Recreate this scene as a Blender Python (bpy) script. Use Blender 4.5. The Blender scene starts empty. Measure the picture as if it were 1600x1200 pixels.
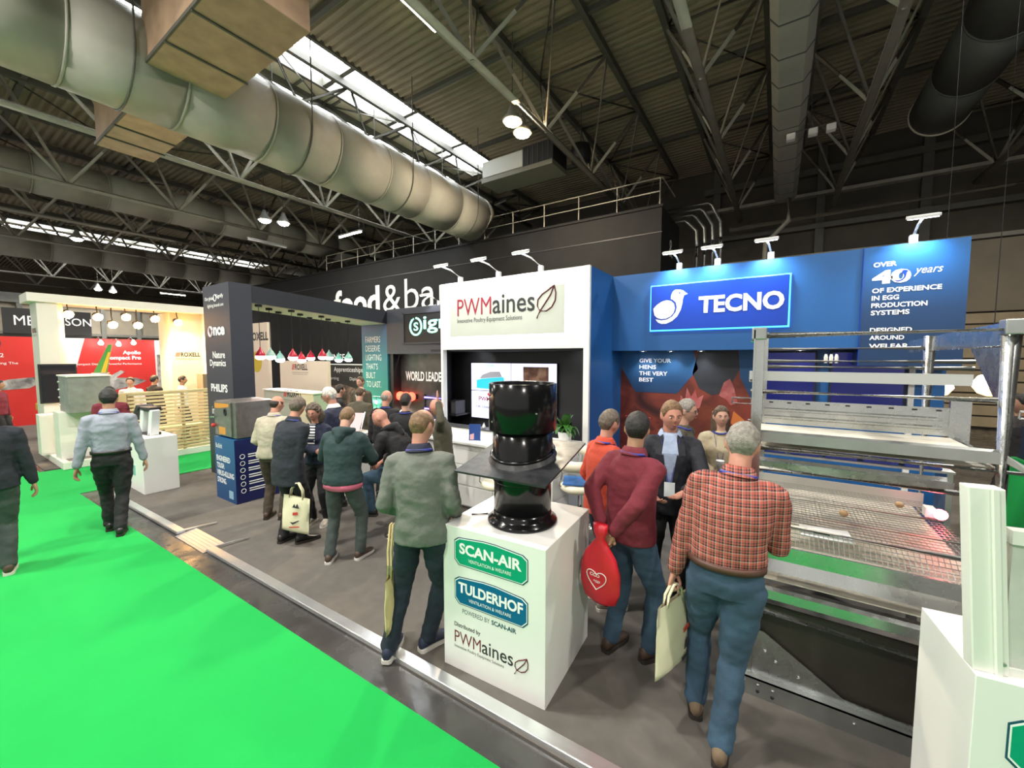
import bpy, bmesh, math, random
from mathutils import Vector, Matrix, Euler, noise
random.seed(7)
PI = math.pi
R = math.radians
scene = bpy.context.scene
COL = scene.collection

# ------------------------------------------------------------------ camera
HC = 2.2
cam_d = bpy.data.cameras.new('camera')
cam = bpy.data.objects.new('camera', cam_d)
COL.objects.link(cam)
cam_d.sensor_fit = 'HORIZONTAL'
cam_d.sensor_width = 36.0
cam_d.lens = 630.0 / 1600.0 * 36.0
cam_d.clip_start = 0.05
cam_d.clip_end = 300
cam.location = (0, 0, HC)
cam.rotation_euler = (R(90 - 3.814), 0, R(33.32))
scene.camera = cam

# ------------------------------------------------------------------ world, exposure
world = bpy.data.worlds.new('hall_ambient')
scene.world = world
world.use_nodes = True
wb = world.node_tree.nodes['Background']
wb.inputs[0].default_value = (1.0, 0.965, 0.90, 1)
wb.inputs[1].default_value = 0.46
scene.view_settings.view_transform = 'Standard'
scene.view_settings.look = 'None'
scene.view_settings.gamma = 1.0
scene.view_settings.use_curve_mapping = False
scene.view_settings.exposure = 0.8
SKY_PANE = 12.0          # daylight in the roof glazing
HIGH_BAY = 250.0         # watts of one hall lamp

# ------------------------------------------------------------------ materials
MATS = {}
def mat(name, col=(0.5, 0.5, 0.5), rough=0.6, metal=0.0, emit=None, estr=1.0, noise_amt=0.0, noise_scale=8.0,
        bump=0.0, bump_scale=60.0, alpha=None, spec=None, sheen=0.0, coat=0.0, trans=0.0, wear=0.0):
    if name in MATS:
        return MATS[name]
    m = bpy.data.materials.new(name)
    m.use_nodes = True
    nt = m.node_tree
    b = nt.nodes['Principled BSDF']
    b.inputs['Base Color'].default_value = (*col, 1)
    b.inputs['Roughness'].default_value = rough
    b.inputs['Metallic'].default_value = metal
    if spec is not None: b.inputs['Specular IOR Level'].default_value = spec
    if sheen: b.inputs['Sheen Weight'].default_value = sheen
    if coat:
        b.inputs['Coat Weight'].default_value = coat
        b.inputs['Coat Roughness'].default_value = 0.05
    if trans: b.inputs['Transmission Weight'].default_value = trans
    if emit is not None:
        b.inputs['Emission Color'].default_value = (*emit, 1)
        b.inputs['Emission Strength'].default_value = estr
    if alpha is not None:
        b.inputs['Alpha'].default_value = alpha
    tc = None
    if noise_amt or bump or wear:
        tc = nt.nodes.new('ShaderNodeTexCoord')
    if noise_amt:
        n = nt.nodes.new('ShaderNodeTexNoise')
        n.inputs['Scale'].default_value = noise_scale
        n.inputs['Detail'].default_value = 5
        nt.links.new(tc.outputs['Object'], n.inputs['Vector'])
        mx = nt.nodes.new('ShaderNodeMix'); mx.data_type = 'RGBA'; mx.blend_type = 'MULTIPLY'
        rp = nt.nodes.new('ShaderNodeMapRange')
        rp.inputs[1].default_value = 0.3; rp.inputs[2].default_value = 0.7
        rp.inputs[3].default_value = 1 - noise_amt; rp.inputs[4].default_value = 1 + noise_amt * 0.6
        nt.links.new(n.outputs['Fac'], rp.inputs[0])
        mx.inputs[0].default_value = 1.0
        mx.inputs[6].default_value = (*col, 1)
        nt.links.new(rp.outputs[0], mx.inputs[7])
        nt.links.new(mx.outputs[2], b.inputs['Base Color'])
    if wear:
        n3 = nt.nodes.new('ShaderNodeTexNoise'); n3.inputs['Scale'].default_value = noise_scale * 2.7; n3.inputs['Detail'].default_value = 6
        nt.links.new(tc.outputs['Object'], n3.inputs['Vector'])
        r3 = nt.nodes.new('ShaderNodeMapRange')
        r3.inputs[1].default_value = 0.35; r3.inputs[2].default_value = 0.65
        r3.inputs[3].default_value = max(0.02, rough - wear); r3.inputs[4].default_value = min(1, rough + wear)
        nt.links.new(n3.outputs['Fac'], r3.inputs[0]); nt.links.new(r3.outputs[0], b.inputs['Roughness'])
    if bump:
        n2 = nt.nodes.new('ShaderNodeTexNoise')
        n2.inputs['Scale'].default_value = bump_scale
        n2.inputs['Detail'].default_value = 4
        nt.links.new(tc.outputs['Object'], n2.inputs['Vector'])
        bp = nt.nodes.new('ShaderNodeBump')
        bp.inputs['Strength'].default_value = bump
        bp.inputs['Distance'].default_value = 0.01
        nt.links.new(n2.outputs['Fac'], bp.inputs['Height'])
        nt.links.new(bp.outputs[0], b.inputs['Normal'])
    MATS[name] = m
    return m

def stripes_mat(name, stops, axis='Z', freq=1.0, rough=0.7, cross=None):
    """woven bands along object axes: stops = colours laid along the axis; cross = colours of the crossing bands (plaid)."""
    if name in MATS: return MATS[name]
    m = bpy.data.materials.new(name); m.use_nodes = True
    nt = m.node_tree; b = nt.nodes['Principled BSDF']; b.inputs['Roughness'].default_value = rough
    tc = nt.nodes.new('ShaderNodeTexCoord'); sp = nt.nodes.new('ShaderNodeSeparateXYZ')
    nt.links.new(tc.outputs['Object'], sp.inputs[0])
    def band(ax, cols):
        mu = nt.nodes.new('ShaderNodeMath'); mu.operation = 'MULTIPLY'; mu.inputs[1].default_value = freq
        nt.links.new(sp.outputs[ax], mu.inputs[0])
        fr = nt.nodes.new('ShaderNodeMath'); fr.operation = 'FRACT'; nt.links.new(mu.outputs[0], fr.inputs[0])
        cr = nt.nodes.new('ShaderNodeValToRGB'); cr.color_ramp.interpolation = 'CONSTANT'
        el = cr.color_ramp.elements
        while len(el) < len(cols): el.new(0.5)
        for i, (p, c) in enumerate(cols):
            el[i].position = p; el[i].color = (*c, 1)
        nt.links.new(fr.outputs[0], cr.inputs[0])
        return cr.outputs[0]
    a = band(axis, stops)
    if cross:
        c = band('X', cross)
        mx = nt.nodes.new('ShaderNodeMix'); mx.data_type = 'RGBA'; mx.inputs[0].default_value = 0.5
        nt.links.new(a, mx.inputs[6]); nt.links.new(c, mx.inputs[7]); a = mx.outputs[2]
    nt.links.new(a, b.inputs['Base Color'])
    MATS[name] = m
    return m

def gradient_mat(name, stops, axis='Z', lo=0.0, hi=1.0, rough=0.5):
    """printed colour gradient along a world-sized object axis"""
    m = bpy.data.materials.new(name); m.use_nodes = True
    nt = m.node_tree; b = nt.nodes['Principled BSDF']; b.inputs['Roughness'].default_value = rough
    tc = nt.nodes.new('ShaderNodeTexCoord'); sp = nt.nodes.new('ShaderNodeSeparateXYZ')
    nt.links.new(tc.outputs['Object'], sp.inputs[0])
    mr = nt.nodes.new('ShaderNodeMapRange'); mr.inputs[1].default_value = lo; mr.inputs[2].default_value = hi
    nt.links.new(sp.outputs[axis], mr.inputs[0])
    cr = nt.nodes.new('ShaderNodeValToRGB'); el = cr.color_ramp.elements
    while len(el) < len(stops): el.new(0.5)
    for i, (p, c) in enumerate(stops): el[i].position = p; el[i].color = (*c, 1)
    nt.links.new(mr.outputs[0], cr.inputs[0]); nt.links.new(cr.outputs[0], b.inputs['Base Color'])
    MATS[name] = m
    return m

def photo_mat(name, cols, scale=3.0, rough=0.45, stretch=(1, 1, 1), seed=0.0):
    """printed picture: soft patches of the given colours"""
    m = bpy.data.materials.new(name); m.use_nodes = True
    nt = m.node_tree; b = nt.nodes['Principled BSDF']; b.inputs['Roughness'].default_value = rough
    tc = nt.nodes.new('ShaderNodeTexCoord'); mp = nt.nodes.new('ShaderNodeMapping')
    mp.inputs['Scale'].default_value = stretch; mp.inputs['Location'].default_value = (seed, seed * 1.7, seed * 0.6)
    nt.links.new(tc.outputs['Object'], mp.inputs[0])
    n = nt.nodes.new('ShaderNodeTexNoise'); n.inputs['Scale'].default_value = scale; n.inputs['Detail'].default_value = 3.5
    n.inputs['Distortion'].default_value = 0.7
    nt.links.new(mp.outputs[0], n.inputs['Vector'])
    cr = nt.nodes.new('ShaderNodeValToRGB'); el = cr.color_ramp.elements
    while len(el) < len(cols): el.new(0.5)
    k = len(cols) - 1
    for i, c in enumerate(cols): el[i].position = 0.3 + 0.4 * i / k; el[i].color = (*c, 1)
    nt.links.new(n.outputs['Fac'], cr.inputs[0]); nt.links.new(cr.outputs[0], b.inputs['Base Color'])
    MATS[name] = m
    return m

M_white = mat('white_laminate', (0.80, 0.80, 0.77), 0.38, noise_amt=0.02, noise_scale=3)
M_whitepaint = mat('white_painted_panel', (0.78, 0.78, 0.75), 0.5)
M_black = mat('black_panel', (0.012, 0.012, 0.014), 0.5)
M_navy = mat('navy_black_panel', (0.018, 0.022, 0.034), 0.42)
M_blue = mat('royal_blue_panel', (0.012, 0.10, 0.30), 0.42)
M_sign_blue = mat('deep_blue_sign', (0.004, 0.045, 0.36), 0.3)
M_galv = mat('galvanised_steel', (0.55, 0.57, 0.56), 0.27, 0.95, noise_amt=0.07, noise_scale=5, wear=0.04)
M_galv_d = mat('dull_galvanised_steel', (0.42, 0.44, 0.43), 0.4, 0.9, noise_amt=0.08, noise_scale=6, wear=0.05)
M_chrome = mat('chrome', (0.8, 0.8, 0.8), 0.08, 1.0)
M_alu = mat('aluminium_strip', (0.78, 0.79, 0.80), 0.3, 0.9, noise_amt=0.04, noise_scale=5, wear=0.02)
M_steelpaint = mat('grey_painted_truss', (0.44, 0.42, 0.35), 0.55, noise_amt=0.15, noise_scale=3)
M_truss_d = mat('dark_painted_beam', (0.10, 0.097, 0.08), 0.6, noise_amt=0.15, noise_scale=3)
M_deck = mat('olive_roof_deck', (0.30, 0.255, 0.175), 0.6, noise_amt=0.2, noise_scale=0.7)
M_duct = mat('painted_duct', (0.36, 0.35, 0.30), 0.6, 0.0, noise_amt=0.12, noise_scale=1.6, wear=0.1)
M_duct_d = mat('dark_duct', (0.10, 0.105, 0.10), 0.5, 0.2, noise_amt=0.15, noise_scale=2)
M_timber = mat('plywood_plenum', (0.48, 0.32, 0.21), 0.6, noise_amt=0.2, noise_scale=3)
M_text_w = mat('white_lettering', (0.88, 0.88, 0.87), 0.5)
M_text_k = mat('black_lettering', (0.02, 0.02, 0.022), 0.5)
M_maroon_txt = mat('maroon_lettering', (0.28, 0.012, 0.035), 0.5)
M_red_txt = mat('red_lettering', (0.55, 0.03, 0.02), 0.5)
M_cream_leather = mat('cream_leatherette', (0.74, 0.69, 0.54), 0.42, bump=0.1, bump_scale=120)
M_canvas = mat('cotton_canvas', (0.76, 0.70, 0.50), 0.85, bump=0.35, bump_scale=260, noise_amt=0.08, noise_scale=6)
M_canvas_y = mat('yellowed_cotton_canvas', (0.66, 0.54, 0.27), 0.85, bump=0.35, bump_scale=260, noise_amt=0.1, noise_scale=6)
M_gloss_black = mat('gloss_black_plastic', (0.006, 0.006, 0.007), 0.16, spec=0.35)

# ------------------------------------------------------------------ mesh helpers
WORK = bpy.data.scenes.new('workbench')          # empty scratch scene so that modifiers and text evaluate quickly; removed at the end
def evaluated_mesh(o):
    WORK.collection.objects.link(o)
    vl = WORK.view_layers[0]; vl.update(); dg = vl.depsgraph; dg.update()
    me = bpy.data.meshes.new_from_object(o.evaluated_get(dg))
    WORK.collection.objects.unlink(o)
    return me

def frame(d):
    d = d.normalized()
    a = Vector((0, 0, 1)) if abs(d.z) < 0.95 else Vector((1, 0, 0))
    u = d.cross(a).normalized(); v = u.cross(d).normalized()
    return u, v

class MB:
    def __init__(s): s.v = []; s.f = []
    def add(s, vs, fs):
        o = len(s.v); s.v += [tuple(p) for p in vs]; s.f += [tuple(i + o for i in f) for f in fs]; return s
    def box(s, x0, x1, y0, y1, z0, z1):
        return s.add([(x0,y0,z0),(x1,y0,z0),(x1,y1,z0),(x0,y1,z0),(x0,y0,z1),(x1,y0,z1),(x1,y1,z1),(x0,y1,z1)],
              [(0,3,2,1),(4,5,6,7),(0,1,5,4),(1,2,6,5),(2,3,7,6),(3,0,4,7)])
    def bar(s, a, b, w, h=None):
        """square bar from a to b"""
        h = h or w; a = Vector(a); b = Vector(b); u, v = frame(b - a)
        vs = []
        for p in (a, b):
            for i, j in ((-1,-1),(1,-1),(1,1),(-1,1)): vs.append(p + u * (i * w / 2) + v * (j * h / 2))
        return s.add(vs, [(3,2,1,0),(4,5,6,7),(0,1,5,4),(1,2,6,5),(2,3,7,6),(3,0,4,7)])
    def tube(s, pts, r, n=10, cap=True):
        pts = [Vector(p) for p in pts]
        rr = r if isinstance(r, (list, tuple)) else [r] * len(pts)
        vs = []; fs = []
        pu = None
        for i, p in enumerate(pts):
            d = (pts[min(i+1, len(pts)-1)] - pts[max(i-1, 0)])
            if d.length < 1e-9: d = Vector((0, 0, 1))
            d.normalize()
            if pu is None: u, v = frame(d)
            else:
                u = (pu - d * pu.dot(d))
                u = u.normalized() if u.length > 1e-6 else frame(d)[0]
                v = d.cross(u).normalized()
            pu = u
            for k in range(n):
                t = 2 * PI * k / n
                vs.append(p + (u * math.cos(t) + v * math.sin(t)) * rr[i])
        for i in range(len(pts) - 1):
            for k in range(n):
                fs.append((i*n+k, i*n+(k+1) % n, (i+1)*n+(k+1) % n, (i+1)*n+k))
        if cap:
            fs.append(tuple(reversed(range(n)))); fs.append(tuple((len(pts)-1)*n + k for k in range(n)))
        return s.add(vs, fs)
    def cyl(s, a, b, r, n=16): return s.tube([a, b], r, n)
    def lathe(s, prof, n=32, c=(0, 0, 0)):
        """profile of (radius, z) turned about the z axis through c"""
        vs = []; fs = []
        for (r, z) in prof:
            for k in range(n):
                t = 2 * PI * k / n; vs.append((c[0] + r * math.cos(t), c[1] + r * math.sin(t), c[2] + z))
        m = len(prof)
        for i in range(m - 1):
            for k in range(n): fs.append((i*n+k, i*n+(k+1) % n, (i+1)*n+(k+1) % n, (i+1)*n+k))
        fs.append(tuple(reversed(range(n)))); fs.append(tuple((m-1)*n + k for k in range(n)))
        return s.add(vs, fs)
    def prism(s, poly, n):
        """polygon (list of 3D points) pushed along vector n"""
        p = [Vector(q) for q in poly]; n = Vector(n); k = len(p)
        return s.add(p + [q + n for q in p], [tuple(range(k)), tuple(reversed(range(k, 2*k)))] +
                     [((i+1) % k, i, i + k, (i+1) % k + k) for i in range(k)])
    def rings(s, rs, cap=True):
        n = len(rs[0]); vs = [p for r in rs for p in r]; fs = []
        for i in range(len(rs) - 1):
            for k in range(n): fs.append((i*n+k, i*n+(k+1) % n, (i+1)*n+(k+1) % n, (i+1)*n+k))
        if cap:
            fs.append(tuple(reversed(range(n)))); fs.append(tuple((len(rs)-1)*n + k for k in range(n)))
        return s.add(vs, fs)
    def mesh(s, name, smooth=False, fix=True):
        me = bpy.data.meshes.new(name)
        me.from_pydata(s.v, [], s.f)
        if fix:
            bm = bmesh.new(); bm.from_mesh(me); bmesh.ops.recalc_face_normals(bm, faces=bm.faces); bm.to_mesh(me); bm.free()
        if smooth: me.polygons.foreach_set('use_smooth', [True] * len(me.polygons))
        me.update()
        return me
    def build(s, name, m, parent=None, smooth=False, bevel=0.0, fix=True):
        o = bpy.data.objects.new(name, s.mesh(name, smooth, fix))
        COL.objects.link(o)
        o.data.materials.append(m)
        if parent: o.parent = parent
        if bevel:
            b = o.modifiers.new('bevel', 'BEVEL'); b.width = bevel; b.segments = 2; b.limit_method = 'ANGLE'
        return o

def tag(o, label=None, cat=None, group=None, kind=None):
    if label: o['label'] = label
    if cat: o['category'] = cat
    if group: o['group'] = group
    if kind: o['kind'] = kind
    return o
def thing(name, label, cat, loc=(0, 0, 0), rz=0.0, group=None):
    o = bpy.data.objects.new(name, None); COL.objects.link(o)
    o.location = loc; o.rotation_euler = (0, 0, rz); o.empty_display_size = 0.1
    return tag(o, label, cat, group)
def struct(o): o['kind'] = 'structure'; return o
def copy_tree(o, parent=None):
    c = o.copy(); COL.objects.link(c); c.parent = parent
    for ch in list(o.children):
        copy_tree(ch, c)
    return c
def inst(me, name, mtx, parent=None):
    o = bpy.data.objects.new(name, me); COL.objects.link(o)
    if parent: o.parent = parent
    o.matrix_local = mtx
    return o
def box(name, m, x0, x1, y0, y1, z0, z1, parent=None, bevel=0.0):
    return MB().box(x0, x1, y0, y1, z0, z1).build(name, m, parent, bevel=bevel)

def text(s, w, m, parent, org, u=(1, 0, 0), v=(0, 0, 1), h=None, bold=0.0, name='lettering', depth=0.004, shear=0.0, align='l', spacing=1.0):
    """lettering of total width w whose lower left corner is org, running along u with up v"""
    cu = bpy.data.curves.new(name, 'FONT')
    cu.body = s; cu.size = 1.0; cu.offset = bold; cu.shear = shear; cu.resolution_u = 3; cu.space_character = spacing
    cu.fill_mode = 'BOTH'; cu.extrude = 0.0
    t = bpy.data.objects.new(name, cu)
    me = evaluated_mesh(t)
    bpy.data.objects.remove(t); bpy.data.curves.remove(cu)
    xs = [q.co.x for q in me.vertices]; ys = [q.co.y for q in me.vertices]
    x0, x1, y0, y1 = min(xs), max(xs), min(ys), max(ys)
    sx = w / (x1 - x0); sy = (h / (y1 - y0)) if h else sx
    u = Vector(u).normalized(); v = Vector(v).normalized(); n = u.cross(v).normalized()
    off = -w / 2 if align == 'c' else (-w if align == 'r' else 0)
    org = Vector(org)
    for q in me.vertices:
        q.co = org + u * ((q.co.x - x0) * sx + off) + v * ((q.co.y - y0) * sy) + n * depth
    me.name = name
    o = bpy.data.objects.new(name, me); COL.objects.link(o); o.data.materials.append(m)
    if parent:
        o.parent = parent
        if parent.type == 'EMPTY' or True:
            o.matrix_parent_inverse = PM(parent).inverted()
    return o
def PM(o):
    """world matrix of a parent chain from its stored location/rotation (no depsgraph needed)"""
    m = Matrix.LocRotScale(o.location, o.rotation_euler, o.scale)
    return (PM(o.parent) @ m) if o.parent else m
def poly_face(name, pts2, m, parent, org, u=(1, 0, 0), v=(0, 0, 1), depth=0.003, thick=0.003):
    """flat cut-out: 2D outline placed on a surface with origin org"""
    u = Vector(u).normalized(); v = Vector(v).normalized(); n = u.cross(v).normalized(); org = Vector(org)
    b = MB(); b.prism([org + u * a + v * c + n * depth for a, c in pts2], n * -thick)
    o = b.build(name, m, parent)
    if parent: o.matrix_parent_inverse = PM(parent).inverted()
    return o
def world_child(o, parent):
    o.parent = parent; o.matrix_parent_inverse = PM(parent).inverted(); return o
def arc2(cx, cy, rx, ry, a0, a1, n=16):
    return [(cx + rx * math.cos(R(a0 + (a1 - a0) * i / n)), cy + ry * math.sin(R(a0 + (a1 - a0) * i / n))) for i in range(n + 1)]
def spot(name, loc, target, watts, angle, col=(1, 1, 1), blend=0.6, radius=0.03, parent=None):
    l = bpy.data.lights.new(name, 'SPOT'); l.energy = watts; l.spot_size = R(angle); l.spot_blend = blend
    l.color = col; l.shadow_soft_size = radius
    o = bpy.data.objects.new(name, l); COL.objects.link(o); o.location = loc
    d = Vector(target) - Vector(loc); o.rotation_euler = d.to_track_quat('-Z', 'Y').to_euler()
    if parent: world_child(o, parent)
    return o
def point(name, loc, watts, col=(1, 1, 1), radius=0.05, parent=None):
    l = bpy.data.lights.new(name, 'POINT'); l.energy = watts; l.color = col; l.shadow_soft_size = radius
    o = bpy.data.objects.new(name, l); COL.objects.link(o); o.location = loc
    if parent: world_child(o, parent)
    return o
# ================================================================== FLOOR AND CARPETS
M_floor = mat('polished_dark_floor', (0.055, 0.053, 0.05), 0.22, noise_amt=0.45, noise_scale=1.8, wear=0.14, bump=0.02, bump_scale=30)
M_green = mat('bright_green_carpet', (0.0, 0.35, 0.055), 0.95, bump=0.3, bump_scale=400, noise_amt=0.04, noise_scale=2)
M_grey_carpet = mat('grey_brown_carpet', (0.115, 0.105, 0.092), 0.95, bump=0.4, bump_scale=350, noise_amt=0.12, noise_scale=9)
M_dark_carpet = mat('dark_brown_carpet', (0.10, 0.085, 0.072), 0.95, bump=0.4, bump_scale=350, noise_amt=0.2, noise_scale=4)
struct(box('floor', M_floor, -60, 14, -10, 21, -0.2, -0.012))
def slab(name, pts, z0, z1, m, label, cat='carpet'):
    b = MB(); b.prism([(x, y, z0) for x, y in pts], (0, 0, z1 - z0))
    o = b.build(name, m); return struct(tag(o, label, cat))
slab('green_aisle_carpet', [(-19, 1.25), (-11.75, 1.38), (-11.62, 9), (-9.42, 9), (-9.38, 1.50), (3.5, 1.75), (3.5, -1.5), (-19, -1.5)], -0.012, -0.004, M_green,
     'bright green carpet covering the aisle in the foreground')
slab('grey_stand_carpet', [(-9.25, 1.78), (4.5, 1.94), (4.5, 9.5), (-9.25, 9.5)], -0.012, 0.0, M_grey_carpet,
     'worn grey brown carpet under the poultry equipment stands')
slab('grey_aisle_side_carpet', [(-19, -9), (3.5, -9), (3.5, -1.5), (-19, -1.5)], -0.012, 0.0, M_grey_carpet, 'grey carpet of the stands across the aisle')
slab('dark_stand_carpet', [(-60, 1.45), (-11.85, 1.45), (-11.85, 12), (-60, 12)], -0.012, 0.0, M_dark_carpet,
     'dark carpet under the stand with the warm spotlights')

# aluminium edge strip along the stand, with a ramp plate between its two runs
def strip(name, a, b, label):
    t = thing(name, label, 'floor strip')
    a = Vector((*a, 0)); b = Vector((*b, 0)); d = (b - a).normalized(); n = Vector((-d.y, d.x, 0))
    mb = MB(); mb.prism([a - n * 0.0, a + n * 0.085, a + n * 0.085 + Vector((0, 0, 0.036)), a + Vector((0, 0, 0.030))], b - a)
    world_child(mb.build('profile', M_alu), t)
    m2 = MB(); m2.prism([a + n * 0.006 + Vector((0, 0, 0.031)), a + n * 0.03 + Vector((0, 0, 0.032)), a + n * 0.03 + Vector((0, 0, 0.037)), a + n * 0.006 + Vector((0, 0, 0.036))], b - a)
    world_child(m2.build('lip', M_alu), t)
    # end return laid back over the carpet
    return t, a, b, d, n
t, a, b, d, n = strip('edge_strip', (-5.33, 1.80), (0.4, 1.915), 'long bright aluminium floor strip in front of the white plinth')
mb = MB(); mb.bar(a + Vector((0.012, 0.08, 0.034)), a + Vector((0.05, 0.42, 0.02)), 0.022, 0.012); world_child(mb.build('return_lip', M_alu), t)
t, a, b, d, n = strip('edge_strip', (-9.2, 1.715), (-6.15, 1.785), 'shorter aluminium floor strip beside the walking man in a pale shirt')
mb = MB(); mb.bar(b + Vector((-0.012, 0.08, 0.034)), b + Vector((0.03, 0.42, 0.02)), 0.022, 0.012); world_child(mb.build('return_lip', M_alu), t)
t = thing('ramp_plate', 'flat ribbed aluminium ramp plate between the two floor strips', 'ramp')
mb = MB(); mb.prism([(-6.13, 1.76, -0.01), (-6.13, 1.98, -0.01), (-6.13, 1.98, 0.02), (-6.13, 1.76, -0.004)], (0.79, 0.012, 0)); world_child(mb.build('plate', M_alu), t)
for k in range(5):
    y = 1.79 + 0.038 * k
    mb = MB(); mb.bar((-6.12, y, 0.0015 + 0.0042 * k * 0.9), (-5.35, y + 0.012, 0.0015 + 0.0042 * k * 0.9), 0.012, 0.006); world_child(mb.build('rib', M_alu), t)

# ================================================================== ROOF
DECK = 10.5
def deck_strip(name, x0, x1, y0, y1, parent=None):
    b = MB(); pitch = 0.23; n = int((y1 - y0) / pitch); prof = []
    for i in range(n):
        y = y0 + i * pitch
        prof += [(y, DECK), (y + 0.075, DECK), (y + 0.105, DECK + 0.075), (y + 0.20, DECK + 0.075)]
    prof.append((y0 + n * pitch, DECK))
    vs = [(x, y, z) for (y, z) in prof for x in (x0, x1)]
    fs = [(2*i, 2*i+1, 2*i+3, 2*i+2) for i in range(len(prof) - 1)]
    b.add(vs, fs)
    return b.build(name, M_deck, parent, fix=False)
ceiling = struct(tag(deck_strip('ceiling', -10.45, 14, -8, 21), 'corrugated olive roof deck over the hall', 'ceiling'))
deck_strip('deck_panel', -38, -13.95, -8, 21, ceiling)
deck_strip('deck_panel', -60, -42, -8, 21, ceiling)
for (y0, y1) in ((-8, 2.8), (15.0, 21)):
    deck_strip('deck_panel', -13.95, -10.45, y0, y1, ceiling)
deck_strip('deck_panel', -42, -38, -8, 1, ceiling); deck_strip('deck_panel', -42, -38, 19, 21, ceiling)

# roof glazing: two rows of panes with a cream upstand between them
M_sky = mat('daylight_glazing', (0.9, 0.95, 1.0), 0.3, emit=(0.93, 0.97, 1.0), estr=SKY_PANE)
M_cream = mat('cream_upstand', (0.55, 0.50, 0.38), 0.6)
def skylight(n, rows, y0, y1, bays, zz=DECK + 0.25):
    xs = [r[0] for r in rows] + [r[1] for r in rows]
    fr = MB()
    for (xa, xb) in rows:
        for x in (xa, xb): fr.box(x - 0.05, x + 0.05, y0, y1, DECK - 0.05, zz + 0.05)
    L = (y1 - y0) / bays
    for i in range(bays + 1):
        fr.box(min(xs), max(xs), y0 + i * L - 0.07, y0 + i * L + 0.07, DECK - 0.02, zz + 0.05)
    o = struct(fr.build('window_%d' % n, M_truss_d))
    tag(o, 'long roof light with bright white panes' if n == 1 else 'distant roof light at the far left', 'skylight')
    for (xa, xb) in rows:
        for i in range(bays):
            p = MB(); p.box(xa + 0.05, xb - 0.05, y0 + i * L + 0.07, y0 + (i + 1) * L - 0.07, zz, zz + 0.02)
            p.build('pane', M_sky, o)
    if len(rows) == 2:
        c = MB(); c.box(rows[0][1] + 0.05, rows[1][0] - 0.05, y0, y1, DECK - 0.04, DECK + 0.02); c.build('upstand', M_cream, o)
        for i in range(bays * 2):
            c = MB(); yy = y0 + (i + 0.5) * L / 2; c.box(rows[0][1] + 0.05, rows[1][0] - 0.05, yy - 0.03, yy + 0.03, DECK - 0.10, DECK - 0.04); c.build('batten', M_truss_d, o)
    return o
skylight(1, [(-13.95, -12.65), (-12.0, -10.45)], 2.8, 15.0, 5)
skylight(2, [(-42.0, -40.3), (-39.7, -38.0)], 1.0, 19.0, 6)

# triangular tube trusses; every diagonal is a piece of its own
def truss(x, z_low, y0, y1, half, panel, m_low, r_low, parent, first=[None]):
    top = DECK - 0.12
    b = MB(); b.tube([(0, y0, z_low), (0, y1, z_low)], r_low, 12)
    o = b.build('roof_truss', m_low, parent, smooth=True); o.location = (x, 0, 0)
    for s in (-1, 1):
        c = MB(); c.box(s * half - 0.07, s * half + 0.07, y0, y1, top - 0.09, top + 0.10); c.build('top_chord', M_truss_d if half > 0.8 else m_low, o)
    h = top - z_low
    key = (half, panel, z_low)
    if key not in TRUSS_ME:
        dg = MB(); L = math.sqrt(half**2 + (panel / 2)**2 + h**2); dg.tube([(0, 0, 0), (0, 0, L)], 0.055 if half > 1.2 else 0.045, 8)
        cr = MB(); cr.tube([(-half, 0, 0), (half, 0, 0)], 0.035, 6)
        pl = MB(); Lp = math.sqrt((2*half)**2 + panel**2); pl.tube([(0, 0, 0), (0, 0, Lp)], 0.03, 6)
        TRUSS_ME[key] = (dg.mesh('diagonal', True), cr.mesh('cross_strut', True), pl.mesh('plan_brace', True))
        TRUSS_ME[key][0].materials.append(m_low); TRUSS_ME[key][1].materials.append(M_truss_d); TRUSS_ME[key][2].materials.append(M_truss_d)
    dg, cr, pl = TRUSS_ME[key]
    n = int((y1 - y0) / panel)
    for i in range(n):
        yb = y0 + (i + 0.5) * panel
        for s in (-1, 1):
            for e in (-1, 1):
                a = Vector((0, yb, z_low)); q = Vector((s * half, yb + e * panel / 2, top))
                inst(dg, 'diagonal', Matrix.Translation(a) @ (q - a).to_track_quat('Z', 'Y').to_matrix().to_4x4(), o)
        inst(cr, 'cross_strut', Matrix.Translation((0, yb + panel / 2, top)), o)
        a = Vector((-half if i % 2 else half, yb - panel / 2, top)); q = Vector((half if i % 2 else -half, yb + panel / 2, top))
        inst(pl, 'plan_brace', Matrix.Translation(a) @ (q - a).to_track_quat('Z', 'Y').to_matrix().to_4x4(), o)
    return o
TRUSS_ME = {}
for x in (8.8, 5.3, 1.55, -1.55, -5.2):
    truss(x, 8.0, -4.0, 20.0, 1.05, 3.0, M_steelpaint, 0.095, ceiling)
for x in (-15.0, -20.2, -25.5, -31.0, -36.5, -44.0, -50.0):
    truss(x, 8.0, -4.0, 20.0, 1.3, 3.0, M_steelpaint, 0.13, ceiling)
truss(-11.9, 9.55, -4.0, 20.0, 0.75, 2.4, M_truss_d, 0.10, ceiling)
# purlins running across the trusses
for y in (-1.0, 2.5, 6.0, 9.5, 13.0, 16.5):
    b = MB(); b.box(-10.4, 13.5, y - 0.06, y + 0.06, DECK - 0.14, DECK - 0.02); b.build('purlin', M_truss_d, ceiling)
    b = MB(); b.box(-37.9, -14.0, y - 0.06, y + 0.06, DECK - 0.14, DECK - 0.02); b.build('purlin', M_truss_d, ceiling)

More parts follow.
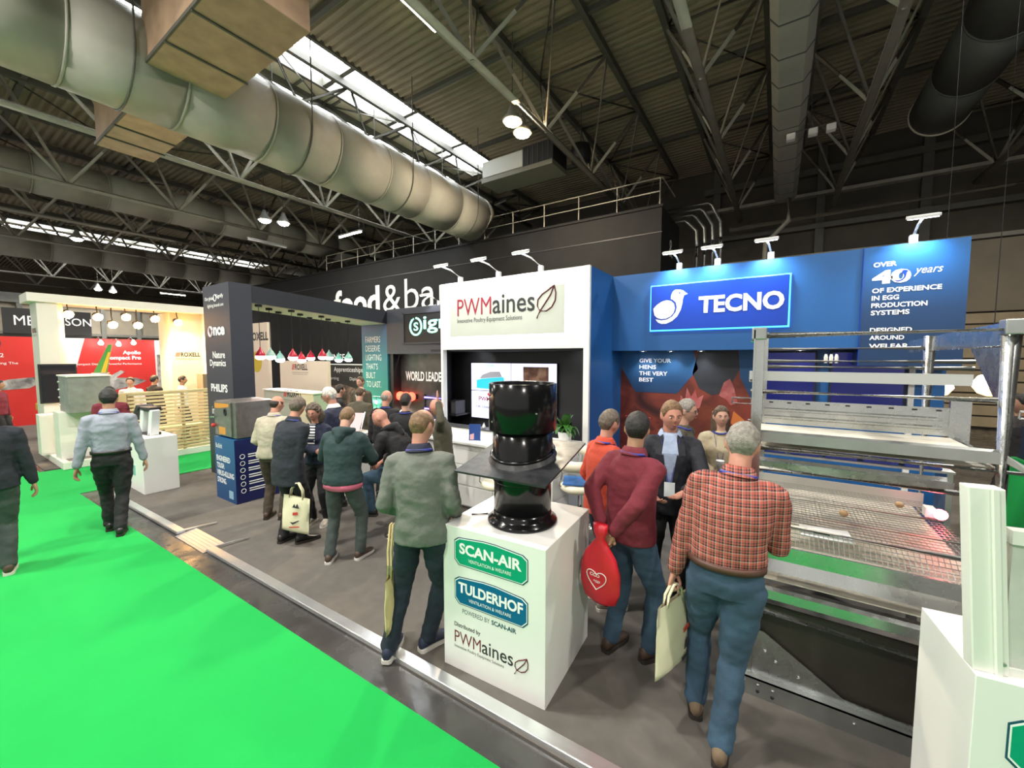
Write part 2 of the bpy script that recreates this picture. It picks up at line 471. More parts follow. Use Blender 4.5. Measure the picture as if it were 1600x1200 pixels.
# ------------------------------------------------------------------ ducts
def round_duct(name, x, z, r, y0, y1, seg, m, label, hangers=True):
    t = thing(name, label, 'duct', (x, y0, z))
    n = int((y1 - y0) / seg)
    sh = MB(); sh.lathe([(r, 0), (r, seg * 0.985)], 36)
    me = sh.mesh('duct_section', True); me.materials.append(m)
    fl = MB(); fl.lathe([(r + 0.004, -0.02), (r + 0.018, -0.015), (r + 0.018, 0.015), (r + 0.004, 0.02)], 36)
    mf = fl.mesh('joint_band', True); mf.materials.append(m)
    q = Matrix.Rotation(R(-90), 4, 'X')
    for i in range(n):
        inst(me, 'duct_section', Matrix.Translation((0, i * seg, 0)) @ q, t)
        inst(mf, 'joint_band', Matrix.Translation((0, i * seg, 0)) @ q, t)
        if hangers and i % 2 == 1:
            h = MB(); h.tube([(r * 1.02 * math.cos(a), 0, r * 1.02 * math.sin(a)) for a in [PI * (1 + k / 14) for k in range(15)]], 0.018, 6)
            h.tube([(r * 1.02, 0, 0), (r * 1.02, 0, DECK - z)], 0.015, 6); h.tube([(-r * 1.02, 0, 0), (-r * 1.02, 0, DECK - z)], 0.015, 6)
            ho = h.build('hanger', M_truss_d, t); ho.location = (0, i * seg + seg / 2, 0)
    return t
t = round_duct('round_duct', -10.25, 7.65, 0.86, -3.0, 12.85, 1.58, M_duct, 'fat round pale ventilation duct running under the roof light')
e = MB(); q0 = Vector((0, 16.6, 0))
pts = [(0, 15.75, 0), (0, 15.82, -0.01), (0.0, 15.90, -0.03), (0.0, 15.98, -0.07), (0.0, 16.04, -0.12)]
e.tube(pts, [0.86, 0.87, 0.86, 0.82, 0.74], 32); e.build('elbow', M_duct, t, smooth=True)
t = round_duct('round_duct', 3.45, 8.9, 0.62, 2.0, 16.0, 2.0, M_duct_d, 'dark round ventilation duct at the upper right', hangers=False)
r_ = MB(); r_.lathe([(0.625, -0.03), (0.645, -0.02), (0.645, 0.02), (0.625, 0.03)], 36); ro = r_.build('end_ring', mat('pale_ring', (0.6, 0.57, 0.45), 0.5), t, smooth=True); ro.rotation_euler = (R(-90), 0, 0); ro.location = (0, 13.99, 0)
t = round_duct('round_duct', -23.0, 8.9, 0.7, -3.0, 19.0, 2.0, M_duct, 'round duct beyond the second roof truss on the left', hangers=False)
t = round_duct('round_duct', -34.2, 8.3, 0.75, -3.0, 19.0, 2.0, M_duct, 'far round duct below the distant roof light', hangers=False)
# faceted duct with folded sections above the blue stand
t = thing('octagonal_duct', 'grey faceted ventilation duct with folded joints above the blue stand', 'duct', (0.02, -1.0, 8.35))
prof = [(-0.36, 0.42), (-0.36, -0.05), (-0.22, -0.24), (0.22, -0.24), (0.36, -0.05), (0.36, 0.42)]
for i in range(20):
    b = MB(); b.prism([(x, 0.01, z) for x, z in prof], (0, 0.98, 0)); o = b.build('duct_section', M_duct, t); o.location = (0, i * 1.0, 0)
    b = MB(); b.prism([(x * 1.035, -0.015, z * 1.03 - 0.004) for x, z in prof], (0, 0.03, 0)); o = b.build('folded_joint', M_duct_d, t); o.location = (0, i * 1.0, 0)
# branch boxes joining the round duct
def plenum(x0, x1, y0, y1, z0, z1, label):
    t = thing('duct_branch_box', label, 'duct box', ((x0 + x1) / 2, (y0 + y1) / 2, z0))
    w, d, h = x1 - x0, y1 - y0, z1 - z0
    box('panel_body', M_timber, -w/2, w/2, -d/2, d/2, 0, h, t, bevel=0.015)
    for k in (-0.17, 0.17):
        b = MB(); b.box(k * w - 0.02, k * w + 0.02, -d/2 - 0.02, d/2 + 0.02, -0.025, 0); b.build('strap', M_truss_d, t)
    for sx in (-1, 1):
        b = MB(); b.tube([(sx * w * 0.4, 0, h), (sx * w * 0.4, 0, DECK - z0)], 0.015, 6); b.build('hanger_rod', M_truss_d, t)
    b = MB(); b.box(-w/2 - 0.02, w/2 + 0.02, -d/2 - 0.03, -d/2, 0.0, 0.06); b.build('angle_rail', M_truss_d, t)
plenum(-13.1, -10.9, 2.75, 3.75, 7.0, 8.1, 'beige box branch on the left side of the fat round duct')
plenum(-9.6, -6.4, 2.7, 3.9, 7.35, 8.5, 'beige box branch on the right side of the fat round duct')

# ------------------------------------------------------------------ hall walls
M_hallwall = mat('dark_hall_wall', (0.075, 0.066, 0.05), 0.7, noise_amt=0.25, noise_scale=0.8)
M_hallwall2 = mat('beige_hall_wall', (0.20, 0.17, 0.12), 0.7, noise_amt=0.15, noise_scale=1.2)
w = struct(box('wall_back', M_hallwall, -60, 14, 20.6, 20.9, -0.01, DECK + 0.1))
for x in (-2.5, 1.2, 4.2, 7.4):
    b = MB(); b.box(x - 0.14, x + 0.14, 20.35, 20.6, 0, DECK); b.build('column', M_truss_d, w)
for z, hh in ((9.4, 0.25), (8.6, 0.12), (7.3, 0.2), (6.2, 0.14)):
    b = MB(); b.box(-3, 14, 20.3, 20.6, z, z + hh); b.build('wall_rail', M_steelpaint if z in (8.6, 6.2) else M_truss_d, w)
for k in range(12):
    b = MB(); b.box(-2.9 + k * 1.4, -1.55 + k * 1.4, 20.5, 20.6, 4.2, 6.1); b.build('wall_panel', M_hallwall, w)
w = struct(box('wall_left', M_hallwall2, -60.3, -60, -10, 21, -0.01, DECK + 0.1))
w = struct(box('wall_left_inner', M_hallwall2, -47.3, -47, -10, 21, -0.01, 6.6)); tag(w, 'brown hall wall with dark columns behind the far stands', 'wall')
for k in range(12):
    b = MB(); b.box(-47.0, -46.75, -6 + k * 2.2, -5.72 + k * 2.2, 0, 6.6); b.build('column', M_truss_d, w)
b = MB(); b.box(-47.0, -46.7, -10, 21, 6.2, 6.9); b.build('top_rail', M_truss_d, w)
b = MB(); b.box(-47.0, -46.8, -10, 21, 3.9, 4.1); b.build('middle_rail', M_truss_d, w)
struct(box('wall_right', M_hallwall, 13.7, 14, -10, 21, -0.01, DECK + 0.1))
# big pipe across the back wall
b = MB(); b.tube([(-1.9, 19.6, 7.55), (14, 19.6, 7.72)], 0.09, 12); tag(b.build('wall_pipe', M_steelpaint, None, smooth=True), 'long horizontal pipe across the dark back wall', 'pipe')
b = MB(); b.tube([(0.15, 18.6, 8.1), (0.15, 18.6, 7.3), (-0.55, 18.7, 6.6), (-0.62, 18.7, 3.0)], 0.09, 10); tag(b.build('drain_pipe', M_steelpaint, None, smooth=True), 'kinked drain pipe coming down below the faceted duct', 'pipe')
# four lagged pipes bending down beside the black building
for k in range(4):
    zt = 7.95 - 0.17 * k; xb = -2.25 - 0.27 * k
    b = MB(); b.tube([(-4.6, 17, zt), (xb - 0.12, 17, zt), (xb, 17, zt - 0.1), (xb + 0.3, 17, zt - 0.75 + 0.1 * k), (xb + 0.33, 17, zt - 1.3 + 0.1 * k), (xb + 0.33, 17, 4.5)], 0.062, 10)
    o = b.build('bent_pipe', M_galv_d, None, smooth=True)
    tag(o, ['outermost', 'second outermost', 'second innermost', 'innermost'][k] + ' of four pipes bending down beside the black building', 'pipe', 'bent pipes beside the black building')
    c = MB(); c.tube([(xb + 0.33, 17, zt - 1.32 + 0.1 * k), (xb + 0.33, 17, zt - 1.75 + 0.1 * k)], 0.078, 10); c.build('valve_sleeve', M_galv, o, smooth=True)
# beige panel and shuttered door on the right
struct(tag(box('wall_panel_beige', M_hallwall2, 4.5, 6.1, 18.3, 18.6, 3.6, 5.75), 'beige wall panel beyond the blue stand', 'wall'))
d_ = struct(box('door_1', mat('shutter_back', (0.06, 0.05, 0.035), 0.6), 4.4, 6.6, 18.45, 18.55, 0, 3.6)); tag(d_, 'brown slatted shutter door at the far right', 'door')
ms = mat('tan_slat', (0.33, 0.26, 0.16), 0.55, noise_amt=0.15, noise_scale=4)
sl = MB(); sl.box(4.4, 6.6, 18.36, 18.45, 0.0, 0.30); sme = sl.mesh('slat'); sme.materials.append(ms)
for k in range(10): inst(sme, 'slat', Matrix.Translation((0, 0, 0.05 + 0.355 * k)), d_)

# ================================================================== BLACK BUILDING "food & bar"
M_fb = mat('black_cladding', (0.011, 0.011, 0.011), 0.7, noise_amt=0.2, noise_scale=2, spec=0.2)
fb = struct(tag(box('wall_food_bar', M_fb, -30, -3.1, 13.0, 15.6, -0.01, 6.8), 'black two storey catering building with white letters', 'building'))
b = MB(); b.box(-30, -3.08, 12.985, 13.0, 6.0, 6.035); b.build('cladding_joint', M_black, fb)
b = MB(); b.box(-30, -3.06, 12.96, 13.0, 6.76, 6.84); b.build('parapet_cap', M_fb, fb)
M_letter = mat('pale_wall_letters', (0.62, 0.62, 0.58), 0.5)
text('food', 3.7, M_letter, fb, (-19.9, 13.0, 4.25), h=1.45, bold=0.03, depth=0.02)
text('&', 1.25, M_letter, fb, (-15.95, 13.0, 4.35), h=1.25, bold=0.0, depth=0.02)
text('bar', 2.9, M_letter, fb, (-14.45, 13.0, 4.35), h=1.42, bold=-0.005, depth=0.02)
text('&', 0.5, M_letter, fb, (-3.1, 14.0, 5.5), u=(0, 1, 0), h=0.55, depth=0.02)
text('INCE', 1.1, M_text_w, fb, (-20.2, 13.0, 2.02), h=0.34, depth=0.02)
b = MB(); b.box(-3.1, -3.05, 14.1, 14.35, 3.6, 4.75); b.build('side_sign_plate', M_letter, fb)
# roof-edge guard rail
rl = thing('guard_rail', 'thin metal guard rail along the roof of the black building', 'railing', (-3.2, 13.15, 6.84))
for k in range(14):
    b = MB(); b.tube([(-k * 1.35, 0, 0), (-k * 1.35, 0, 0.85)], 0.02, 6); b.build('post', M_steelpaint, rl)
for z in (0.45, 0.85):
    b = MB(); b.tube([(0.0, 0, z), (-17.55, 0, z)], 0.02, 6); b.build('rail', M_steelpaint, rl)
b = MB(); b.tube([(0, 0, 0.85), (0.06, 0.05, 0.85), (0.06, 1.8, 0.85)], 0.02, 6); b.build('return_rail', M_steelpaint, rl)
# plant unit on the roof
t = thing('air_unit', 'long pale air handling unit hanging behind the roof lamps', 'air unit', (-8.0, 12.4, 8.6))
b = MB(); b.box(-1.1, 0.6, -0.5, 0.5, 0, 0.55); b.build('casing', mat('pale_casing', (0.62, 0.63, 0.6), 0.45), t, bevel=0.02)
b = MB(); b.box(0.6, 1.75, -0.5, 0.5, -0.05, 0.6); b.build('grille_box', M_black, t)
for k in range(6):
    b = MB(); b.box(0.62 + k * 0.19, 0.64 + k * 0.19, -0.52, -0.5, -0.03, 0.58); b.build('grille_bar', M_truss_d, t)
b = MB(); b.box(-1.1, 1.75, -0.55, 0.5, -0.2, -0.05); b.build('base_tray', mat('olive_tray', (0.2, 0.2, 0.16), 0.5), t)
t2 = thing('ceiling_speaker', 'dark rounded loudspeaker beside the air unit', 'speaker', (-5.6, 12.6, 8.8))
b = MB(); b.lathe([(0.12, -0.3), (0.3, -0.25), (0.34, 0), (0.3, 0.25), (0.12, 0.32)], 16); b.build('housing', M_black, t2, smooth=True)
b = MB(); b.tube([(0, 0, 0.3), (0, 0, 1.6)], 0.02, 6); b.build('hanger', M_truss_d, t2)

# ================================================================== HALL LAMPS
M_lamp_w = mat('lamp_glow_warm', (1, 0.9, 0.7), 0.4, emit=(1.0, 0.72, 0.38), estr=60)
M_lamp_n = mat('lamp_glow_white', (1, 1, 1), 0.4, emit=(1.0, 0.96, 0.88), estr=30)
M_lamp_h = mat('lamp_housing', (0.5, 0.5, 0.48), 0.35, 0.6)
def high_bay(loc, warm, label, power=HIGH_BAY):
    t = thing('high_bay_lamp', label, 'lamp', loc, 0, 'high bay hall lamps')
    b = MB(); b.lathe([(0.06, 0.42), (0.10, 0.30), (0.14, 0.20), (0.26, 0.02), (0.26, 0.0), (0.24, 0.0)], 20); b.build('reflector', M_lamp_h, t, smooth=True)
    b = MB(); b.lathe([(0.2, 0.015), (0.19, -0.05), (0.1, -0.1), (0.02, -0.11)], 20); b.build('bulb', M_lamp_w if warm else M_lamp_n, t, smooth=True)
    b = MB(); b.tube([(0, 0, 0.42), (0, 0, DECK - loc[2])], 0.012, 6); b.build('hanger', M_truss_d, t)
    l = bpy.data.lights.new('hall_lamp', 'AREA'); l.shape = 'DISK'; l.size = 0.45; l.energy = power; l.color = (1.0, 0.86, 0.66) if warm else (1.0, 0.95, 0.88)
    o = bpy.data.objects.new('hall_lamp', l); COL.objects.link(o); o.parent = t; o.location = (0, 0, -0.13)
for loc, wm, lb in [((-5.98, 9.11, 8.3), 1, 'upper of two glowing warm hall lamps'), ((-6.05, 9.72, 8.3), 1, 'lower of two glowing warm hall lamps'),
                    ((-17.8, 8.6, 7.8), 0, 'left one of a pair of white hall lamps by the roof truss'), ((-17.5, 9.2, 7.8), 0, 'right one of a pair of white hall lamps by the roof truss'),
                    ((-43.0, 8.6, 7.3), 0, 'far left hall lamp, nearer one'), ((-43.4, 9.5, 7.3), 0, 'far left hall lamp, farther one'),
                    ((4.9, 2.0, 8.3), 0, 'added hall lamp above the cage rig'), ((-3.4, 1.2, 8.3), 0, 'added hall lamp above the white plinth'),  # from this row on the lamps are invented, added to light the hall
                    ((-3.4, -4.5, 8.3), 0, 'added hall lamp above the aisle'), ((-9, -3.5, 8.3), 0, 'added hall lamp far down the aisle'), ((3.6, -4.5, 8.3), 0, 'added hall lamp behind the viewer'),
                    ((-17.5, 1.0, 7.8), 0, 'added hall lamp above the spotlit stand'), ((-28.0, 5.0, 7.8), 0, 'added hall lamp above the red stand'), ((4.9, 9.5, 8.3), 0, 'added hall lamp beyond the blue stand'),
                    ((-7.4, -1.2, 8.3), 0, 'added hall lamp over the aisle before the portal stand')]:
    high_bay(loc, wm, lb)
M_fluo = mat('fluorescent_tube', (1, 1, 0.9), 0.4, emit=(1.0, 0.93, 0.68), estr=14)
def fluo(loc, rz, L, label, on=True):
    t = thing('fluorescent_light', label, 'lamp', loc, rz)
    b = MB(); b.box(-L/2, L/2, -0.06, 0.06, 0.03, 0.09); b.build('housing', M_lamp_h, t)
    b = MB(); b.tube([(-L/2 + 0.03, 0, 0.0), (L/2 - 0.03, 0, 0.0)], 0.035, 10); b.build('tube', M_fluo if on else M_whitepaint, t)
    for s in (-1, 1):
        b = MB(); b.tube([(s * L * 0.4, 0, 0.09), (s * L * 0.4, 0, DECK - loc[2])], 0.008, 5); b.build('hanger', M_truss_d, t)
fluo((-7.05, 6.6, 9.9), R(90), 1.7, 'lit yellowish fluorescent tube near the top of the picture')
fluo((-16.0, 11.3, 7.6), R(0), 1.6, 'glowing fluorescent tube above the black building')
fluo((-20.5, 10.0, 7.6), R(90), 1.8, 'unlit fluorescent fitting left of the glowing one', on=False)
fluo((-37.3, 11.4, 6.8), R(90), 1.5, 'fluorescent fitting above the dark portal', on=True)
# roof cameras
t = thing('roof_camera_cluster', 'cluster of small white cameras beside the faceted duct', 'camera', (0.5, 13.3, 8.0))
for k, dx in enumerate((-0.42, 0.05, 0.42)):
    b = MB(); b.box(dx - 0.1, dx + 0.1, -0.1, 0.1, -0.09, 0.07); b.build('camera_head', M_whitepaint, t, bevel=0.02)
b = MB(); b.tube([(-0.42, 0, 0.1), (0.42, 0, 0.1)], 0.02, 6); b.tube([(0, 0, 0.1), (0, 0, 2.4)], 0.02, 6); b.build('bracket', M_truss_d, t)
# ================================================================== SIGN ARM LAMPS
M_led = mat('led_panel', (1, 1, 1), 0.3, emit=(0.95, 0.98, 1.0), estr=12)
M_armw = mat('white_lamp_arm', (0.75, 0.76, 0.76), 0.3)
def arm_lamp(base, head, tgt, label, watts, col=(0.93, 0.97, 1.0), group='sign arm lamps'):
    t = thing('sign_arm_lamp', label, 'lamp', base, 0, group)
    B = Vector(base); H = Vector(head) - B
    b = MB(); b.box(-0.035, 0.035, -0.03, 0.03, 0.0, 0.09); b.build('clamp', M_armw, t, bevel=0.005)
    b = MB(); b.tube([(0, 0, 0.08), H * 0.5 + Vector((0, 0, 0.07)), H], 0.013, 8); b.build('arm', M_armw, t, smooth=True)
    h = MB(); h.box(-0.13, 0.13, -0.05, 0.05, 0.0, 0.035); ho = h.build('lamp_head', M_armw, t, bevel=0.008); ho.location = H
    d = (Vector(tgt) - Vector(head)).normalized(); ho.rotation_euler = (-d).to_track_quat('Z', 'X').to_euler()
    ho.rotation_euler = Euler((math.atan2(d.y, -d.z), 0, 0))
    l = MB(); l.box(-0.115, 0.115, -0.04, 0.04, -0.006, 0.0); l.build('led_panel', M_led, ho)
    s = spot('sign_light', (0, 0, 0), (0, 0, -1), watts, 120, col, 0.9, 0.06); s.parent = t
    s.location = H + d * 0.03; s.rotation_euler = d.to_track_quat('-Z', 'Y').to_euler()
    return t
M_down = mat('downlight_glow', (1, 1, 1), 0.3, emit=(0.95, 0.98, 1.0), estr=25)
def downlight(loc, label, watts=18, col=(0.95, 0.98, 1.0), tgt=None):
    t = thing('downlight', label, 'lamp', loc, 0, 'recessed downlights')
    b = MB(); b.lathe([(0.055, 0.0), (0.055, -0.012), (0.04, -0.014), (0.04, -0.004)], 16); b.build('ring', M_armw, t, smooth=True)
    b = MB(); b.lathe([(0.038, -0.006), (0.03, -0.012), (0.01, -0.014)], 16); b.build('lens', M_down, t)
    s = spot('downlight_beam', (0, 0, -0.03), (0, 0, -1), watts, 100, col, 0.8, 0.03); s.parent = t; s.location = (0, 0, -0.03)
    d = Vector(tgt) - Vector(loc) if tgt else Vector((0, 0, -1)); s.rotation_euler = d.to_track_quat('-Z', 'Y').to_euler()

# ================================================================== BLUE STAND
BX0, BX1, BY = -2.30, 1.66, 6.80
st = struct(tag(box('wall_blue_stand', M_blue, BX0, BX1, BY, BY + 0.1, 0, 3.48), 'tall royal blue stand wall carrying the dove sign', 'wall'))
b = MB(); b.box(BX0 - 0.02, 0.80, BY - 0.5, BY, 2.30, 3.47); b.build('fascia', M_blue, st)
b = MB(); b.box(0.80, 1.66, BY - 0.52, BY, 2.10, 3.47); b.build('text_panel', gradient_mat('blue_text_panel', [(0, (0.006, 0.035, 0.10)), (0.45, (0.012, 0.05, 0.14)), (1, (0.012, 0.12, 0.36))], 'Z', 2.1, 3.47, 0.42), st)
b = MB(); b.box(0.797, 0.803, BY - 0.525, BY - 0.5, 2.10, 3.47); b.build('panel_joint', M_sign_blue, st)
b = MB(); b.box(1.40, 1.66, BY - 0.05, BY, 0, 2.1); b.build('end_panel', M_blue, st)
FY = BY - 0.5
sg = thing('dove_sign', 'raised deep blue sign with a white dove and name', 'sign', (-1.62, FY, 2.60))
M_halo = mat('blue_edge_light', (0.1, 0.4, 1), 0.4, emit=(0.05, 0.35, 1.0), estr=2.2)
world_child(box('back_glow', M_halo, -1.63, 0.11, FY - 0.025, FY, 2.585, 3.265), sg)
world_child(box('face_panel', M_sign_blue, -1.61, 0.09, FY - 0.07, FY - 0.025, 2.605, 3.245, bevel=0.006), sg)
text('TECNO', 1.0, M_text_w, sg, (-0.955, FY - 0.07, 2.815), h=0.235, bold=0.035)
# dove: head and breast sweep, wing
D0 = (-1.575, FY - 0.07, 2.67)
dove = [(0.30,0.50),(0.355,0.50),(0.41,0.485),(0.44,0.455),(0.475,0.43),(0.425,0.415),(0.41,0.36),(0.405,0.30),(0.385,0.21),(0.34,0.12),(0.27,0.055),(0.19,0.02),(0.12,0.02),(0.07,0.045),(0.035,0.09),(0.06,0.085),(0.12,0.07),(0.20,0.08),(0.27,0.12),(0.315,0.18),(0.33,0.25),(0.315,0.32),(0.275,0.36),(0.245,0.375),(0.25,0.43),(0.27,0.475)]
poly_face('dove_body', dove, M_text_w, sg, D0)
wing = [(0.0,0.245),(0.05,0.30),(0.12,0.345),(0.19,0.36),(0.25,0.345),(0.29,0.305),(0.305,0.24),(0.29,0.175),(0.25,0.125),(0.19,0.097),(0.12,0.09),(0.06,0.11),(0.02,0.15)]
poly_face('dove_wing', wing, M_text_w, sg, D0, depth=0.004)
poly_face('dove_eye', [(0.365 + a, 0.45 + c) for a, c in arc2(0, 0, 0.012, 0.012, 0, 330, 10)], M_sign_blue, sg, D0, depth=0.006)
TP = (0.0, BY - 0.52, 0)
def tl(s, w, z, h, x=0.89, **k): return text(s, w, M_text_w, st, (x, BY - 0.52, z), h=h, **k)
tl('OVER', 0.20, 3.235, 0.055, bold=0.03)
tl('40', 0.33, 3.04, 0.155, x=0.885, bold=0.06)
tl('years', 0.23, 3.10, 0.085, x=1.235, shear=0.35)
poly_face('small_dove', [(a * 0.26, c * 0.26) for a, c in dove], M_sign_blue, st, (1.07, BY - 0.52, 3.05), depth=0.006)
tl('OF EXPERIENCE', 0.575, 2.94, 0.055, bold=0.03); tl('IN EGG', 0.235, 2.855, 0.055, bold=0.03); tl('PRODUCTION', 0.47, 2.77, 0.055, bold=0.03); tl('SYSTEMS', 0.33, 2.685, 0.055, bold=0.03)
tl('DESIGNED', 0.36, 2.485, 0.055, bold=0.03); tl('AROUND', 0.3, 2.40, 0.05, bold=0.03); tl('WELFARE AND', 0.60, 2.30, 0.055, bold=0.03)
# picture wall under the fascia
M_hen = photo_mat('hen_photo_print', [(0.03, 0.006, 0.005), (0.09, 0.016, 0.011), (0.20, 0.035, 0.02), (0.07, 0.015, 0.01)], 1.8, stretch=(1, 1, 1.4))
WX = BY - 0.012
b = MB(); b.box(BX0, -0.2, WX, BY, 0.0, 2.30); b.build('hen_print', M_hen, st)
M_hexb = gradient_mat('blue_hexagon_print', [(0, (0.008, 0.035, 0.10)), (1, (0.02, 0.13, 0.32))], 'Z', 1.6, 2.3)
M_hexd = mat('dark_hexagon_print', (0.025, 0.028, 0.035), 0.45)
def hexa(cx, cz, r, rz=0): return [(cx + r * 1.12 * math.cos(R(60 * i + rz)), cz + r * math.sin(R(60 * i + rz))) for i in range(6)]
ww = (0, WX, 0)
poly_face('hexagon', [(-2.30, 2.30), (-1.1, 2.30), (-1.02, 2.02), (-1.32, 1.62), (-1.98, 1.62), (-2.22, 2.02)], M_hexb, st, ww)
poly_face('hexagon', [(-1.02, 2.30), (-0.50, 2.30), (-0.42, 2.10), (-0.62, 1.68), (-0.82, 1.62), (-1.0, 1.72), (-1.10, 1.95)], M_hexd, st, ww)
poly_face('hexagon', [(-0.48, 2.30), (-0.2, 2.30), (-0.2, 1.35), (-0.28, 1.55), (-0.45, 1.9)], M_hexb, st, ww, depth=0.004)
M_comb = photo_mat('comb_print', [(0.28, 0.04, 0.04), (0.45, 0.15, 0.14)], 5)
M_rust = photo_mat('feather_print', [(0.06, 0.01, 0.007), (0.20, 0.04, 0.016)], 3, seed=4)
poly_face('hen_neck_print', [(-1.45, 0.9), (-1.25, 1.25), (-1.15, 1.45), (-0.95, 1.5), (-0.75, 1.4), (-0.5, 1.0), (-0.3, 0.7), (-0.3, 0.3), (-1.4, 0.3)], M_rust, st, ww, depth=0.004)
poly_face('comb_print', [(-1.28, 1.35), (-1.26, 1.60), (-1.20, 1.52), (-1.17, 1.72), (-1.11, 1.58), (-1.05, 1.70), (-1.02, 1.56), (-0.93, 1.62), (-0.98, 1.42), (-1.1, 1.36)], M_comb, st, ww, depth=0.006)
poly_face('comb_print', [(-0.72, 1.62), (-0.66, 1.82), (-0.58, 1.88), (-0.52, 1.74), (-0.47, 1.52), (-0.56, 1.48), (-0.62, 1.56)], M_comb, st, ww, depth=0.006)
poly_face('beak_print', [(-0.52, 1.40), (-0.38, 1.28), (-0.32, 1.02), (-0.42, 1.05), (-0.55, 1.22)], mat('orange_beak_print', (0.50, 0.14, 0.03), 0.5), st, ww, depth=0.006)
for k, s in enumerate(('GIVE YOUR', 'HENS', 'THE VERY', 'BEST')):
    text(s, (0.50, 0.27, 0.45, 0.23)[k], M_text_w, st, (-1.92, WX, 2.11 - 0.105 * k), h=0.066, bold=0.02)
# two dark blue screens
M_screen_b = mat('dark_blue_screen', (0.004, 0.006, 0.05), 0.15, emit=(0.005, 0.008, 0.08), estr=0.6)
for k, (x0, x1) in enumerate(((-0.15, 0.42), (0.60, 1.30))):
    t = thing('wall_screen', ('left' if k == 0 else 'right') + ' dark blue screen on the blue wall behind the cage', 'screen', ((x0 + x1) / 2, BY, 1.6))
    world_child(box('bezel', M_black, x0 - 0.02, x1 + 0.02, BY - 0.06, BY - 0.012, 1.55, 2.28, bevel=0.004), t)
    world_child(box('display', M_screen_b, x0, x1, BY - 0.064, BY - 0.06, 1.57, 2.26), t)
b = MB(); b.box(1.345, 1.40, BY - 0.05, BY - 0.0, 0, 2.1); tag(b.build('white_post', M_whitepaint), 'slim white post right of the blue screens', 'post')
# blue linking shelf boxes below the screens
for k in range(5):
    t = thing('blue_storage_bin', ['leftmost', 'second', 'middle', 'fourth', 'rightmost'][k] + ' blue plastic bin in the row behind the cage', 'bin', (-0.02 + 0.29 * k, 5.2, 1.19), 0, 'blue bins behind the cage')
    mb_ = mat('blue_plastic', (0.008, 0.02, 0.16), 0.35)
    b = MB(); b.prism([(-0.125, -0.15, 0), (0.125, -0.15, 0), (0.125, 0.15, 0), (-0.125, 0.15, 0)], (0, 0, 0.24)); b.build('bin_body', mb_, t, bevel=0.01)
    b = MB(); b.tube([(-0.1, -0.155, 0.19), (-0.1, -0.16, 0.08), (-0.06, -0.16, 0.05), (0.08, -0.16, 0.05)], 0.006, 6); b.build('rim_wire', M_galv, t)
    b = MB(); b.box(-0.13, 0.13, -0.155, 0.155, 0.235, 0.25); b.build('rim', mb_, t)
t = thing('bin_shelf', 'steel shelf carrying the blue bins behind the cage', 'shelf', (0.56, 5.2, 0))
for sx in (-0.75, 0.75):
    b = MB(); b.box(sx - 0.02, sx + 0.02, -0.16, 0.16, 0, 1.17); b.build('leg', M_galv_d, t)
b = MB(); b.box(-0.78, 0.78, -0.17, 0.17, 1.17, 1.19); b.build('board', M_galv_d, t)
for x, zz in ((-1.22, 0), (-0.72, 0), (-0.1, 0)):
    arm_lamp((x - 0.02, FY + 0.02, 3.47), (x - 0.07, FY - 0.22, 3.66), (x, FY, 2.95), {-1.22: 'left', -0.72: 'middle', -0.1: 'right'}[x] + ' arm lamp over the dove sign', 45, (0.75, 0.9, 1.0))
arm_lamp((1.22, FY + 0.02, 3.47), (1.24, FY - 0.22, 3.68), (1.22, FY, 2.95), 'arm lamp over the forty years panel', 45, (0.75, 0.9, 1.0))
for x in (-1.80, -1.38, -0.95):
    downlight((x, BY - 0.25, 2.30), {-1.80: 'left', -1.38: 'middle', -0.95: 'right'}[x] + ' downlight in the blue soffit above the hen picture', 6, tgt=(x, BY, 1.6))
downlight((0.25, BY - 0.25, 2.30), 'downlight in the blue soffit above the left blue screen', 6, tgt=(0.25, BY, 1.6))

# ================================================================== WHITE STAND WITH LEAF SIGN
PX0, PX1, PY = -5.0, -2.28, 5.36
pw = struct(tag(box('wall_leaf_stand', M_black, -5.4, PX1, 6.05, 6.15, 0, 3.48), 'black back wall of the white stand with the leaf sign', 'wall'))
b = MB(); b.box(PX0, PX1, PY, PY + 0.45, 2.33, 3.48); b.build('fascia', M_whitepaint, pw)
b = MB(); b.box(PX1, PX1 + 0.05, PY + 0.05, 6.8, 0, 3.48); b.build('side_wall', M_blue, pw)
b = MB(); b.box(PX1 - 0.03, PX1 + 0.055, PY - 0.002, PY + 0.05, 0, 3.482); b.build('edge_trim', M_whitepaint, pw)
b = MB(); b.box(PX0 - 0.05, PX0 + 0.0, PY, PY + 0.1, 0, 3.48); b.build('edge_trim', M_whitepaint, pw)
b = MB(); b.prism([(-5.05, PY + 0.1, 0), (-5.0, PY + 0.1, 0), (-5.4, 6.1, 0), (-5.45, 6.1, 0)], (0, 0, 3.48)); b.build('side_wall', M_black, pw)
b = MB(); b.box(PX1 - 0.04, PX1, PY + 0.05, 6.05, 0, 2.33); b.build('inner_lining', M_black, pw)
b = MB(); b.box(-5.4, PX1 - 0.04, PY + 0.1, 6.05, 2.30, 2.34); b.build('soffit', M_black, pw)
sg = thing('leaf_sign', 'pale framed sign with maroon and black name and a leaf', 'sign', (-3.6, PY, 2.5))
M_halo_w = mat('white_edge_light', (1, 1, 1), 0.4, emit=(0.9, 0.96, 1.0), estr=2.4)
world_child(box('edge_glow', M_halo_w, -4.80, -2.56, PY - 0.022, PY, 2.52, 3.28), sg)
world_child(box('face_panel', mat('pale_sign_face', (0.50, 0.53, 0.46), 0.4), -4.77, -2.59, PY - 0.06, PY - 0.02, 2.55, 3.25, bevel=0.004), sg)
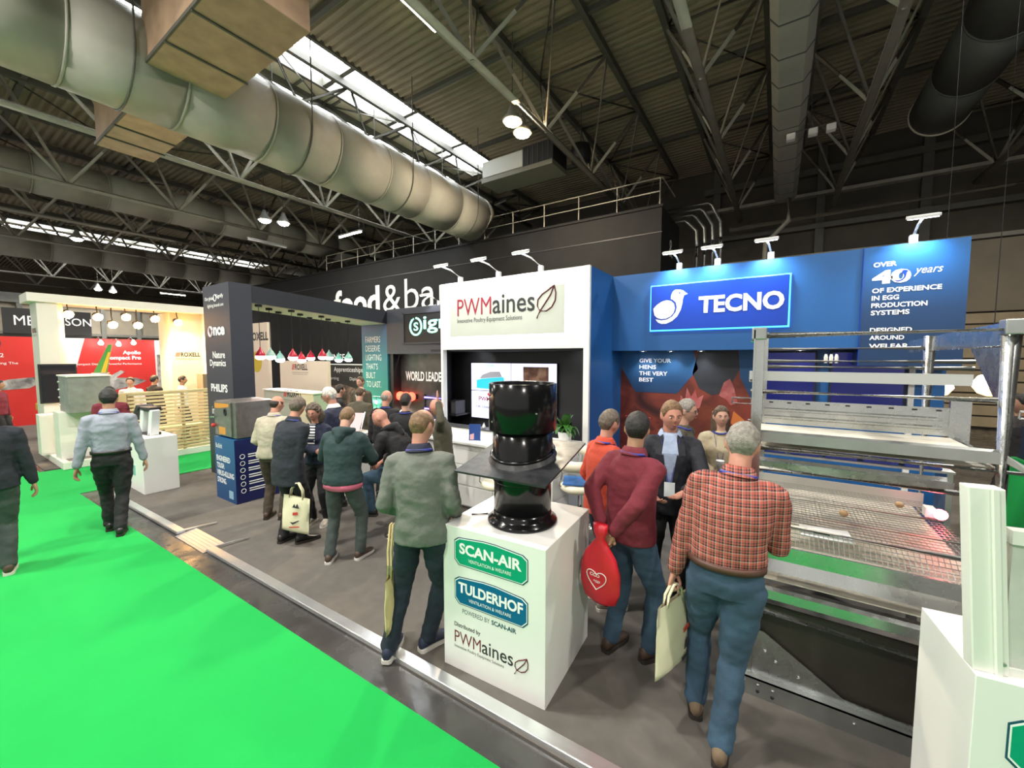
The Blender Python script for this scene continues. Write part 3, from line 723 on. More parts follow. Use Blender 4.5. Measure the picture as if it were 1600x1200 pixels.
def pwm_logo(parent, org, w, u=(1, 0, 0), v=(0, 0, 1), leaf=True):
    o = Vector(org); u = Vector(u); v = Vector(v)
    text('PWM', w * 0.385, M_maroon_txt, parent, o + v * (w * 0.105), u, v, h=w * 0.15, bold=0.0)
    text('aines', w * 0.42, M_text_k, parent, o + u * (w * 0.40) + v * (w * 0.1045), u, v, h=w * 0.158, bold=0.008)
    text('Innovative Poultry Equipment Solutions', w * 0.70, M_text_k, parent, o + v * (w * 0.03), u, v, h=w * 0.052, bold=0.0)
    # leaf outline
    n = u.cross(v).normalized()
    A = [(0.0, -0.02), (0.03, 0.05), (0.075, 0.12), (0.125, 0.20), (0.155, 0.285)]
    Lf = [(0.03, 0.05), (0.005, 0.10), (0.01, 0.16), (0.05, 0.21), (0.11, 0.25), (0.155, 0.285)]
    Rt = [(0.03, 0.05), (0.085, 0.045), (0.135, 0.08), (0.165, 0.14), (0.17, 0.21), (0.155, 0.285)]
    b = MB()
    for c in (A, Lf, Rt): b.tube([o + u * ((0.84 + p) * w) + v * ((0.06 + q * 0.82) * w) + n * 0.004 for p, q in c], w * 0.0055, 6)
    world_child(b.build('leaf_outline', mat('dark_maroon_line', (0.10, 0.01, 0.02), 0.5)), parent)
pwm_logo(sg, (-4.60, PY - 0.06, 2.70), 1.86)
for k, x in enumerate((-4.72, -3.92, -3.14)):
    arm_lamp((x + 0.12, PY + 0.03, 3.48), (x - 0.06, PY - 0.26, 3.72), (x, PY, 3.05), ['left', 'middle', 'right'][k] + ' arm lamp over the white leaf sign', 22)
downlight((-4.72, PY + 0.25, 2.33), 'left downlight under the white sign fascia', 7, tgt=(-4.72, 6.62, 1.6))
downlight((-2.58, PY + 0.25, 2.33), 'right downlight under the white sign fascia', 7, tgt=(-2.58, 6.62, 1.6))
# counter block with drawer fronts
ct = thing('white_counter', 'long white counter with panelled drawer fronts below the leaf sign', 'counter', (-3.65, 4.9, 0))
world_child(box('carcass', M_white, -4.98, -2.33, 4.42, 5.36, 0.04, 0.955), ct)
world_child(box('plinth_base', M_galv_d, -4.95, -2.36, 4.46, 5.34, 0, 0.04), ct)
world_child(box('worktop', M_white, -5.0, -2.30, 4.36, 5.36, 0.955, 0.99, bevel=0.004), ct)
for k in range(3):
    for i in range(3):
        x0 = -4.97 + i * 0.88
        world_child(box('drawer_front', M_white, x0, x0 + 0.865, 4.40, 4.42, 0.06 + k * 0.30, 0.345 + k * 0.30, bevel=0.004), ct)
    for i in range(2):
        y0 = 4.44 + i * 0.46
        world_child(box('side_panel', M_white, -2.33, -2.31, y0, y0 + 0.45, 0.06 + k * 0.30, 0.345 + k * 0.30, bevel=0.004), ct)
world_child(box('bar_riser', M_white, -4.98, -2.95, 4.82, 5.0, 0.99, 1.09), ct)
world_child(box('riser_cap', mat('dark_shelf_top', (0.05, 0.05, 0.05), 0.4), -4.98, -2.94, 4.80, 5.02, 1.09, 1.105), ct)
# video wall
M_scr = mat('lit_white_screen', (0.7, 0.72, 0.85), 0.2, emit=(0.60, 0.62, 0.86), estr=0.85)
vw = thing('video_wall', 'four panel video wall showing pale product slides', 'screen', (-3.95, 6.05, 1.06))
SY = 5.99
for i in range(2):
    for j in range(2):
        x0 = -4.86 + i * 0.91; z0 = 1.06 + j * 0.52
        world_child(box('bezel', M_black, x0 - 0.006, x0 + 0.906, SY, 6.05, z0 - 0.006, z0 + 0.514), vw)
        world_child(box('display', M_scr, x0, x0 + 0.90, SY - 0.004, SY, z0, z0 + 0.508), vw)
M_teal_s = mat('teal_on_screen', (0.02, 0.35, 0.42), 0.3, emit=(0.03, 0.42, 0.5), estr=0.7)
M_brown_s = photo_mat('brown_on_screen', [(0.08, 0.03, 0.02), (0.22, 0.10, 0.06), (0.4, 0.25, 0.17)], 6)
M_grey_s = mat('grey_on_screen', (0.3, 0.3, 0.32), 0.3, emit=(0.3, 0.3, 0.33), estr=0.4)
zz = (0, SY - 0.004, 0)
poly_face('slide_machine', [(-4.73, 1.62), (-4.12, 1.60), (-4.10, 1.78), (-4.12, 1.84), (-4.60, 1.80), (-4.73, 1.77)], M_teal_s, vw, zz)
poly_face('slide_machine_top', [(-4.66, 1.80), (-4.15, 1.84), (-4.2, 1.94), (-4.42, 1.93), (-4.6, 1.87)], M_grey_s, vw, zz, depth=0.004)
text('SCAN-AIR', 0.17, M_teal_s, vw, (-4.5, SY - 0.004, 2.03), h=0.03, bold=0.02)
poly_face('slide_photo', [(-3.70, 1.59), (-3.20, 1.59), (-3.20, 2.03), (-3.70, 2.03)], M_brown_s, vw, zz)
text('PWM', 0.26, M_maroon_txt, vw, (-4.68, SY - 0.004, 1.38), h=0.085, bold=0.02)
text('aines', 0.25, M_text_k, vw, (-4.41, SY - 0.004, 1.38), h=0.085, bold=0.01)
text('UK Distributor', 0.52, M_text_k, vw, (-4.74, SY - 0.004, 1.25), h=0.045, bold=0.02)
# ================================================================== DARK PORTAL STAND
M_navy_lit = mat('navy_panel_lit', (0.032, 0.037, 0.055), 0.42)  # lighter copy of the header navy, light on the pillar put into colour
M_under = mat('cream_soffit', (0.72, 0.60, 0.46), 0.6)
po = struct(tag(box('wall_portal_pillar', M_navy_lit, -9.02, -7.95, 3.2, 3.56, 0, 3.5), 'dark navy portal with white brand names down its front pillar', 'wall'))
hb = MB()
hb.add([(-9.02, 3.56, 3.19), (-7.99, 3.56, 3.19), (-8.35, 6.9, 3.05), (-9.4, 6.9, 3.05), (-9.02, 3.56, 3.49), (-7.99, 3.56, 3.49), (-8.35, 6.9, 3.37), (-9.4, 6.9, 3.37)],
       [(0,3,2,1),(4,5,6,7),(0,1,5,4),(1,2,6,5),(2,3,7,6),(3,0,4,7)])
hb.build('header_beam', M_navy, po)
hs = MB(); hs.add([(-8.98, 3.57, 3.18), (-8.02, 3.57, 3.18), (-8.36, 6.85, 3.04), (-9.34, 6.85, 3.04), (-8.98, 3.57, 3.2), (-8.02, 3.57, 3.2), (-8.36, 6.85, 3.06), (-9.34, 6.85, 3.06)],
       [(0,3,2,1),(4,5,6,7),(0,1,5,4),(1,2,6,5),(2,3,7,6),(3,0,4,7)])
hs.build('header_soffit', M_under, po)
P_Y = 3.2
def pt(s, w, z, h, x, **k): return text(s, w, M_text_w, po, (x, P_Y, z), h=h, **k)
pt('Our global', 0.37, 3.215, 0.085, -8.93, bold=0.015); pt('Signify', 0.30, 3.235, 0.085, -8.46, bold=0.015)
rb = MB(); rb.tube([(-8.50 + 0.058 * math.cos(a), P_Y - 0.004, 3.262 + 0.058 * math.sin(a)) for a in [2 * PI * k / 20 for k in range(21)]], 0.008, 6); rb.build('ring_emblem', M_text_w, po)
pt('lighting brands are', 0.66, 3.085, 0.08, -8.83, bold=0.005)
pt('nce', 0.46, 2.59, 0.155, -8.63, bold=0.04)
rb = MB(); rb.tube([(-8.745 + 0.075 * math.cos(a), P_Y - 0.004, 2.665 + 0.085 * math.sin(a)) for a in [2 * PI * k / 20 for k in range(21)]], 0.02, 6)
world_child(rb.build('ring_letter', mat('pinkish_white_letter', (0.85, 0.62, 0.66), 0.5)), po)
pt('Nature', 0.50, 2.18, 0.125, -8.70, bold=0.02); pt('Dynamics', 0.66, 2.00, 0.155, -8.84, bold=0.02)
pt('PHILIPS', 0.68, 1.565, 0.145, -8.84, bold=0.03)
pt('interact', 0.68, 1.14, 0.14, -8.84, bold=0.0)
# tall message column at the back of the portal
M_msg = gradient_mat('blue_green_print', [(0, (0.05, 0.30, 0.20)), (0.45, (0.03, 0.25, 0.26)), (1, (0.02, 0.10, 0.30))], 'Z', 0.8, 3.1, 0.45)
mc = struct(tag(box('wall_message_column', M_msg, -9.38, -8.36, 6.9, 7.1, 0, 3.06), 'blue to green column printed with the farmers lighting message', 'wall'))
for k, s in enumerate(('FARMERS', 'DESERVE', 'LIGHTING', "THAT'S", 'BUILT', 'TO LAST.')):
    text(s, (0.60, 0.58, 0.63, 0.48, 0.38, 0.60)[k], M_text_w, mc, (-9.22, 6.9, 2.58 - 0.235 * k), h=0.16, bold=0.0)
M_star = mat('star_bulb', (1, 1, 0.95), 0.3, emit=(0.95, 1.0, 0.88), estr=14)
ls = thing('star_light_string', 'strings of little white lights hanging on the message column', 'string lights', (-8.9, 6.85, 1.15))
world_child(MB().tube([(-9.28, 6.85, 1.17), (-8.45, 6.85, 1.17)], 0.012, 6).build('rod', M_galv), ls)
for i in range(3):
    xx = -9.26 + 0.25 * i
    world_child(MB().tube([(xx, 6.85, 1.17), (xx, 6.85, 0.1)], 0.005, 5).build('wire', M_black), ls)
    for k in range(5):
        c = MB(); cz = 1.02 - 0.2 * k
        pts = [(xx + (0.05 if q % 2 == 0 else 0.02) * math.cos(q * PI / 5), 6.845, cz + (0.05 if q % 2 == 0 else 0.02) * math.sin(q * PI / 5)) for q in range(10)]
        c.prism(pts, (0, -0.02, 0)); world_child(c.build('star_bulb', M_star), ls)
# fascia with the lit name and the display wall under it
M_fas = mat('slate_fascia', (0.055, 0.058, 0.075), 0.5)
sf = struct(tag(box('wall_name_fascia', M_fas, -8.36, -5.46, 6.9, 7.15, 2.28, 3.40), 'slate fascia with a glowing green name', 'wall'))
sp_ = thing('name_panel', 'recessed black panel with glowing mint lettering', 'sign', (-6.6, 6.9, 2.5))
world_child(box('panel_face', M_black, -7.68, -5.6, 6.87, 6.9, 2.55, 3.24), sp_)
M_mint = mat('mint_glow', (0.3, 0.9, 0.7), 0.4, emit=(0.28, 0.95, 0.68), estr=1.4)
for x0, x1, z0, z1 in ((-7.72, -5.56, 3.24, 3.27), (-7.72, -5.56, 2.52, 2.55), (-7.72, -7.68, 2.52, 3.27)):
    world_child(box('panel_frame', M_fas, x0, x1, 6.85, 6.9, z0, z1), sp_)
text('ignify', 1.55, M_mint, sp_, (-7.02, 6.87, 2.76), h=0.42, bold=0.012)
rb = MB(); rb.tube([(-7.27 + 0.19 * math.cos(a), 6.864, 2.93 + 0.2 * math.sin(a)) for a in [PI * 0.62 + 2 * PI * 0.93 * k / 24 for k in range(25)]], 0.024, 6); world_child(rb.build('ring_emblem', M_mint), sp_)
text('S', 0.16, M_mint, sp_, (-7.35, 6.87, 2.83), h=0.2, bold=0.02)
M_disp = photo_mat('dark_display_print', [(0.012, 0.012, 0.014), (0.05, 0.045, 0.04), (0.10, 0.085, 0.075)], 1.4, seed=2)
dw = struct(tag(box('wall_display', M_disp, -8.3, -5.46, 7.2, 7.3, 0, 2.30), 'dark display wall headed world leader', 'wall'))
b = MB(); b.box(-8.36, -8.2, 6.95, 7.2, 0, 2.28); b.build('side_return', M_black, dw)
text('WORLD LEADER', 1.36, M_text_w, dw, (-8.02, 7.2, 1.60), h=0.24, bold=0.03)
M_redled = mat('red_led', (1, 0.1, 0.05), 0.3, emit=(1.0, 0.06, 0.03), estr=4)
M_violet = mat('violet_led', (0.3, 0.2, 1), 0.3, emit=(0.22, 0.15, 1.0), estr=3)
M_warmbulb = mat('warm_bulb', (1, 0.9, 0.75), 0.3, emit=(1.0, 0.85, 0.62), estr=5)
t = thing('red_lamp_cluster', 'three glowing red lamps on the display wall', 'lamp', (-7.9, 7.15, 1.2))
for k in range(3):
    b = MB(); b.lathe([(0.02, -0.1), (0.1, -0.06), (0.115, 0.0), (0.1, 0.06), (0.02, 0.1)], 14); o = b.build('red_bulb', M_redled, t, smooth=True); o.location = (-0.22 + 0.2 * k, -0.05, 0.0); o.rotation_euler = (R(90), 0, 0)
b = MB(); b.box(-0.36, 0.3, 0.0, 0.05, -0.06, 0.06); b.build('backplate', M_black, t)
t = thing('violet_light_bars', 'three thin violet light bars on the display wall', 'light bars', (-6.9, 7.17, 0.7))
for k in range(3):
    b = MB(); b.tube([(-0.42, 0, 0.5 - 0.28 * k), (0.75, 0, 0.5 - 0.28 * k)], 0.022, 8); b.build('light_bar', M_violet, t)
b = MB(); b.box(-0.45, -0.41, 0, 0.03, -0.12, 0.58); b.build('mount', M_black, t)
t = thing('white_bulb', 'glowing round white bulb low on the display wall', 'lamp', (-8.05, 7.12, 0.75))
b = MB(); b.lathe([(0.02, -0.1), (0.07, -0.075), (0.1, 0), (0.07, 0.075), (0.02, 0.1)], 16); b.build('globe', M_warmbulb, t, smooth=True)
b = MB(); b.box(-0.03, 0.03, 0, 0.08, -0.03, 0.03); b.build('socket', M_black, t)
for k, x in enumerate((-6.62, -5.95)):
    arm_lamp((x + 0.05, 6.93, 3.40), (x - 0.12, 6.66, 3.60), (x, 6.9, 2.95), ('left' if k == 0 else 'right') + ' arm lamp over the mint name panel', 9)

# pendant lamps under the portal header
M_pinkglow = mat('pink_pendant_glow', (1, 0.5, 0.5), 0.3, emit=(1.0, 0.42, 0.40), estr=22)
M_mintglow = mat('mint_pendant_glow', (0.8, 1, 0.95), 0.3, emit=(0.55, 1.0, 0.86), estr=26)
M_redshade = mat('red_pendant_shade', (0.45, 0.01, 0.04), 0.35)
M_tealshade = mat('mint_pendant_shade', (0.25, 0.5, 0.45), 0.35)
pend = [(-8.10, 3.74, 2.22, 0), (-8.38, 4.06, 2.22, 1), (-8.72, 4.41, 2.16, 1), (-8.22, 4.41, 2.2, 0), (-8.60, 4.8, 2.15, 0), (-8.98, 5.23, 2.19, 0),
        (-8.45, 5.19, 2.21, 0), (-8.8, 5.57, 2.2, 1), (-9.2, 6.08, 2.14, 1), (-8.68, 6.0, 2.16, 1)]
wd = ['first', 'second', 'third', 'fourth', 'fifth', 'sixth', 'seventh', 'eighth', 'ninth', 'tenth']
order = sorted(range(10), key=lambda i: (405, 421, 433, 457, 468, 478, 502, 510, 518, 541)[i])
for i, (x, y, z, c) in enumerate(pend):
    zt = 3.18 - (y - 3.57) * 0.043
    t = thing('pendant_lamp', wd[i] + ' hanging lamp from the left under the portal, ' + ('red' if c == 0 else 'mint white'), 'lamp', (x, y, z), 0, 'pendant lamps under the portal')
    b = MB(); b.lathe([(0.012, 0.17), (0.02, 0.13), (0.045, 0.10), (0.08, 0.04), (0.088, 0.0)], 18); b.build('shade', M_redshade if c == 0 else M_tealshade, t, smooth=True)
    b = MB(); b.lathe([(0.086, 0.0), (0.085, -0.03), (0.06, -0.06), (0.02, -0.07)], 18); b.build('diffuser', M_pinkglow if c == 0 else M_mintglow, t, smooth=True)
    b = MB(); b.tube([(0, 0, 0.17), (0, 0, zt - z)], 0.006, 5); b.build('cord', M_black, t)
    b = MB(); b.lathe([(0.06, zt - z - 0.04), (0.06, zt - z)], 14); b.build('ceiling_rose', M_black, t)

# ================================================================== WHITE PLINTH WITH LOGOS
M_plinth = mat('white_plinth_laminate', (0.80, 0.80, 0.77), 0.42, noise_amt=0.02, noise_scale=3)
PA = R(3.2)
pl = thing('display_plinth', 'square white display plinth with green and blue brand badges', 'plinth', (-1.93, 2.05, 0), PA)
b = MB(); b.box(0, 0.80, 0, 0.78, 0, 1.03); b.build('body', M_plinth, pl, bevel=0.003)
M_badge_g = mat('green_badge', (0.0, 0.32, 0.17), 0.4); M_badge_b = mat('blue_badge', (0.0, 0.11, 0.26), 0.4); M_badge_d = mat('dark_badge_edge', (0.01, 0.07, 0.11), 0.4)
def badge(parent, x0, z0, w, h, col, title, tw, y=0.0):
    def shape(i):
        c = 0.035
        return [(x0 + i, z0 + i + c), (x0 + i + c, z0 + i), (x0 + w - i - c, z0 + i), (x0 + w - i, z0 + i + c), (x0 + w - i, z0 + h * 0.80 - i), (x0 + w - i - c, z0 + h * 0.80 - i + c * 0.7),
                (x0 + w * 0.58, z0 + h - i), (x0 + w * 0.42, z0 + h - i), (x0 + i + c, z0 + h * 0.80 - i + c * 0.7), (x0 + i, z0 + h * 0.80 - i)]
    def loc(nm, sh, m, d):
        o = MB(); o.prism([(a, y - d, c) for a, c in sh], (0, 0.0015, 0)); return o.build(nm, m, parent)
    loc('badge_edge', shape(0), M_badge_d, 0.002); loc('badge_line', shape(0.006), M_text_w, 0.0028); loc('badge_face', shape(0.011), col, 0.0036)
    lt(title, tw, M_text_w, parent, x0 + (w - tw) / 2, y - 0.0036, z0 + h * 0.40, h * 0.36, 0.035)
    lt('VENTILATION & WELFARE', w * 0.58, M_text_w, parent, x0 + w * 0.21, y - 0.0036, z0 + h * 0.18, h * 0.11, 0.0)
def lt(s, w, m, parent, x, y, z, h, bold=0.0):
    """lettering in the parent's own coordinates on a face looking along -y"""
    o = text(s, w, m, None, (x, y, z), h=h, bold=bold, depth=0.001); o.parent = parent; return o
badge(pl, 0.10, 0.765, 0.58, 0.215, M_badge_g, 'SCAN-AIR', 0.49)
badge(pl, 0.10, 0.485, 0.58, 0.215, M_badge_b, 'TULDERHOF', 0.51)
lt('POWERED BY', 0.225, mat('slate_lettering', (0.05, 0.09, 0.12), 0.5), pl, 0.165, 0, 0.425, 0.033)
lt('SCAN-AIR', 0.19, M_badge_d, pl, 0.405, 0, 0.425, 0.033, 0.03)
lt('Distributed by', 0.22, M_text_k, pl, 0.095, 0, 0.305, 0.04, 0.015)
def local_pwm(parent, x, z, w, y=0.0):
    lt('PWM', w * 0.385, mat('dark_red_print', (0.16, 0.02, 0.025), 0.5), parent, x, y, z + w * 0.105, w * 0.15, 0.0)
    lt('aines', w * 0.42, M_text_k, parent, x + w * 0.40, y, z + w * 0.1045, w * 0.158, 0.008)
    lt('Innovative Poultry Equipment Solutions', w * 0.70, M_text_k, parent, x, y, z + w * 0.03, w * 0.05)
    b = MB()
    A = [(0.0, -0.02), (0.03, 0.05), (0.075, 0.12), (0.125, 0.20), (0.155, 0.285)]
    Lf = [(0.03, 0.05), (0.005, 0.10), (0.01, 0.16), (0.05, 0.21), (0.11, 0.25), (0.155, 0.285)]
    Rt = [(0.03, 0.05), (0.085, 0.045), (0.135, 0.08), (0.165, 0.14), (0.17, 0.21), (0.155, 0.285)]
    for c in (A, Lf, Rt): b.tube([(x + (0.84 + p) * w, y - 0.002, z + (0.05 + q * 0.75) * w) for p, q in c], w * 0.006, 6)
    b.build('leaf_outline', mat('dark_maroon_line', (0.10, 0.01, 0.02), 0.5), parent)
local_pwm(pl, 0.095, 0.135, 0.58)
t = thing('pen', 'black pen lying on the white plinth', 'pen', (-1.80, 2.32, 1.037), R(40))
b = MB(); b.tube([(-0.07, 0, 0), (0.05, 0, 0)], 0.006, 8); b.build('barrel', M_gloss_black, t); b = MB(); b.tube([(0.05, 0, 0), (0.075, 0, 0)], 0.008, 8); b.build('cap', M_galv, t)

# black roof chimney standing on the plinth
ch = thing('roof_chimney', 'glossy black ventilation chimney with a flared roof flange on the white plinth', 'chimney', (-1.50, 2.42, 1.03), R(3.2))
b = MB(); b.lathe([(0.246, 0.0), (0.252, 0.010), (0.246, 0.024), (0.222, 0.038), (0.209, 0.06), (0.206, 0.09)], 48); b.build('base_flare', M_gloss_black, ch, smooth=True)
b = MB(); b.lathe([(0.205, 0.05), (0.205, 0.66)], 48); b.build('lower_pipe', M_gloss_black, ch, smooth=True)
b = MB(); b.lathe([(0.212, 0.30), (0.215, 0.305), (0.213, 0.67), (0.208, 0.672)], 48); b.build('sleeve', M_gloss_black, ch, smooth=True)
b = MB(); b.lathe([(0.236, 0.66), (0.242, 0.664), (0.238, 0.985), (0.232, 0.99), (0.222, 0.985), (0.222, 0.70)], 48); b.build('upper_shroud', M_gloss_black, ch, smooth=True)
# sloping square flange, as on a pitched roof
fl = MB(); n = 48; rs = []
def slope(x, y): return 0.455 + 0.20 * y
outer = []; inner = []
for k in range(n):
    a = 2 * PI * k / n; c, s = math.cos(a), math.sin(a)
    m = max(abs(c), abs(s)); q = 0.345 / m
    outer.append((q * c, q * s)); inner.append((0.222 * c, 0.222 * s))
r0 = [(x, y, slope(x, y) - 0.005 + 0.0) for x, y in outer]; r1 = [(x, y, slope(x, y) + 0.008) for x, y in outer]
mid = [(x * 1.10, y * 1.10, slope(x * 1.10, y * 1.10) + 0.012) for x, y in inner]
col = [(x, y, slope(x, y) + 0.05) for x, y in inner]; col2 = [(x * 0.93, y * 0.93, slope(x, y) + 0.055) for x, y in inner]
und = [(x * 0.95, y * 0.95, slope(x, y) - 0.03) for x, y in inner]
fl.rings([und, r0, r1, mid, col, col2], cap=False)
M_flange = mat('matt_black_flange', (0.02, 0.022, 0.024), 0.38, noise_amt=0.4, noise_scale=7, wear=0.1)
fo = fl.build('roof_flange', M_flange, ch, smooth=False); fo.rotation_euler = (0, 0, R(0))
rg = MB(); rg.tube([(0.222 * math.cos(a), 0.222 * math.sin(a), slope(0.222 * math.cos(a), 0.222 * math.sin(a)) + 0.05) for a in [2 * PI * k / 40 for k in range(41)]], 0.012, 8); ro = rg.build('flange_rim', M_gloss_black, ch, smooth=True); ro.rotation_euler = (0, 0, R(0))
for a, zz in ((-120, 0.73), (-40, 0.80), (20, 0.75)):
    b = MB(); b.lathe([(0.009, 0), (0.007, 0.006), (0.002, 0.008)], 10); o = b.build('bolt_head', M_chrome, ch); o.location = (0.241 * math.cos(R(a)), 0.241 * math.sin(R(a)), zz); o.rotation_euler = (0, R(90), R(a))
b = MB(); b.tube([(0.242 * math.cos(R(a)), 0.242 * math.sin(R(a)), 0.915 - 0.0006 * (a + 150)) for a in range(-152, -128, 4)], [0.004, 0.009, 0.01, 0.009, 0.007, 0.004], 6); b.build('red_mark', mat('red_gloss', (0.35, 0.01, 0.03), 0.3), ch)

# ================================================================== RIGHT WHITE PLINTH WITH FRAMED PANEL
rp = thing('corner_plinth', 'white plinth at the right edge with badges and a framed panel on it', 'plinth', (0.66, 2.14, 0), R(6))
b = MB(); b.box(0, 1.2, 0, 0.46, 0, 1.02); b.build('body', M_plinth, rp, bevel=0.003)
badge(rp, 0.09, 0.70, 0.58, 0.215, M_badge_g, 'SCAN-AIR', 0.49)
badge(rp, 0.09, 0.43, 0.58, 0.215, M_badge_b, 'TULDERHOF', 0.51)
M_wframe = mat('white_metal_frame', (0.74, 0.76, 0.70), 0.4)
fp = thing('framed_panel', 'white framed ventilation panel standing on the right plinth', 'panel', (0.655, 2.20, 1.02), R(10))
b = MB(); b.prism([(0.0, -0.03, 0), (0.10, -0.03, 0), (0.10, 0.03, 0), (0.0, 0.03, 0)], (-0.05, 0.0, 0.70)); b.build('upright', M_wframe, fp, bevel=0.004)
b = MB(); b.prism([(0.06, -0.045, 0.0), (0.075, -0.045, 0.0), (0.075, -0.03, 0.0), (0.06, -0.03, 0.0)], (-0.05, 0, 0.70)); b.build('upright_rib', M_wframe, fp)
b = MB(); b.box(0.09, 1.2, -0.01, 0.02, 0.02, 0.50); b.build('panel_sheet', mat('pale_grey_sheet', (0.56, 0.58, 0.53), 0.5, noise_amt=0.05, noise_scale=30), fp)
b = MB(); b.box(0.08, 1.2, -0.025, 0.025, 0.50, 0.55); b.build('top_rail', M_wframe, fp)
b = MB(); b.box(0.09, 1.2, -0.02, 0.025, 0.0, 0.03); b.build('bottom_rail', M_wframe, fp)
b = MB(); b.lathe([(0.008, 0), (0.005, 0.004)], 8); o = b.build('screw', M_galv_d, fp); o.location = (0.082, -0.031, 0.045); o.rotation_euler = (R(90), 0, 0)
# ================================================================== GALVANISED CAGE RIG
cg = thing('aviary_cage', 'tall galvanised aviary cage section with belts and a wire floor', 'cage', (-0.10, 3.0, 0))
CX = 1.06
def cbar(nm, x0, x1, y, z, w, h, m=M_galv, **k):
    b = MB(); b.box(x0, x1, y - w / 2, y + w / 2, z - h / 2, z + h / 2); return b.build(nm, m, cg, **k)
def ctube(nm, pts, r, m=M_galv, n=10): return MB().tube(pts, r, n).build(nm, m, cg, smooth=True)
for (x, y) in ((0, 0), (0, 1.3)):
    b = MB(); b.box(x - 0.028, x + 0.028, y - 0.02, y + 0.02, 0.02, 2.37); b.box(x - 0.028, x - 0.02, y - 0.04, y + 0.04, 0.02, 2.37); b.build('post', M_galv, cg)
for (x, y) in ((CX, 0.02), (CX, 1.3)):
    b = MB(); b.tube([(x, y, 0.02), (x, y, 2.36)], 0.036, 14); b.build('post', M_galv, cg, smooth=True)
for x in (0, CX):
    b = MB(); b.box(x - 0.04, x + 0.04, -0.04, 0.045, 2.31, 2.385); b.build('corner_clamp', M_galv_d, cg, bevel=0.006)
for k in range(9):
    for sx in (-1,):
        b = MB(); b.lathe([(0.008, 0), (0.008, 0.012), (0.004, 0.014)], 8); o = b.build('bolt', M_chrome, cg); o.location = (-0.03, -0.025, 0.3 + 0.25 * k); o.rotation_euler = (0, R(-90), 0)
ctube('top_rail', [(-0.03, 0.0, 2.335), (1.9, 0.0, 2.335)], 0.02)
ctube('rear_rail', [(0.0, 1.3, 2.27), (1.1, 1.3, 2.27)], 0.016, M_galv_d)
ctube('rear_rail', [(0.0, 1.3, 2.165), (1.3, 1.3, 2.165)], 0.018, M_galv_d)
ctube('rear_rail', [(0.0, 1.3, 2.115), (1.3, 1.3, 2.115)], 0.018, M_galv_d)
for dx in (0.44, 0.475, 0.51):
    b = MB(); b.lathe([(0.012, 0), (0.014, 0.05), (0.008, 0.075)], 8); o = b.build('insulator', M_whitepaint, cg); o.location = (dx, 1.3, 2.15)
b = MB(); b.prism([(-0.05, 0.05, 2.05), (-0.05, 0.05, 2.11), (-0.05, 0.09, 2.11), (-0.05, 0.09, 2.10), (-0.05, 0.06, 2.10), (-0.05, 0.06, 2.05)], (1.0, 0, 0)); b.build('light_channel', mat('bright_zinc', (0.68, 0.69, 0.67), 0.3, 0.7), cg)
ctube('rail', [(-0.04, 0.06, 1.98), (1.05, 0.06, 1.98)], 0.015)
ctube('rail', [(-0.04, 0.04, 1.62), (1.7, 0.04, 1.62)], 0.018)
ctube('rail', [(0.0, 0.5, 1.53), (1.02, 0.5, 1.53)], 0.014)
# slotted tray side
b = MB(); b.box(0.02, CX - 0.02, 0.55, 0.562, 1.71, 1.885); b.build('tray_side', M_galv, cg)
for z in (1.745, 1.80):
    b = MB(); b.prism([(0.03, 0.55, z), (0.03, 0.535, z + 0.008), (0.03, 0.535, z + 0.018), (0.03, 0.55, z + 0.026)], (CX - 0.12, 0, 0)); b.build('pressed_rib', M_galv, cg)
for k in range(9):
    b = MB(); b.box(0.06 + k * 0.11, 0.085 + k * 0.11, 0.547, 0.55, 1.862, 1.872); b.build('slot', M_black, cg)
M_belt = mat('pale_manure_belt', (0.62, 0.59, 0.50), 0.5, noise_amt=0.3, noise_scale=5)
b = MB(); b.box(0.0, CX - 0.05, 0.02, 0.56, 1.695, 1.70); b.build('belt', M_belt, cg)
b = MB(); b.box(0.0, CX, 0.06, 0.56, 1.63, 1.634); b.build('belt', M_belt, cg)
b = MB(); b.prism([(0.0, -0.01, 1.665), (0.0, -0.01, 1.725), (0.0, 0.02, 1.735), (0.0, 0.02, 1.725), (0.0, 0.0, 1.715), (0.0, 0.0, 1.665)], (CX, 0, 0)); b.build('front_channel', M_galv_d, cg)
# feed trough
b = MB(); b.prism([(0.0, 0.42, 1.45), (0.0, 0.44, 1.38), (0.0, 0.54, 1.38), (0.0, 0.56, 1.45), (0.0, 0.55, 1.45), (0.0, 0.53, 1.39), (0.0, 0.45, 1.39), (0.0, 0.43, 1.45)], (CX - 0.05, 0, 0)); b.build('feed_trough', M_galv, cg)
ctube('perch', [(0.0, 0.30, 1.42), (1.02, 0.30, 1.42)], 0.016)
ctube('perch', [(0.0, 0.62, 1.40), (1.02, 0.62, 1.40)], 0.016)
b = MB(); b.box(0.0, CX, 1.2, 1.21, 1.06, 1.17); b.build('rear_panel', mat('bright_zinc', (0.68, 0.69, 0.67), 0.3, 0.7), cg)
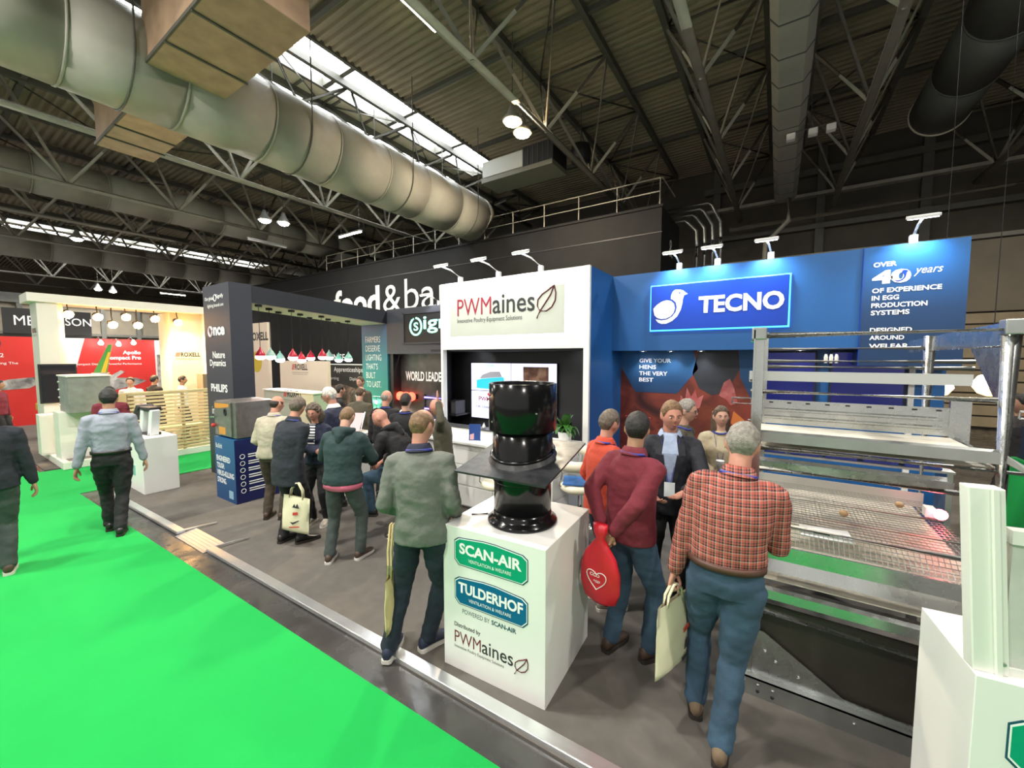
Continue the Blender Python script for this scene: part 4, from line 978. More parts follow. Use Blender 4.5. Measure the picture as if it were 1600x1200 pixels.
# wire floor: fine mesh, one piece
wm = MB()
for k in range(44):
    x = 0.02 + k * (CX - 0.04) / 43; wm.bar((x, 0.08, 1.10), (x, 1.2, 1.10), 0.0028)
for k in range(24):
    y = 0.08 + k * 1.12 / 23; wm.bar((0.0, y, 1.104), (CX, y, 1.104), 0.0035)
for k in range(44):
    x = 0.02 + k * (CX - 0.04) / 43; wm.bar((x, 0.08, 1.10), (x, -0.02, 1.03), 0.0028)
for k in range(4):
    y = 0.06 - 0.024 * k; wm.bar((0.0, y, 1.086 - 0.018 * k), (CX, y, 1.086 - 0.018 * k), 0.0035)
o = wm.build('wire_floor', M_galv_d, cg, fix=False); o['kind'] = 'stuff'
M_under2 = mat('pale_tray', (0.55, 0.50, 0.40), 0.5, noise_amt=0.25, noise_scale=6)
b = MB(); b.box(0.0, CX, 0.05, 1.6, 0.985, 0.99); b.build('under_belt', M_under2, cg)
for yy in (0.35, 0.75):
    ctube('support_wire', [(0.0, yy, 1.112), (CX, yy, 1.112)], 0.006, M_galv_d, 6)
ctube('nest_rail', [(0.0, 0.09, 1.115), (CX, 0.09, 1.115)], 0.014, M_galv_d)
b = MB(); b.box(0.0, CX, -0.035, -0.02, 0.885, 1.02); b.build('front_sheet', M_galv, cg)
b = MB(); b.prism([(0.0, -0.06, 0.86), (0.0, -0.035, 0.93), (0.0, -0.03, 0.93), (0.0, -0.05, 0.86)], (CX, 0, 0)); b.build('front_lip', M_galv, cg)
b = MB(); b.box(0.0, CX, -0.05, 0.55, 0.80, 0.806); b.build('egg_belt', M_belt, cg)
b = MB(); b.prism([(0.0, -0.085, 0.69), (0.0, -0.085, 0.745), (0.0, -0.06, 0.76), (0.0, -0.05, 0.75), (0.0, -0.07, 0.74), (0.0, -0.07, 0.69)], (CX, 0, 0)); b.build('lower_channel', M_galv, cg)
b = MB(); b.rings([[(x, -0.06, 0.68), (x, 0.1, 0.62), (x, 0.3, 0.60), (x, 0.3, 0.605), (x, 0.1, 0.626), (x, -0.06, 0.686)] for x in (0.0, CX)]); b.build('curved_sheet', M_under2, cg)
ctube('lower_rail', [(-0.02, -0.06, 0.60), (CX + 0.1, -0.06, 0.56)], 0.022)
M_dkpanel = mat('dark_brown_panel', (0.045, 0.038, 0.03), 0.45, noise_amt=0.3, noise_scale=3)
b = MB(); b.box(0.03, CX + 0.2, 0.02, 0.03, 0.13, 0.60); b.build('dark_panel', M_dkpanel, cg)
b = MB(); b.box(-0.04, 1.3, -0.06, -0.052, 0.0, 0.12); b.box(-0.04, 1.3, -0.06, 0.0, 0.112, 0.12); b.build('base_channel', M_galv_d, cg)
b = MB(); b.prism([(0.03, -0.01, 0.12), (0.03, -0.01, 0.42), (0.09, -0.01, 0.42), (0.50, -0.01, 0.16), (1.0, -0.01, 0.13), (1.0, -0.01, 0.12)], (0, 0.006, 0)); b.build('gusset_plate', M_galv, cg)
for k, (dx, dz) in enumerate(((-0.01, 0.085), (-0.01, 0.04), (0.07, 0.085), (0.15, 0.08), (0.55, 0.07), (0.9, 0.06), (0.07, 0.04), (0.15, 0.035))):
    b = MB(); b.lathe([(0.011, 0), (0.009, 0.005), (0.003, 0.008)], 10); o = b.build('rivet', M_chrome if k < 6 else M_black, cg); o.location = (dx, -0.06, dz); o.rotation_euler = (R(90), 0, 0)
for dx, dz in ((0.10, 0.30), (0.16, 0.25), (0.28, 0.2)):
    b = MB(); b.lathe([(0.011, 0), (0.009, 0.005), (0.003, 0.008)], 10); o = b.build('rivet', M_chrome, cg); o.location = (dx, -0.01, dz); o.rotation_euler = (R(90), 0, 0)
# side arms and brackets at the right end
b = MB(); b.prism([(CX, 0.0, 2.26), (CX, 0.0, 2.38), (CX, 1.9, 2.34), (CX, 1.9, 2.24)], (0.006, 0, 0)); b.build('side_arm_plate', M_galv, cg)
b = MB(); b.prism([(CX - 0.02, 0.05, 2.25), (CX - 0.02, 0.05, 1.95), (CX - 0.02, 0.45, 2.25)], (0.005, 0, 0)); b.build('gusset_plate', M_galv, cg)
b = MB(); b.prism([(CX, 0.0, 1.72), (CX, 0.0, 1.68), (CX + 0.14, -0.05, 1.58), (CX + 0.16, -0.05, 1.60)], (0, 0.03, 0)); b.build('foot_bracket', M_galv, cg)
b = MB(); b.box(CX - 0.06, CX + 0.03, 0.54, 0.57, 1.66, 1.93); b.build('end_plate', M_galv, cg)
ctube('diagonal_brace', [(CX - 0.02, 0.55, 1.70), (CX + 0.0, 0.0, 1.66)], 0.012)
for z, xx in ((1.90, -0.09), (1.90, CX + 0.09)):
    b = MB(); b.tube([(xx - 0.05, 0, z), (xx + 0.06, 0, z), (xx + 0.06, 0, z + 0.035), (xx - 0.05, 0, z + 0.035), (xx - 0.05, 0, z)], 0.006, 6); b.build('loop_handle', M_galv, cg)
t = thing('red_lamp', 'small glowing red lamp at the right end of the wire floor', 'lamp', (0.93, 3.72, 1.17))
b = MB(); b.lathe([(0.03, 0), (0.035, 0.03), (0.02, 0.05), (0.004, 0.055)], 14); o = b.build('lens', mat('red_glow', (1, 0.1, 0.1), 0.3, emit=(1.0, 0.08, 0.12), estr=14), t, smooth=True); o.rotation_euler = (R(90), 0, 0)
b = MB(); b.box(-0.07, -0.02, -0.02, 0.06, -0.03, 0.03); b.build('socket', M_whitepaint, t)
b = MB(); b.tube([(0, 0.03, 0), (0.02, 0.05, -0.06), (0.02, 0.05, -0.07)], 0.008, 6); b.build('lead', M_black, t)
point('red_lamp_light', (0.93, 3.66, 1.2), 1.5, (1, 0.1, 0.12), 0.03, t)
t = thing('paper_sheet', 'white printed paper lying on the wire floor', 'paper', (0.16, 3.09, 1.105), R(5))
b = MB(); b.add([(0, -0.03, -0.025), (0.27, -0.03, -0.02), (0.25, 0.07, 0.014), (0.0, 0.06, 0.014), (0, -0.03, -0.023), (0.27, -0.03, -0.018), (0.25, 0.07, 0.016), (0.0, 0.06, 0.016)], [(0,1,2,3),(7,6,5,4),(0,4,5,1),(1,5,6,2),(2,6,7,3),(3,7,4,0)]); b.build('sheet', M_text_w, t)
b = MB(); b.box(0.07, 0.15, 0.0, 0.012, -0.006, 0.006); b.build('print_line', M_text_k, t)
for k, (x, y) in enumerate(((0.42, 3.52), (0.78, 3.95))):
    t = thing('egg', 'brown egg lying on the wire floor' + (' nearer the middle' if k == 0 else ' near the red lamp'), 'egg', (x, y, 1.128), R(30), 'eggs on the wire floor')
    b = MB(); b.lathe([(0.003, -0.029), (0.014, -0.025), (0.021, -0.012), (0.0225, 0.0), (0.02, 0.014), (0.013, 0.025), (0.003, 0.03)], 16); o = b.build('shell', mat('brown_eggshell', (0.45, 0.30, 0.15), 0.45), t, smooth=True); o.rotation_euler = (R(80), 0, 0)
# black stand block beyond the cage and two globe lamps
b = MB(); b.box(1.75, 3.2, 4.8, 5.2, 0, 1.62); tag(struct(b.build('wall_black_partition', M_black)), 'black partition at the right edge', 'wall')
b = MB(); b.box(1.70, 1.735, 4.75, 5.2, 0.0, 1.35); tag(b.build('green_strip_panel', M_green), 'narrow green panel edge beside the black partition', 'panel')
for k, (x, y) in enumerate(((1.95, 8.3), (2.65, 8.9))):
    t = thing('globe_lamp', ('left' if k == 0 else 'right') + ' of two glowing globe lamps beyond the blue stand', 'lamp', (x, y, 1.75), 0, 'globe lamps')
    b = MB(); b.lathe([(0.03, 0.2), (0.12, 0.17), (0.17, 0.08), (0.175, 0.0)], 20); b.build('dome', M_lamp_n, t, smooth=True)
    b = MB(); b.lathe([(0.175, 0.0), (0.12, -0.09), (0.03, -0.13)], 20); b.build('lower_bowl', mat('amber_bowl', (1, 0.7, 0.3), 0.3, emit=(1, 0.62, 0.22), estr=3), t, smooth=True)
    b = MB(); b.tube([(0, 0, 0.2), (0, 0, DECK - 1.75)], 0.008, 5); b.build('cord', M_black, t)

# ================================================================== BLUE PLINTH AND STEEL CABINET
bp = thing('blue_plinth', 'blue printed plinth with engineered tough lettering', 'plinth', (-7.33, 2.66, 0))
M_bp1 = gradient_mat('blue_print_front', [(0, (0.006, 0.055, 0.17)), (1, (0.01, 0.09, 0.25))], 'Z', 0, 0.97, 0.4)
b = MB(); b.box(0, 0.67, 0, 0.62, 0, 0.97); b.build('body', M_bp1, bp)
b = MB(); b.box(0.667, 0.673, 0.002, 0.618, 0.002, 0.968); b.build('side_print', mat('navy_print', (0.006, 0.012, 0.085), 0.4), bp)
lt('BioShift', 0.22, M_text_w, bp, 0.04, 0, 0.80, 0.07)
for k, s in enumerate(('ENGINEERED', 'TOUGH.', 'VIRUS-KILLING', 'STRONG.')):
    lt(s, (0.46, 0.26, 0.57, 0.31)[k], M_text_w, bp, 0.05, 0, 0.60 - 0.115 * k, 0.085, 0.02)
b = MB(); b.box(0.44, 0.58, -0.004, 0, 0.06, 0.18); b.build('print_block', mat('pale_blue_print', (0.25, 0.42, 0.55), 0.4), bp)
for k in range(6):
    b = MB(); b.tube([(0.675, 0.10 + 0.032 * math.cos(a), 0.71 - 0.105 * k + 0.032 * math.sin(a)) for a in [2 * PI * q / 14 for q in range(15)]], 0.004, 5); b.build('tick_ring', M_text_w, bp)
    for j in range(2):
        b = MB(); b.box(0.673, 0.676, 0.18, 0.46 - 0.06 * j, 0.722 - 0.105 * k - 0.035 * j, 0.737 - 0.105 * k - 0.035 * j); b.build('print_line', M_text_w, bp)
text('DESIGN', 0.2, M_text_w, None, (0.673, 0.30, 0.84), u=(0, 1, 0), h=0.06).parent = bp
kb = thing('steel_cabinet', 'brushed steel cabinet with an orange stripe on the blue plinth', 'cabinet', (-7.33, 2.70, 0.97))
M_brush = mat('brushed_steel', (0.30, 0.29, 0.28), 0.38, 0.85, noise_amt=0.15, noise_scale=12, wear=0.08)
b = MB(); b.box(0, 0.66, 0, 0.58, 0.015, 0.56); b.build('casing', M_brush, kb, bevel=0.006)
b = MB(); b.box(-0.005, 0.55, -0.022, 0.0, 0.03, 0.545); d0 = b.build('door', M_brush, kb, bevel=0.004)
b = MB(); b.prism([(0.02, -0.024, 0.44), (0.02, -0.024, 0.52), (0.50, -0.024, 0.53), (0.50, -0.024, 0.485), (0.20, -0.024, 0.45)], (0, 0.002, 0)); b.build('orange_label', mat('orange_label', (0.62, 0.27, 0.04), 0.5), d0)
b = MB(); b.box(0.14, 0.36, -0.024, -0.022, 0.05, 0.16); b.build('orange_label', mat('orange_label', (0.62, 0.27, 0.04), 0.5), d0)
b = MB(); b.tube([(0.38 + 0.03 * math.cos(a), -0.026, 0.40 + 0.05 * math.sin(a)) for a in [2 * PI * q / 14 for q in range(15)]], 0.01, 6); b.build('keyhole_ring', M_black, d0)
b = MB(); b.tube([(0.02, -0.03, 0.3), (-0.03, -0.06, 0.3), (-0.03, -0.07, 0.3)], 0.015, 8); b.build('latch', M_chrome, kb)
b = MB(); b.lathe([(0.03, 0), (0.03, 0.03), (0.02, 0.04)], 12); o = b.build('red_button', mat('red_button', (0.5, 0.03, 0.02), 0.4), kb); o.location = (0.0, -0.03, 0.17); o.rotation_euler = (R(90), 0, 0)
for sx in (0.05, 0.61):
    for sy in (0.05, 0.53):
        b = MB(); b.lathe([(0.02, 0), (0.02, 0.016)], 10); o = b.build('foot', M_black, kb); o.location = (sx, sy, 0)

# ================================================================== LEFT WHITE COUNTER WITH FEEDER UNITS
lc = thing('white_pedestal', 'white box pedestal beside the walking man in a pale shirt', 'pedestal', (-9.36, 2.05, 0))
b = MB(); b.box(0, 0.98, 0, 0.46, 0, 0.90); b.build('body', M_white, lc, bevel=0.004)
b = MB(); b.box(0.2, 0.6, -0.003, 0, 0.25, 0.42); b.build('print_mark', mat('pale_teal_print', (0.2, 0.45, 0.42), 0.5), lc)
fu = thing('feeder_unit', 'black and white angled feeder unit on the white pedestal', 'feeder', (-8.95, 2.28, 0.90), R(8))
M_fw = mat('white_plastic', (0.72, 0.74, 0.74), 0.35); M_fk = mat('black_plastic', (0.02, 0.02, 0.022), 0.4)
for dx in (-0.06, 0.22):
    b = MB(); b.prism([(dx, -0.1, 0.0), (dx + 0.1, -0.1, 0.0), (dx + 0.2, -0.1, 0.42), (dx + 0.1, -0.1, 0.44)], (0, 0.12, 0)); b.build('white_leg', M_fw, fu, bevel=0.008)
b = MB(); b.prism([(-0.24, -0.12, 0.24), (-0.2, -0.12, 0.22), (0.02, -0.12, 0.46), (-0.05, -0.12, 0.5)], (0, 0.24, 0)); b.build('black_hood', M_fk, fu, bevel=0.01)
b = MB(); b.box(-0.02, 0.36, -0.1, 0.06, 0.40, 0.47); b.build('top_bar', M_fk, fu, bevel=0.01)
b = MB(); b.prism([(-0.28, -0.13, 0.0), (-0.14, -0.13, 0.0), (-0.08, -0.13, 0.2), (-0.2, -0.13, 0.2)], (0, 0.03, 0)); b.build('blue_panel', mat('blue_plastic_panel', (0.03, 0.10, 0.32), 0.4), fu)
b = MB(); b.box(0.0, 0.3, -0.1, 0.06, 0.0, 0.04); b.build('foot_rail', M_fk, fu)

# ================================================================== SPOTLIT STAND ON THE LEFT
RX = -13.6
M_rox_w = mat('warm_white_panel', (0.74, 0.72, 0.66), 0.5)
rx = struct(tag(box('wall_spotlit_pillar', M_rox_w, -13.95, -13.2, 1.68, 1.98, 0, 3.38), 'white pillar and header of the warm spotlit stand', 'wall'))
b = MB(); b.box(-14.05, -13.15, 1.55, 5.05, 3.38, 3.56); b.build('header_beam', M_rox_w, rx)
b = MB(); b.box(-13.95, -13.3, 1.98, 2.08, 0, 3.38); b.build('pillar_groove', M_rox_w, rx)
b = MB(); b.box(-14.3, -13.45, 4.0, 5.0, 0, 3.38); b.build('logo_wall', mat('cream_logo_wall', (0.74, 0.66, 0.50), 0.5), rx)
b = MB(); b.box(-13.45, -13.25, 4.72, 5.0, 0, 3.38); b.build('end_column', M_rox_w, rx)
def roxell(parent, org, w, u, v):
    o = Vector(org); uu = Vector(u); vv = Vector(v)
    for k in range(3):
        poly_face('red_slash', [(0.0 + k * 0.055 * w, 0), (0.035 * w + k * 0.055 * w, 0), (0.085 * w + k * 0.055 * w, 0.2 * w), (0.05 * w + k * 0.055 * w, 0.2 * w)], M_red_txt, parent, o + vv * (0.16 * w), u, v)
    text('ROXELL', w * 0.76, M_text_k, parent, o + uu * (0.21 * w) + vv * (0.16 * w), u, v, h=0.2 * w, bold=0.03)
    poly_face('rule_line', [(0, 0.07 * w), (w, 0.07 * w), (w, 0.08 * w), (0, 0.08 * w)], M_text_k, parent, o, u, v)
    text('INDUSTRY-SHAPED INNOVATION', w * 0.9, mat('grey_lettering', (0.2, 0.18, 0.15), 0.5), parent, o + uu * (0.03 * w), u, v, h=0.035 * w)
roxell(rx, (-13.45, 4.08, 2.12), 0.58, (0, 1, 0), (0, 0, 1))
roxell(rx, (-13.85, 1.68, 2.65), 0.50, (1, 0, 0), (0, 0, 1))
# platform, cabinets and screen
pf = thing('white_platform', 'low white platform edge of the spotlit stand', 'platform', (-13.9, 1.66, 0))
b = MB(); b.box(0, 2.35, 0, 2.6, 0, 0.14); b.build('deck', M_rox_w, pf, bevel=0.006)
b = MB(); b.box(0.05, 2.3, 0.6, 2.55, 0.14, 0.15); b.build('deck_inlay', M_dark_carpet, pf)
for k in range(6):
    b = MB(); b.box(0.1 + 0.36 * k, 0.42 + 0.36 * k, 0.1, 0.55, 0.14, 0.146); b.build('grey_board', mat('grey_deck_board', (0.22, 0.19, 0.16), 0.7), pf)
t = thing('white_plinth_block', 'tall white plinth block on the platform', 'plinth', (-12.2, 1.95, 0.14))
b = MB(); b.box(-0.25, 0.25, -0.25, 0.25, 0, 0.95); b.build('body', M_rox_w, t, bevel=0.004)
t = thing('grey_display_cabinet', 'mottled grey metal cabinet on the white plinth block', 'cabinet', (-12.0, 2.1, 1.09))
b = MB(); b.box(-0.42, 0.42, -0.3, 0.3, 0, 0.72); b.build('casing', mat('mottled_grey', (0.27, 0.29, 0.27), 0.45, 0.3, noise_amt=0.2, noise_scale=8), t, bevel=0.006)
b = MB(); b.box(-0.44, 0.44, -0.32, 0.32, 0.72, 0.75); b.build('lid', M_rox_w, t)
for k in range(4):
    b = MB(); b.lathe([(0.025, 0), (0.02, 0.02)], 10); o = b.build('knob', M_galv_d, t); o.location = (-0.38, -0.3, 0.12 + 0.16 * k); o.rotation_euler = (R(90), 0, 0)
b = MB(); b.box(-0.3, 0.42, 0.25, 0.55, -1.08, -0.0); b.build('support', M_rox_w, t)
t = thing('wall_monitor', 'black monitor mounted on the white pillar', 'screen', (-13.2, 1.78, 1.2))
b = MB(); b.box(0.0, 0.06, -0.15, 0.42, 0, 0.85); b.build('bezel', M_fk, t, bevel=0.006); b = MB(); b.box(0.06, 0.064, -0.12, 0.39, 0.03, 0.82); b.build('display', mat('dark_screen', (0.02, 0.02, 0.03), 0.12), t)
b = MB(); b.box(-0.05, 0.0, 0.1, 0.2, 0.3, 0.5); b.build('bracket', M_fk, t)
t = thing('white_cabinet', 'white base cabinet beside the pillar of the spotlit stand', 'cabinet', (-13.0, 1.75, 0.14))
b = MB(); b.box(-0.15, 0.2, -0.2, 0.9, 0, 0.85); b.build('body', M_rox_w, t, bevel=0.004); b = MB(); b.box(0.2, 0.21, -0.18, 0.35, 0.03, 0.82); b.build('door', M_rox_w, t)
# slatted timber screen
sc_ = thing('slat_screen', 'horizontal pale timber slat screen beside the green cross aisle', 'screen', (-11.15, 2.55, 0))
M_slat = mat('pale_timber_slat', (0.60, 0.47, 0.27), 0.55, noise_amt=0.15, noise_scale=8)
b = MB(); b.box(-0.02, 0.02, 0, 1.95, 0, 0.045); sl = b.mesh('slat'); sl.materials.append(M_slat)
for k in range(17): inst(sl, 'slat', Matrix.Translation((0, 0, 0.16 + 0.077 * k)), sc_)
for y in (0.0, 0.05, 0.9, 1.9):
    b = MB(); b.box(-0.05, -0.02, y, y + 0.06, 0, 1.46); b.build('upright', M_slat, sc_)
b = MB(); b.box(-0.05, 0.02, -0.28, -0.02, 0, 1.46); b.build('end_board', mat('pale_timber_board', (0.55, 0.40, 0.2), 0.55, noise_amt=0.15, noise_scale=6), sc_)
b = MB(); b.box(-0.06, 0.04, -0.3, 1.95, 0, 0.13); b.build('kick_board', M_rox_w, sc_)
b = MB(); b.box(-0.04, 0.03, -0.02, 1.95, 1.43, 1.47); b.build('top_cap', M_slat, sc_)
# furniture seen through the slats
t = thing('timber_bench', 'pale timber bench behind the slat screen', 'bench', (-11.85, 3.3, 0.15))
b = MB(); b.box(-0.25, 0.25, -0.5, 0.7, 0.40, 0.46); b.build('seat', M_slat, t)
for sy in (-0.45, 0.6):
    b = MB(); b.box(-0.25, 0.25, sy, sy + 0.06, 0, 0.4); b.build('leg', M_slat, t)
t = thing('timber_locker', 'tall brown cabinet behind the slat screen', 'cabinet', (-12.95, 4.55, 0.0))
b = MB(); b.box(-0.2, 0.2, -0.12, 0.2, 0, 1.75); b.build('body', mat('brown_cabinet', (0.25, 0.19, 0.13), 0.55), t); b = MB(); b.box(0.2, 0.21, -0.1, 0.18, 0.9, 1.7); b.build('door', mat('brown_cabinet_door', (0.2, 0.15, 0.1), 0.4), t)
# warm spotlights on the header
M_warm = mat('warm_spot_glow', (1, 0.8, 0.5), 0.3, emit=(1.0, 0.50, 0.16), estr=40)
pos = [(-13.3, 2.02, 3.16), (-13.3, 2.62, 3.14), (-13.35, 2.95, 2.98), (-13.3, 3.25, 3.18), (-13.4, 3.55, 3.0), (-13.3, 3.95, 3.18), (-13.3, 4.55, 3.12)]
for k, (x, y, z) in enumerate(pos):
    y = 2.15 + (y - 2.02) * 0.78
    t = thing('track_spotlight', wd[k] + ' warm spotlight from the left under the white header', 'lamp', (x, y, z), 0, 'warm spotlights under the header')
    b = MB(); b.lathe([(0.03, 0.14), (0.06, 0.10), (0.085, 0.0), (0.075, 0.0)], 16); o = b.build('lamp_can', M_fk, t, smooth=True); o.rotation_euler = (R(15), R(-55), 0)
    b = MB(); b.lathe([(0.085, 0.0), (0.09, -0.03), (0.06, -0.08), (0.02, -0.1)], 16); o = b.build('lens', M_warm, t, smooth=True); o.rotation_euler = (R(15), R(-55), 0)
    b = MB(); b.tube([(0, 0, 0.1), (-0.05, 0, 0.2), (-0.05, 0, 3.38 - z)], 0.012, 6); b.build('stem', M_fk, t)
    spot('warm_beam', (x + 0.1, y, z - 0.1), (x + 0.4, y + 0.9, 0.8), 70, 130, (1.0, 0.66, 0.32), 0.8, 0.06, t)

# ================================================================== RED STAND FAR LEFT
M_redp = mat('red_print', (0.52, 0.02, 0.018), 0.45)
rd = struct(tag(box('wall_red_stand', M_redp, -20.4, -20.2, 1.2, 6.3, 0, 2.85), 'red printed wall of the far machinery stand', 'wall'))
b = MB(); b.box(-20.2, -20.15, 1.85, 3.8, 2.95, 3.75); b.build('black_header', M_black, rd)
b = MB(); b.box(-20.3, -20.2, 1.85, 3.8, 2.85, 3.0); b.build('header_post', M_black, rd)
text('ME', 0.42, M_text_w, rd, (-20.15, 2.08, 3.22), u=(0, 1, 0), h=0.30)
text('QSON', 0.88, M_text_w, rd, (-20.15, 2.92, 3.22), u=(0, 1, 0), h=0.30)
X = -20.2
def rp_(nm, pts, m, d=0.004): return poly_face(nm, pts, m, rd, (X, 0, 0), (0, 1, 0), (0, 0, 1), depth=d)
rp_('white_print', [(2.75, 0.2), (2.75, 2.85)] + [(3.62 - 0.42 * math.sin(R(a)) , 2.85 - 2.6 * a / 90) for a in range(0, 91, 10)][0:10] + [(3.2, 0.2)], mat('white_print', (0.72, 0.70, 0.66), 0.45))
text('Apollo', 0.50, M_text_w, rd, (X, 4.58, 2.27), u=(0, 1, 0), h=0.17, bold=0.03)
text('Compact Pro', 0.98, M_text_w, rd, (X, 4.10, 2.07), u=(0, 1, 0), h=0.18, bold=0.03)
text('Compact Design & Powerful Performance', 1.75, M_text_w, rd, (X, 3.34, 1.9), u=(0, 1, 0), h=0.09)
text('2', 0.08, M_text_w, rd, (X, 1.75, 2.2), u=(0, 1, 0), h=0.12)
text('Leading The', 0.6, M_text_w, rd, (X, 1.5, 1.95), u=(0, 1, 0), h=0.1)
for k in range(3):
    rp_('round_icon', [(2.98 + a, 2.42 - 0.27 * k + c) for a, c in arc2(0, 0, 0.075, 0.075, 0, 330, 12)], mat('maroon_icon', (0.25, 0.02, 0.03), 0.5), 0.008)
    rp_('icon_line', [(2.82, 2.28 - 0.27 * k), (3.14, 2.28 - 0.27 * k), (3.14, 2.295 - 0.27 * k), (2.82, 2.295 - 0.27 * k)], mat('grey_print', (0.3, 0.3, 0.3), 0.5), 0.008)
M_gm = photo_mat('grey_machine_print', [(0.08, 0.08, 0.09), (0.3, 0.29, 0.28), (0.55, 0.54, 0.52)], 3)
rp_('machine_print', [(3.3, 1.0), (3.75, 1.35), (4.1, 1.45), (4.5, 1.72), (4.6, 1.66), (4.35, 1.45), (4.9, 1.42), (5.2, 1.3), (4.9, 1.15), (4.1, 0.95), (3.6, 0.85)], M_gm, 0.008)
rp_('machine_print', [(1.4, 1.35), (1.9, 1.5), (2.4, 1.55), (2.6, 1.4), (2.3, 1.2), (1.5, 1.15)], M_gm, 0.008)
rp_('pale_strip', [(5.5, 0.4), (5.75, 0.4), (5.75, 2.85), (5.5, 2.85)], mat('pink_white_print', (0.6, 0.5, 0.48), 0.45), 0.006)
rp_('grey_poster', [(5.55, 0.9), (6.3, 0.9), (6.3, 2.3), (5.55, 2.3)], M_gm, 0.009)
for k, y in enumerate((2.95, 3.9, 4.35, 4.75, 5.75, 6.05)):
    t = thing('white_spotlight', wd[k] + ' small bright spotlight from the left over the red wall', 'lamp', (-19.6, y, 2.72 - 0.03 * (k % 3)), 0, 'white spotlights over the red wall')
    b = MB(); b.lathe([(0.02, 0.1), (0.07, 0.0), (0.06, -0.05), (0.02, -0.07)], 12); b.build('lamp_head', M_lamp_n, t, smooth=True)
    b = MB(); b.tube([(0, 0, 0.1), (-0.3, 0, 0.2), (-0.6, 0, 0.15)], 0.012, 5); b.build('arm', M_galv_d, t)
# leaning white feather flag
fg = thing('feather_flag', 'white feather flag with a maroon edge at the left edge', 'flag', (-15.6, 0.95, 0))
b = MB(); b.prism([(0, -0.3, 0.9), (0, 0.05, 0.9), (0, 0.42, 2.55), (0, 0.38, 2.72), (0, -0.3, 2.62)], (0.012, 0, 0)); b.build('cloth', mat('flag_cloth', (0.72, 0.70, 0.68), 0.7), fg)
b = MB(); b.tube([(0, 0.06, 0.0), (0, 0.06, 0.9), (0, 0.43, 2.55), (0, 0.38, 2.74), (0, -0.3, 2.64)], 0.015, 6); b.build('pole', mat('maroon_pole', (0.2, 0.02, 0.05), 0.5), fg)
text('STRIES', 1.0, M_text_k, None, (0.014, 0.12, 1.25), u=(0, 0.26, 1), v=(0, -1, 0.26), h=0.17, bold=0.02).parent = fg
b = MB(); b.lathe([(0.2, 0), (0.2, 0.03), (0.05, 0.05)], 16); o = b.build('base', M_fk, fg); o.location = (0, 0.06, 0)
# yellow machine and its green fin in front of the red wall
t = thing('yellow_machine', 'yellow machine with hoses in front of the red wall', 'machine', (-16.6, 2.6, 0))
M_yel = mat('yellow_paint', (0.62, 0.42, 0.02), 0.4)
b = MB(); b.box(-0.3, 0.3, -0.6, 0.7, 0.75, 0.95); b.build('frame', M_yel, t, bevel=0.02); b = MB(); b.box(-0.25, 0.25, -0.3, 0.3, 0.95, 1.15); b.build('motor', M_yel, t, bevel=0.03)
for sy in (-0.5, 0.6):
    b = MB(); b.box(-0.25, 0.25, sy - 0.05, sy + 0.05, 0, 0.75); b.build('leg', M_fk, t)
b = MB(); b.tube([(0, -0.45, 0.95), (0, -0.4, 1.5), (0.02, -0.2, 1.62), (0, 0, 1.15)], 0.03, 8); b.build('hose', M_whitepaint, t, smooth=True)
t = thing('green_fin', 'green and yellow blade standing behind the grey cabinet', 'blade', (-12.55, 2.35, 1.86), R(60))
b = MB(); b.prism([(0, 0, 0), (0.22, 0, 0), (0.33, 0, 0.62), (0.27, 0, 0.62)], (0, 0.02, 0)); b.build('green_blade', mat('green_blade', (0.06, 0.28, 0.05), 0.4), t)
b = MB(); b.prism([(0.12, -0.004, 0), (0.2, -0.004, 0), (0.30, -0.004, 0.45), (0.26, -0.004, 0.45)], (0, 0.004, 0)); b.build('yellow_stripe', M_yel, t)
b = MB(); b.box(-0.02, 0.24, -0.05, 0.07, -0.03, 0.0); b.build('foot', M_galv_d, t)

# ================================================================== STANDS SEEN THROUGH THE PORTAL
M_peach = mat('peach_panel', (0.70, 0.60, 0.48), 0.55)
t = struct(tag(box('wall_peach_panel', M_peach, -16.85, -13.55, 8.5, 8.62, 0, 2.05), 'peach panel with a red and black logo behind the portal', 'wall'))
roxell(t, (-15.95, 8.5, 1.52), 1.15, (1, 0, 0), (0, 0, 1))
t = struct(tag(box('wall_peach_tall', M_peach, -19.4, -17.75, 8.5, 8.62, 0, 3.65), 'tall peach panel seen at the left of the portal opening', 'wall'))
text('ROXELL', 1.6, M_text_k, t, (-19.3, 8.5, 2.9), h=0.36, bold=0.03)
poly_face('yellow_disc', [(-18.75 + a, 2.0 + c) for a, c in arc2(0, 0, 0.45, 0.45, 0, 350, 24)], mat('mustard_print', (0.55, 0.42, 0.04), 0.5), t, (0, 8.5, 0))
t = thing('logo_counter', 'sage green reception counter with a red and black logo', 'counter', (-13.6, 7.2, 0))
b = MB(); b.box(-1.85, 1.3, 0, 0.5, 0, 1.02); b.build('front', mat('sage_panel', (0.42, 0.46, 0.38), 0.5), t, bevel=0.01); b = MB(); b.box(-1.9, 1.35, -0.04, 0.55, 1.02, 1.06); b.build('top', M_rox_w, t)
roxell(t, (-14.1 + 0.0, 7.2, 0.66), 1.2, (1, 0, 0), (0, 0, 1))
bn = struct(tag(box('wall_course_banner', mat('charcoal_banner', (0.04, 0.037, 0.034), 0.55), -15.0, -11.5, 9.4, 9.5, 0, 1.92), 'charcoal banner about apprenticeships with a printed crowd', 'wall'))
text('Apprenticeships and', 2.25, M_text_w, bn, (-14.55, 9.4, 1.58), h=0.24, bold=0.005)
text('Learning', 0.75, M_text_w, bn, (-15.0, 9.4, 1.28), h=0.16); text('Diplomas', 0.8, M_text_w, bn, (-13.55, 9.4, 1.28), h=0.16)
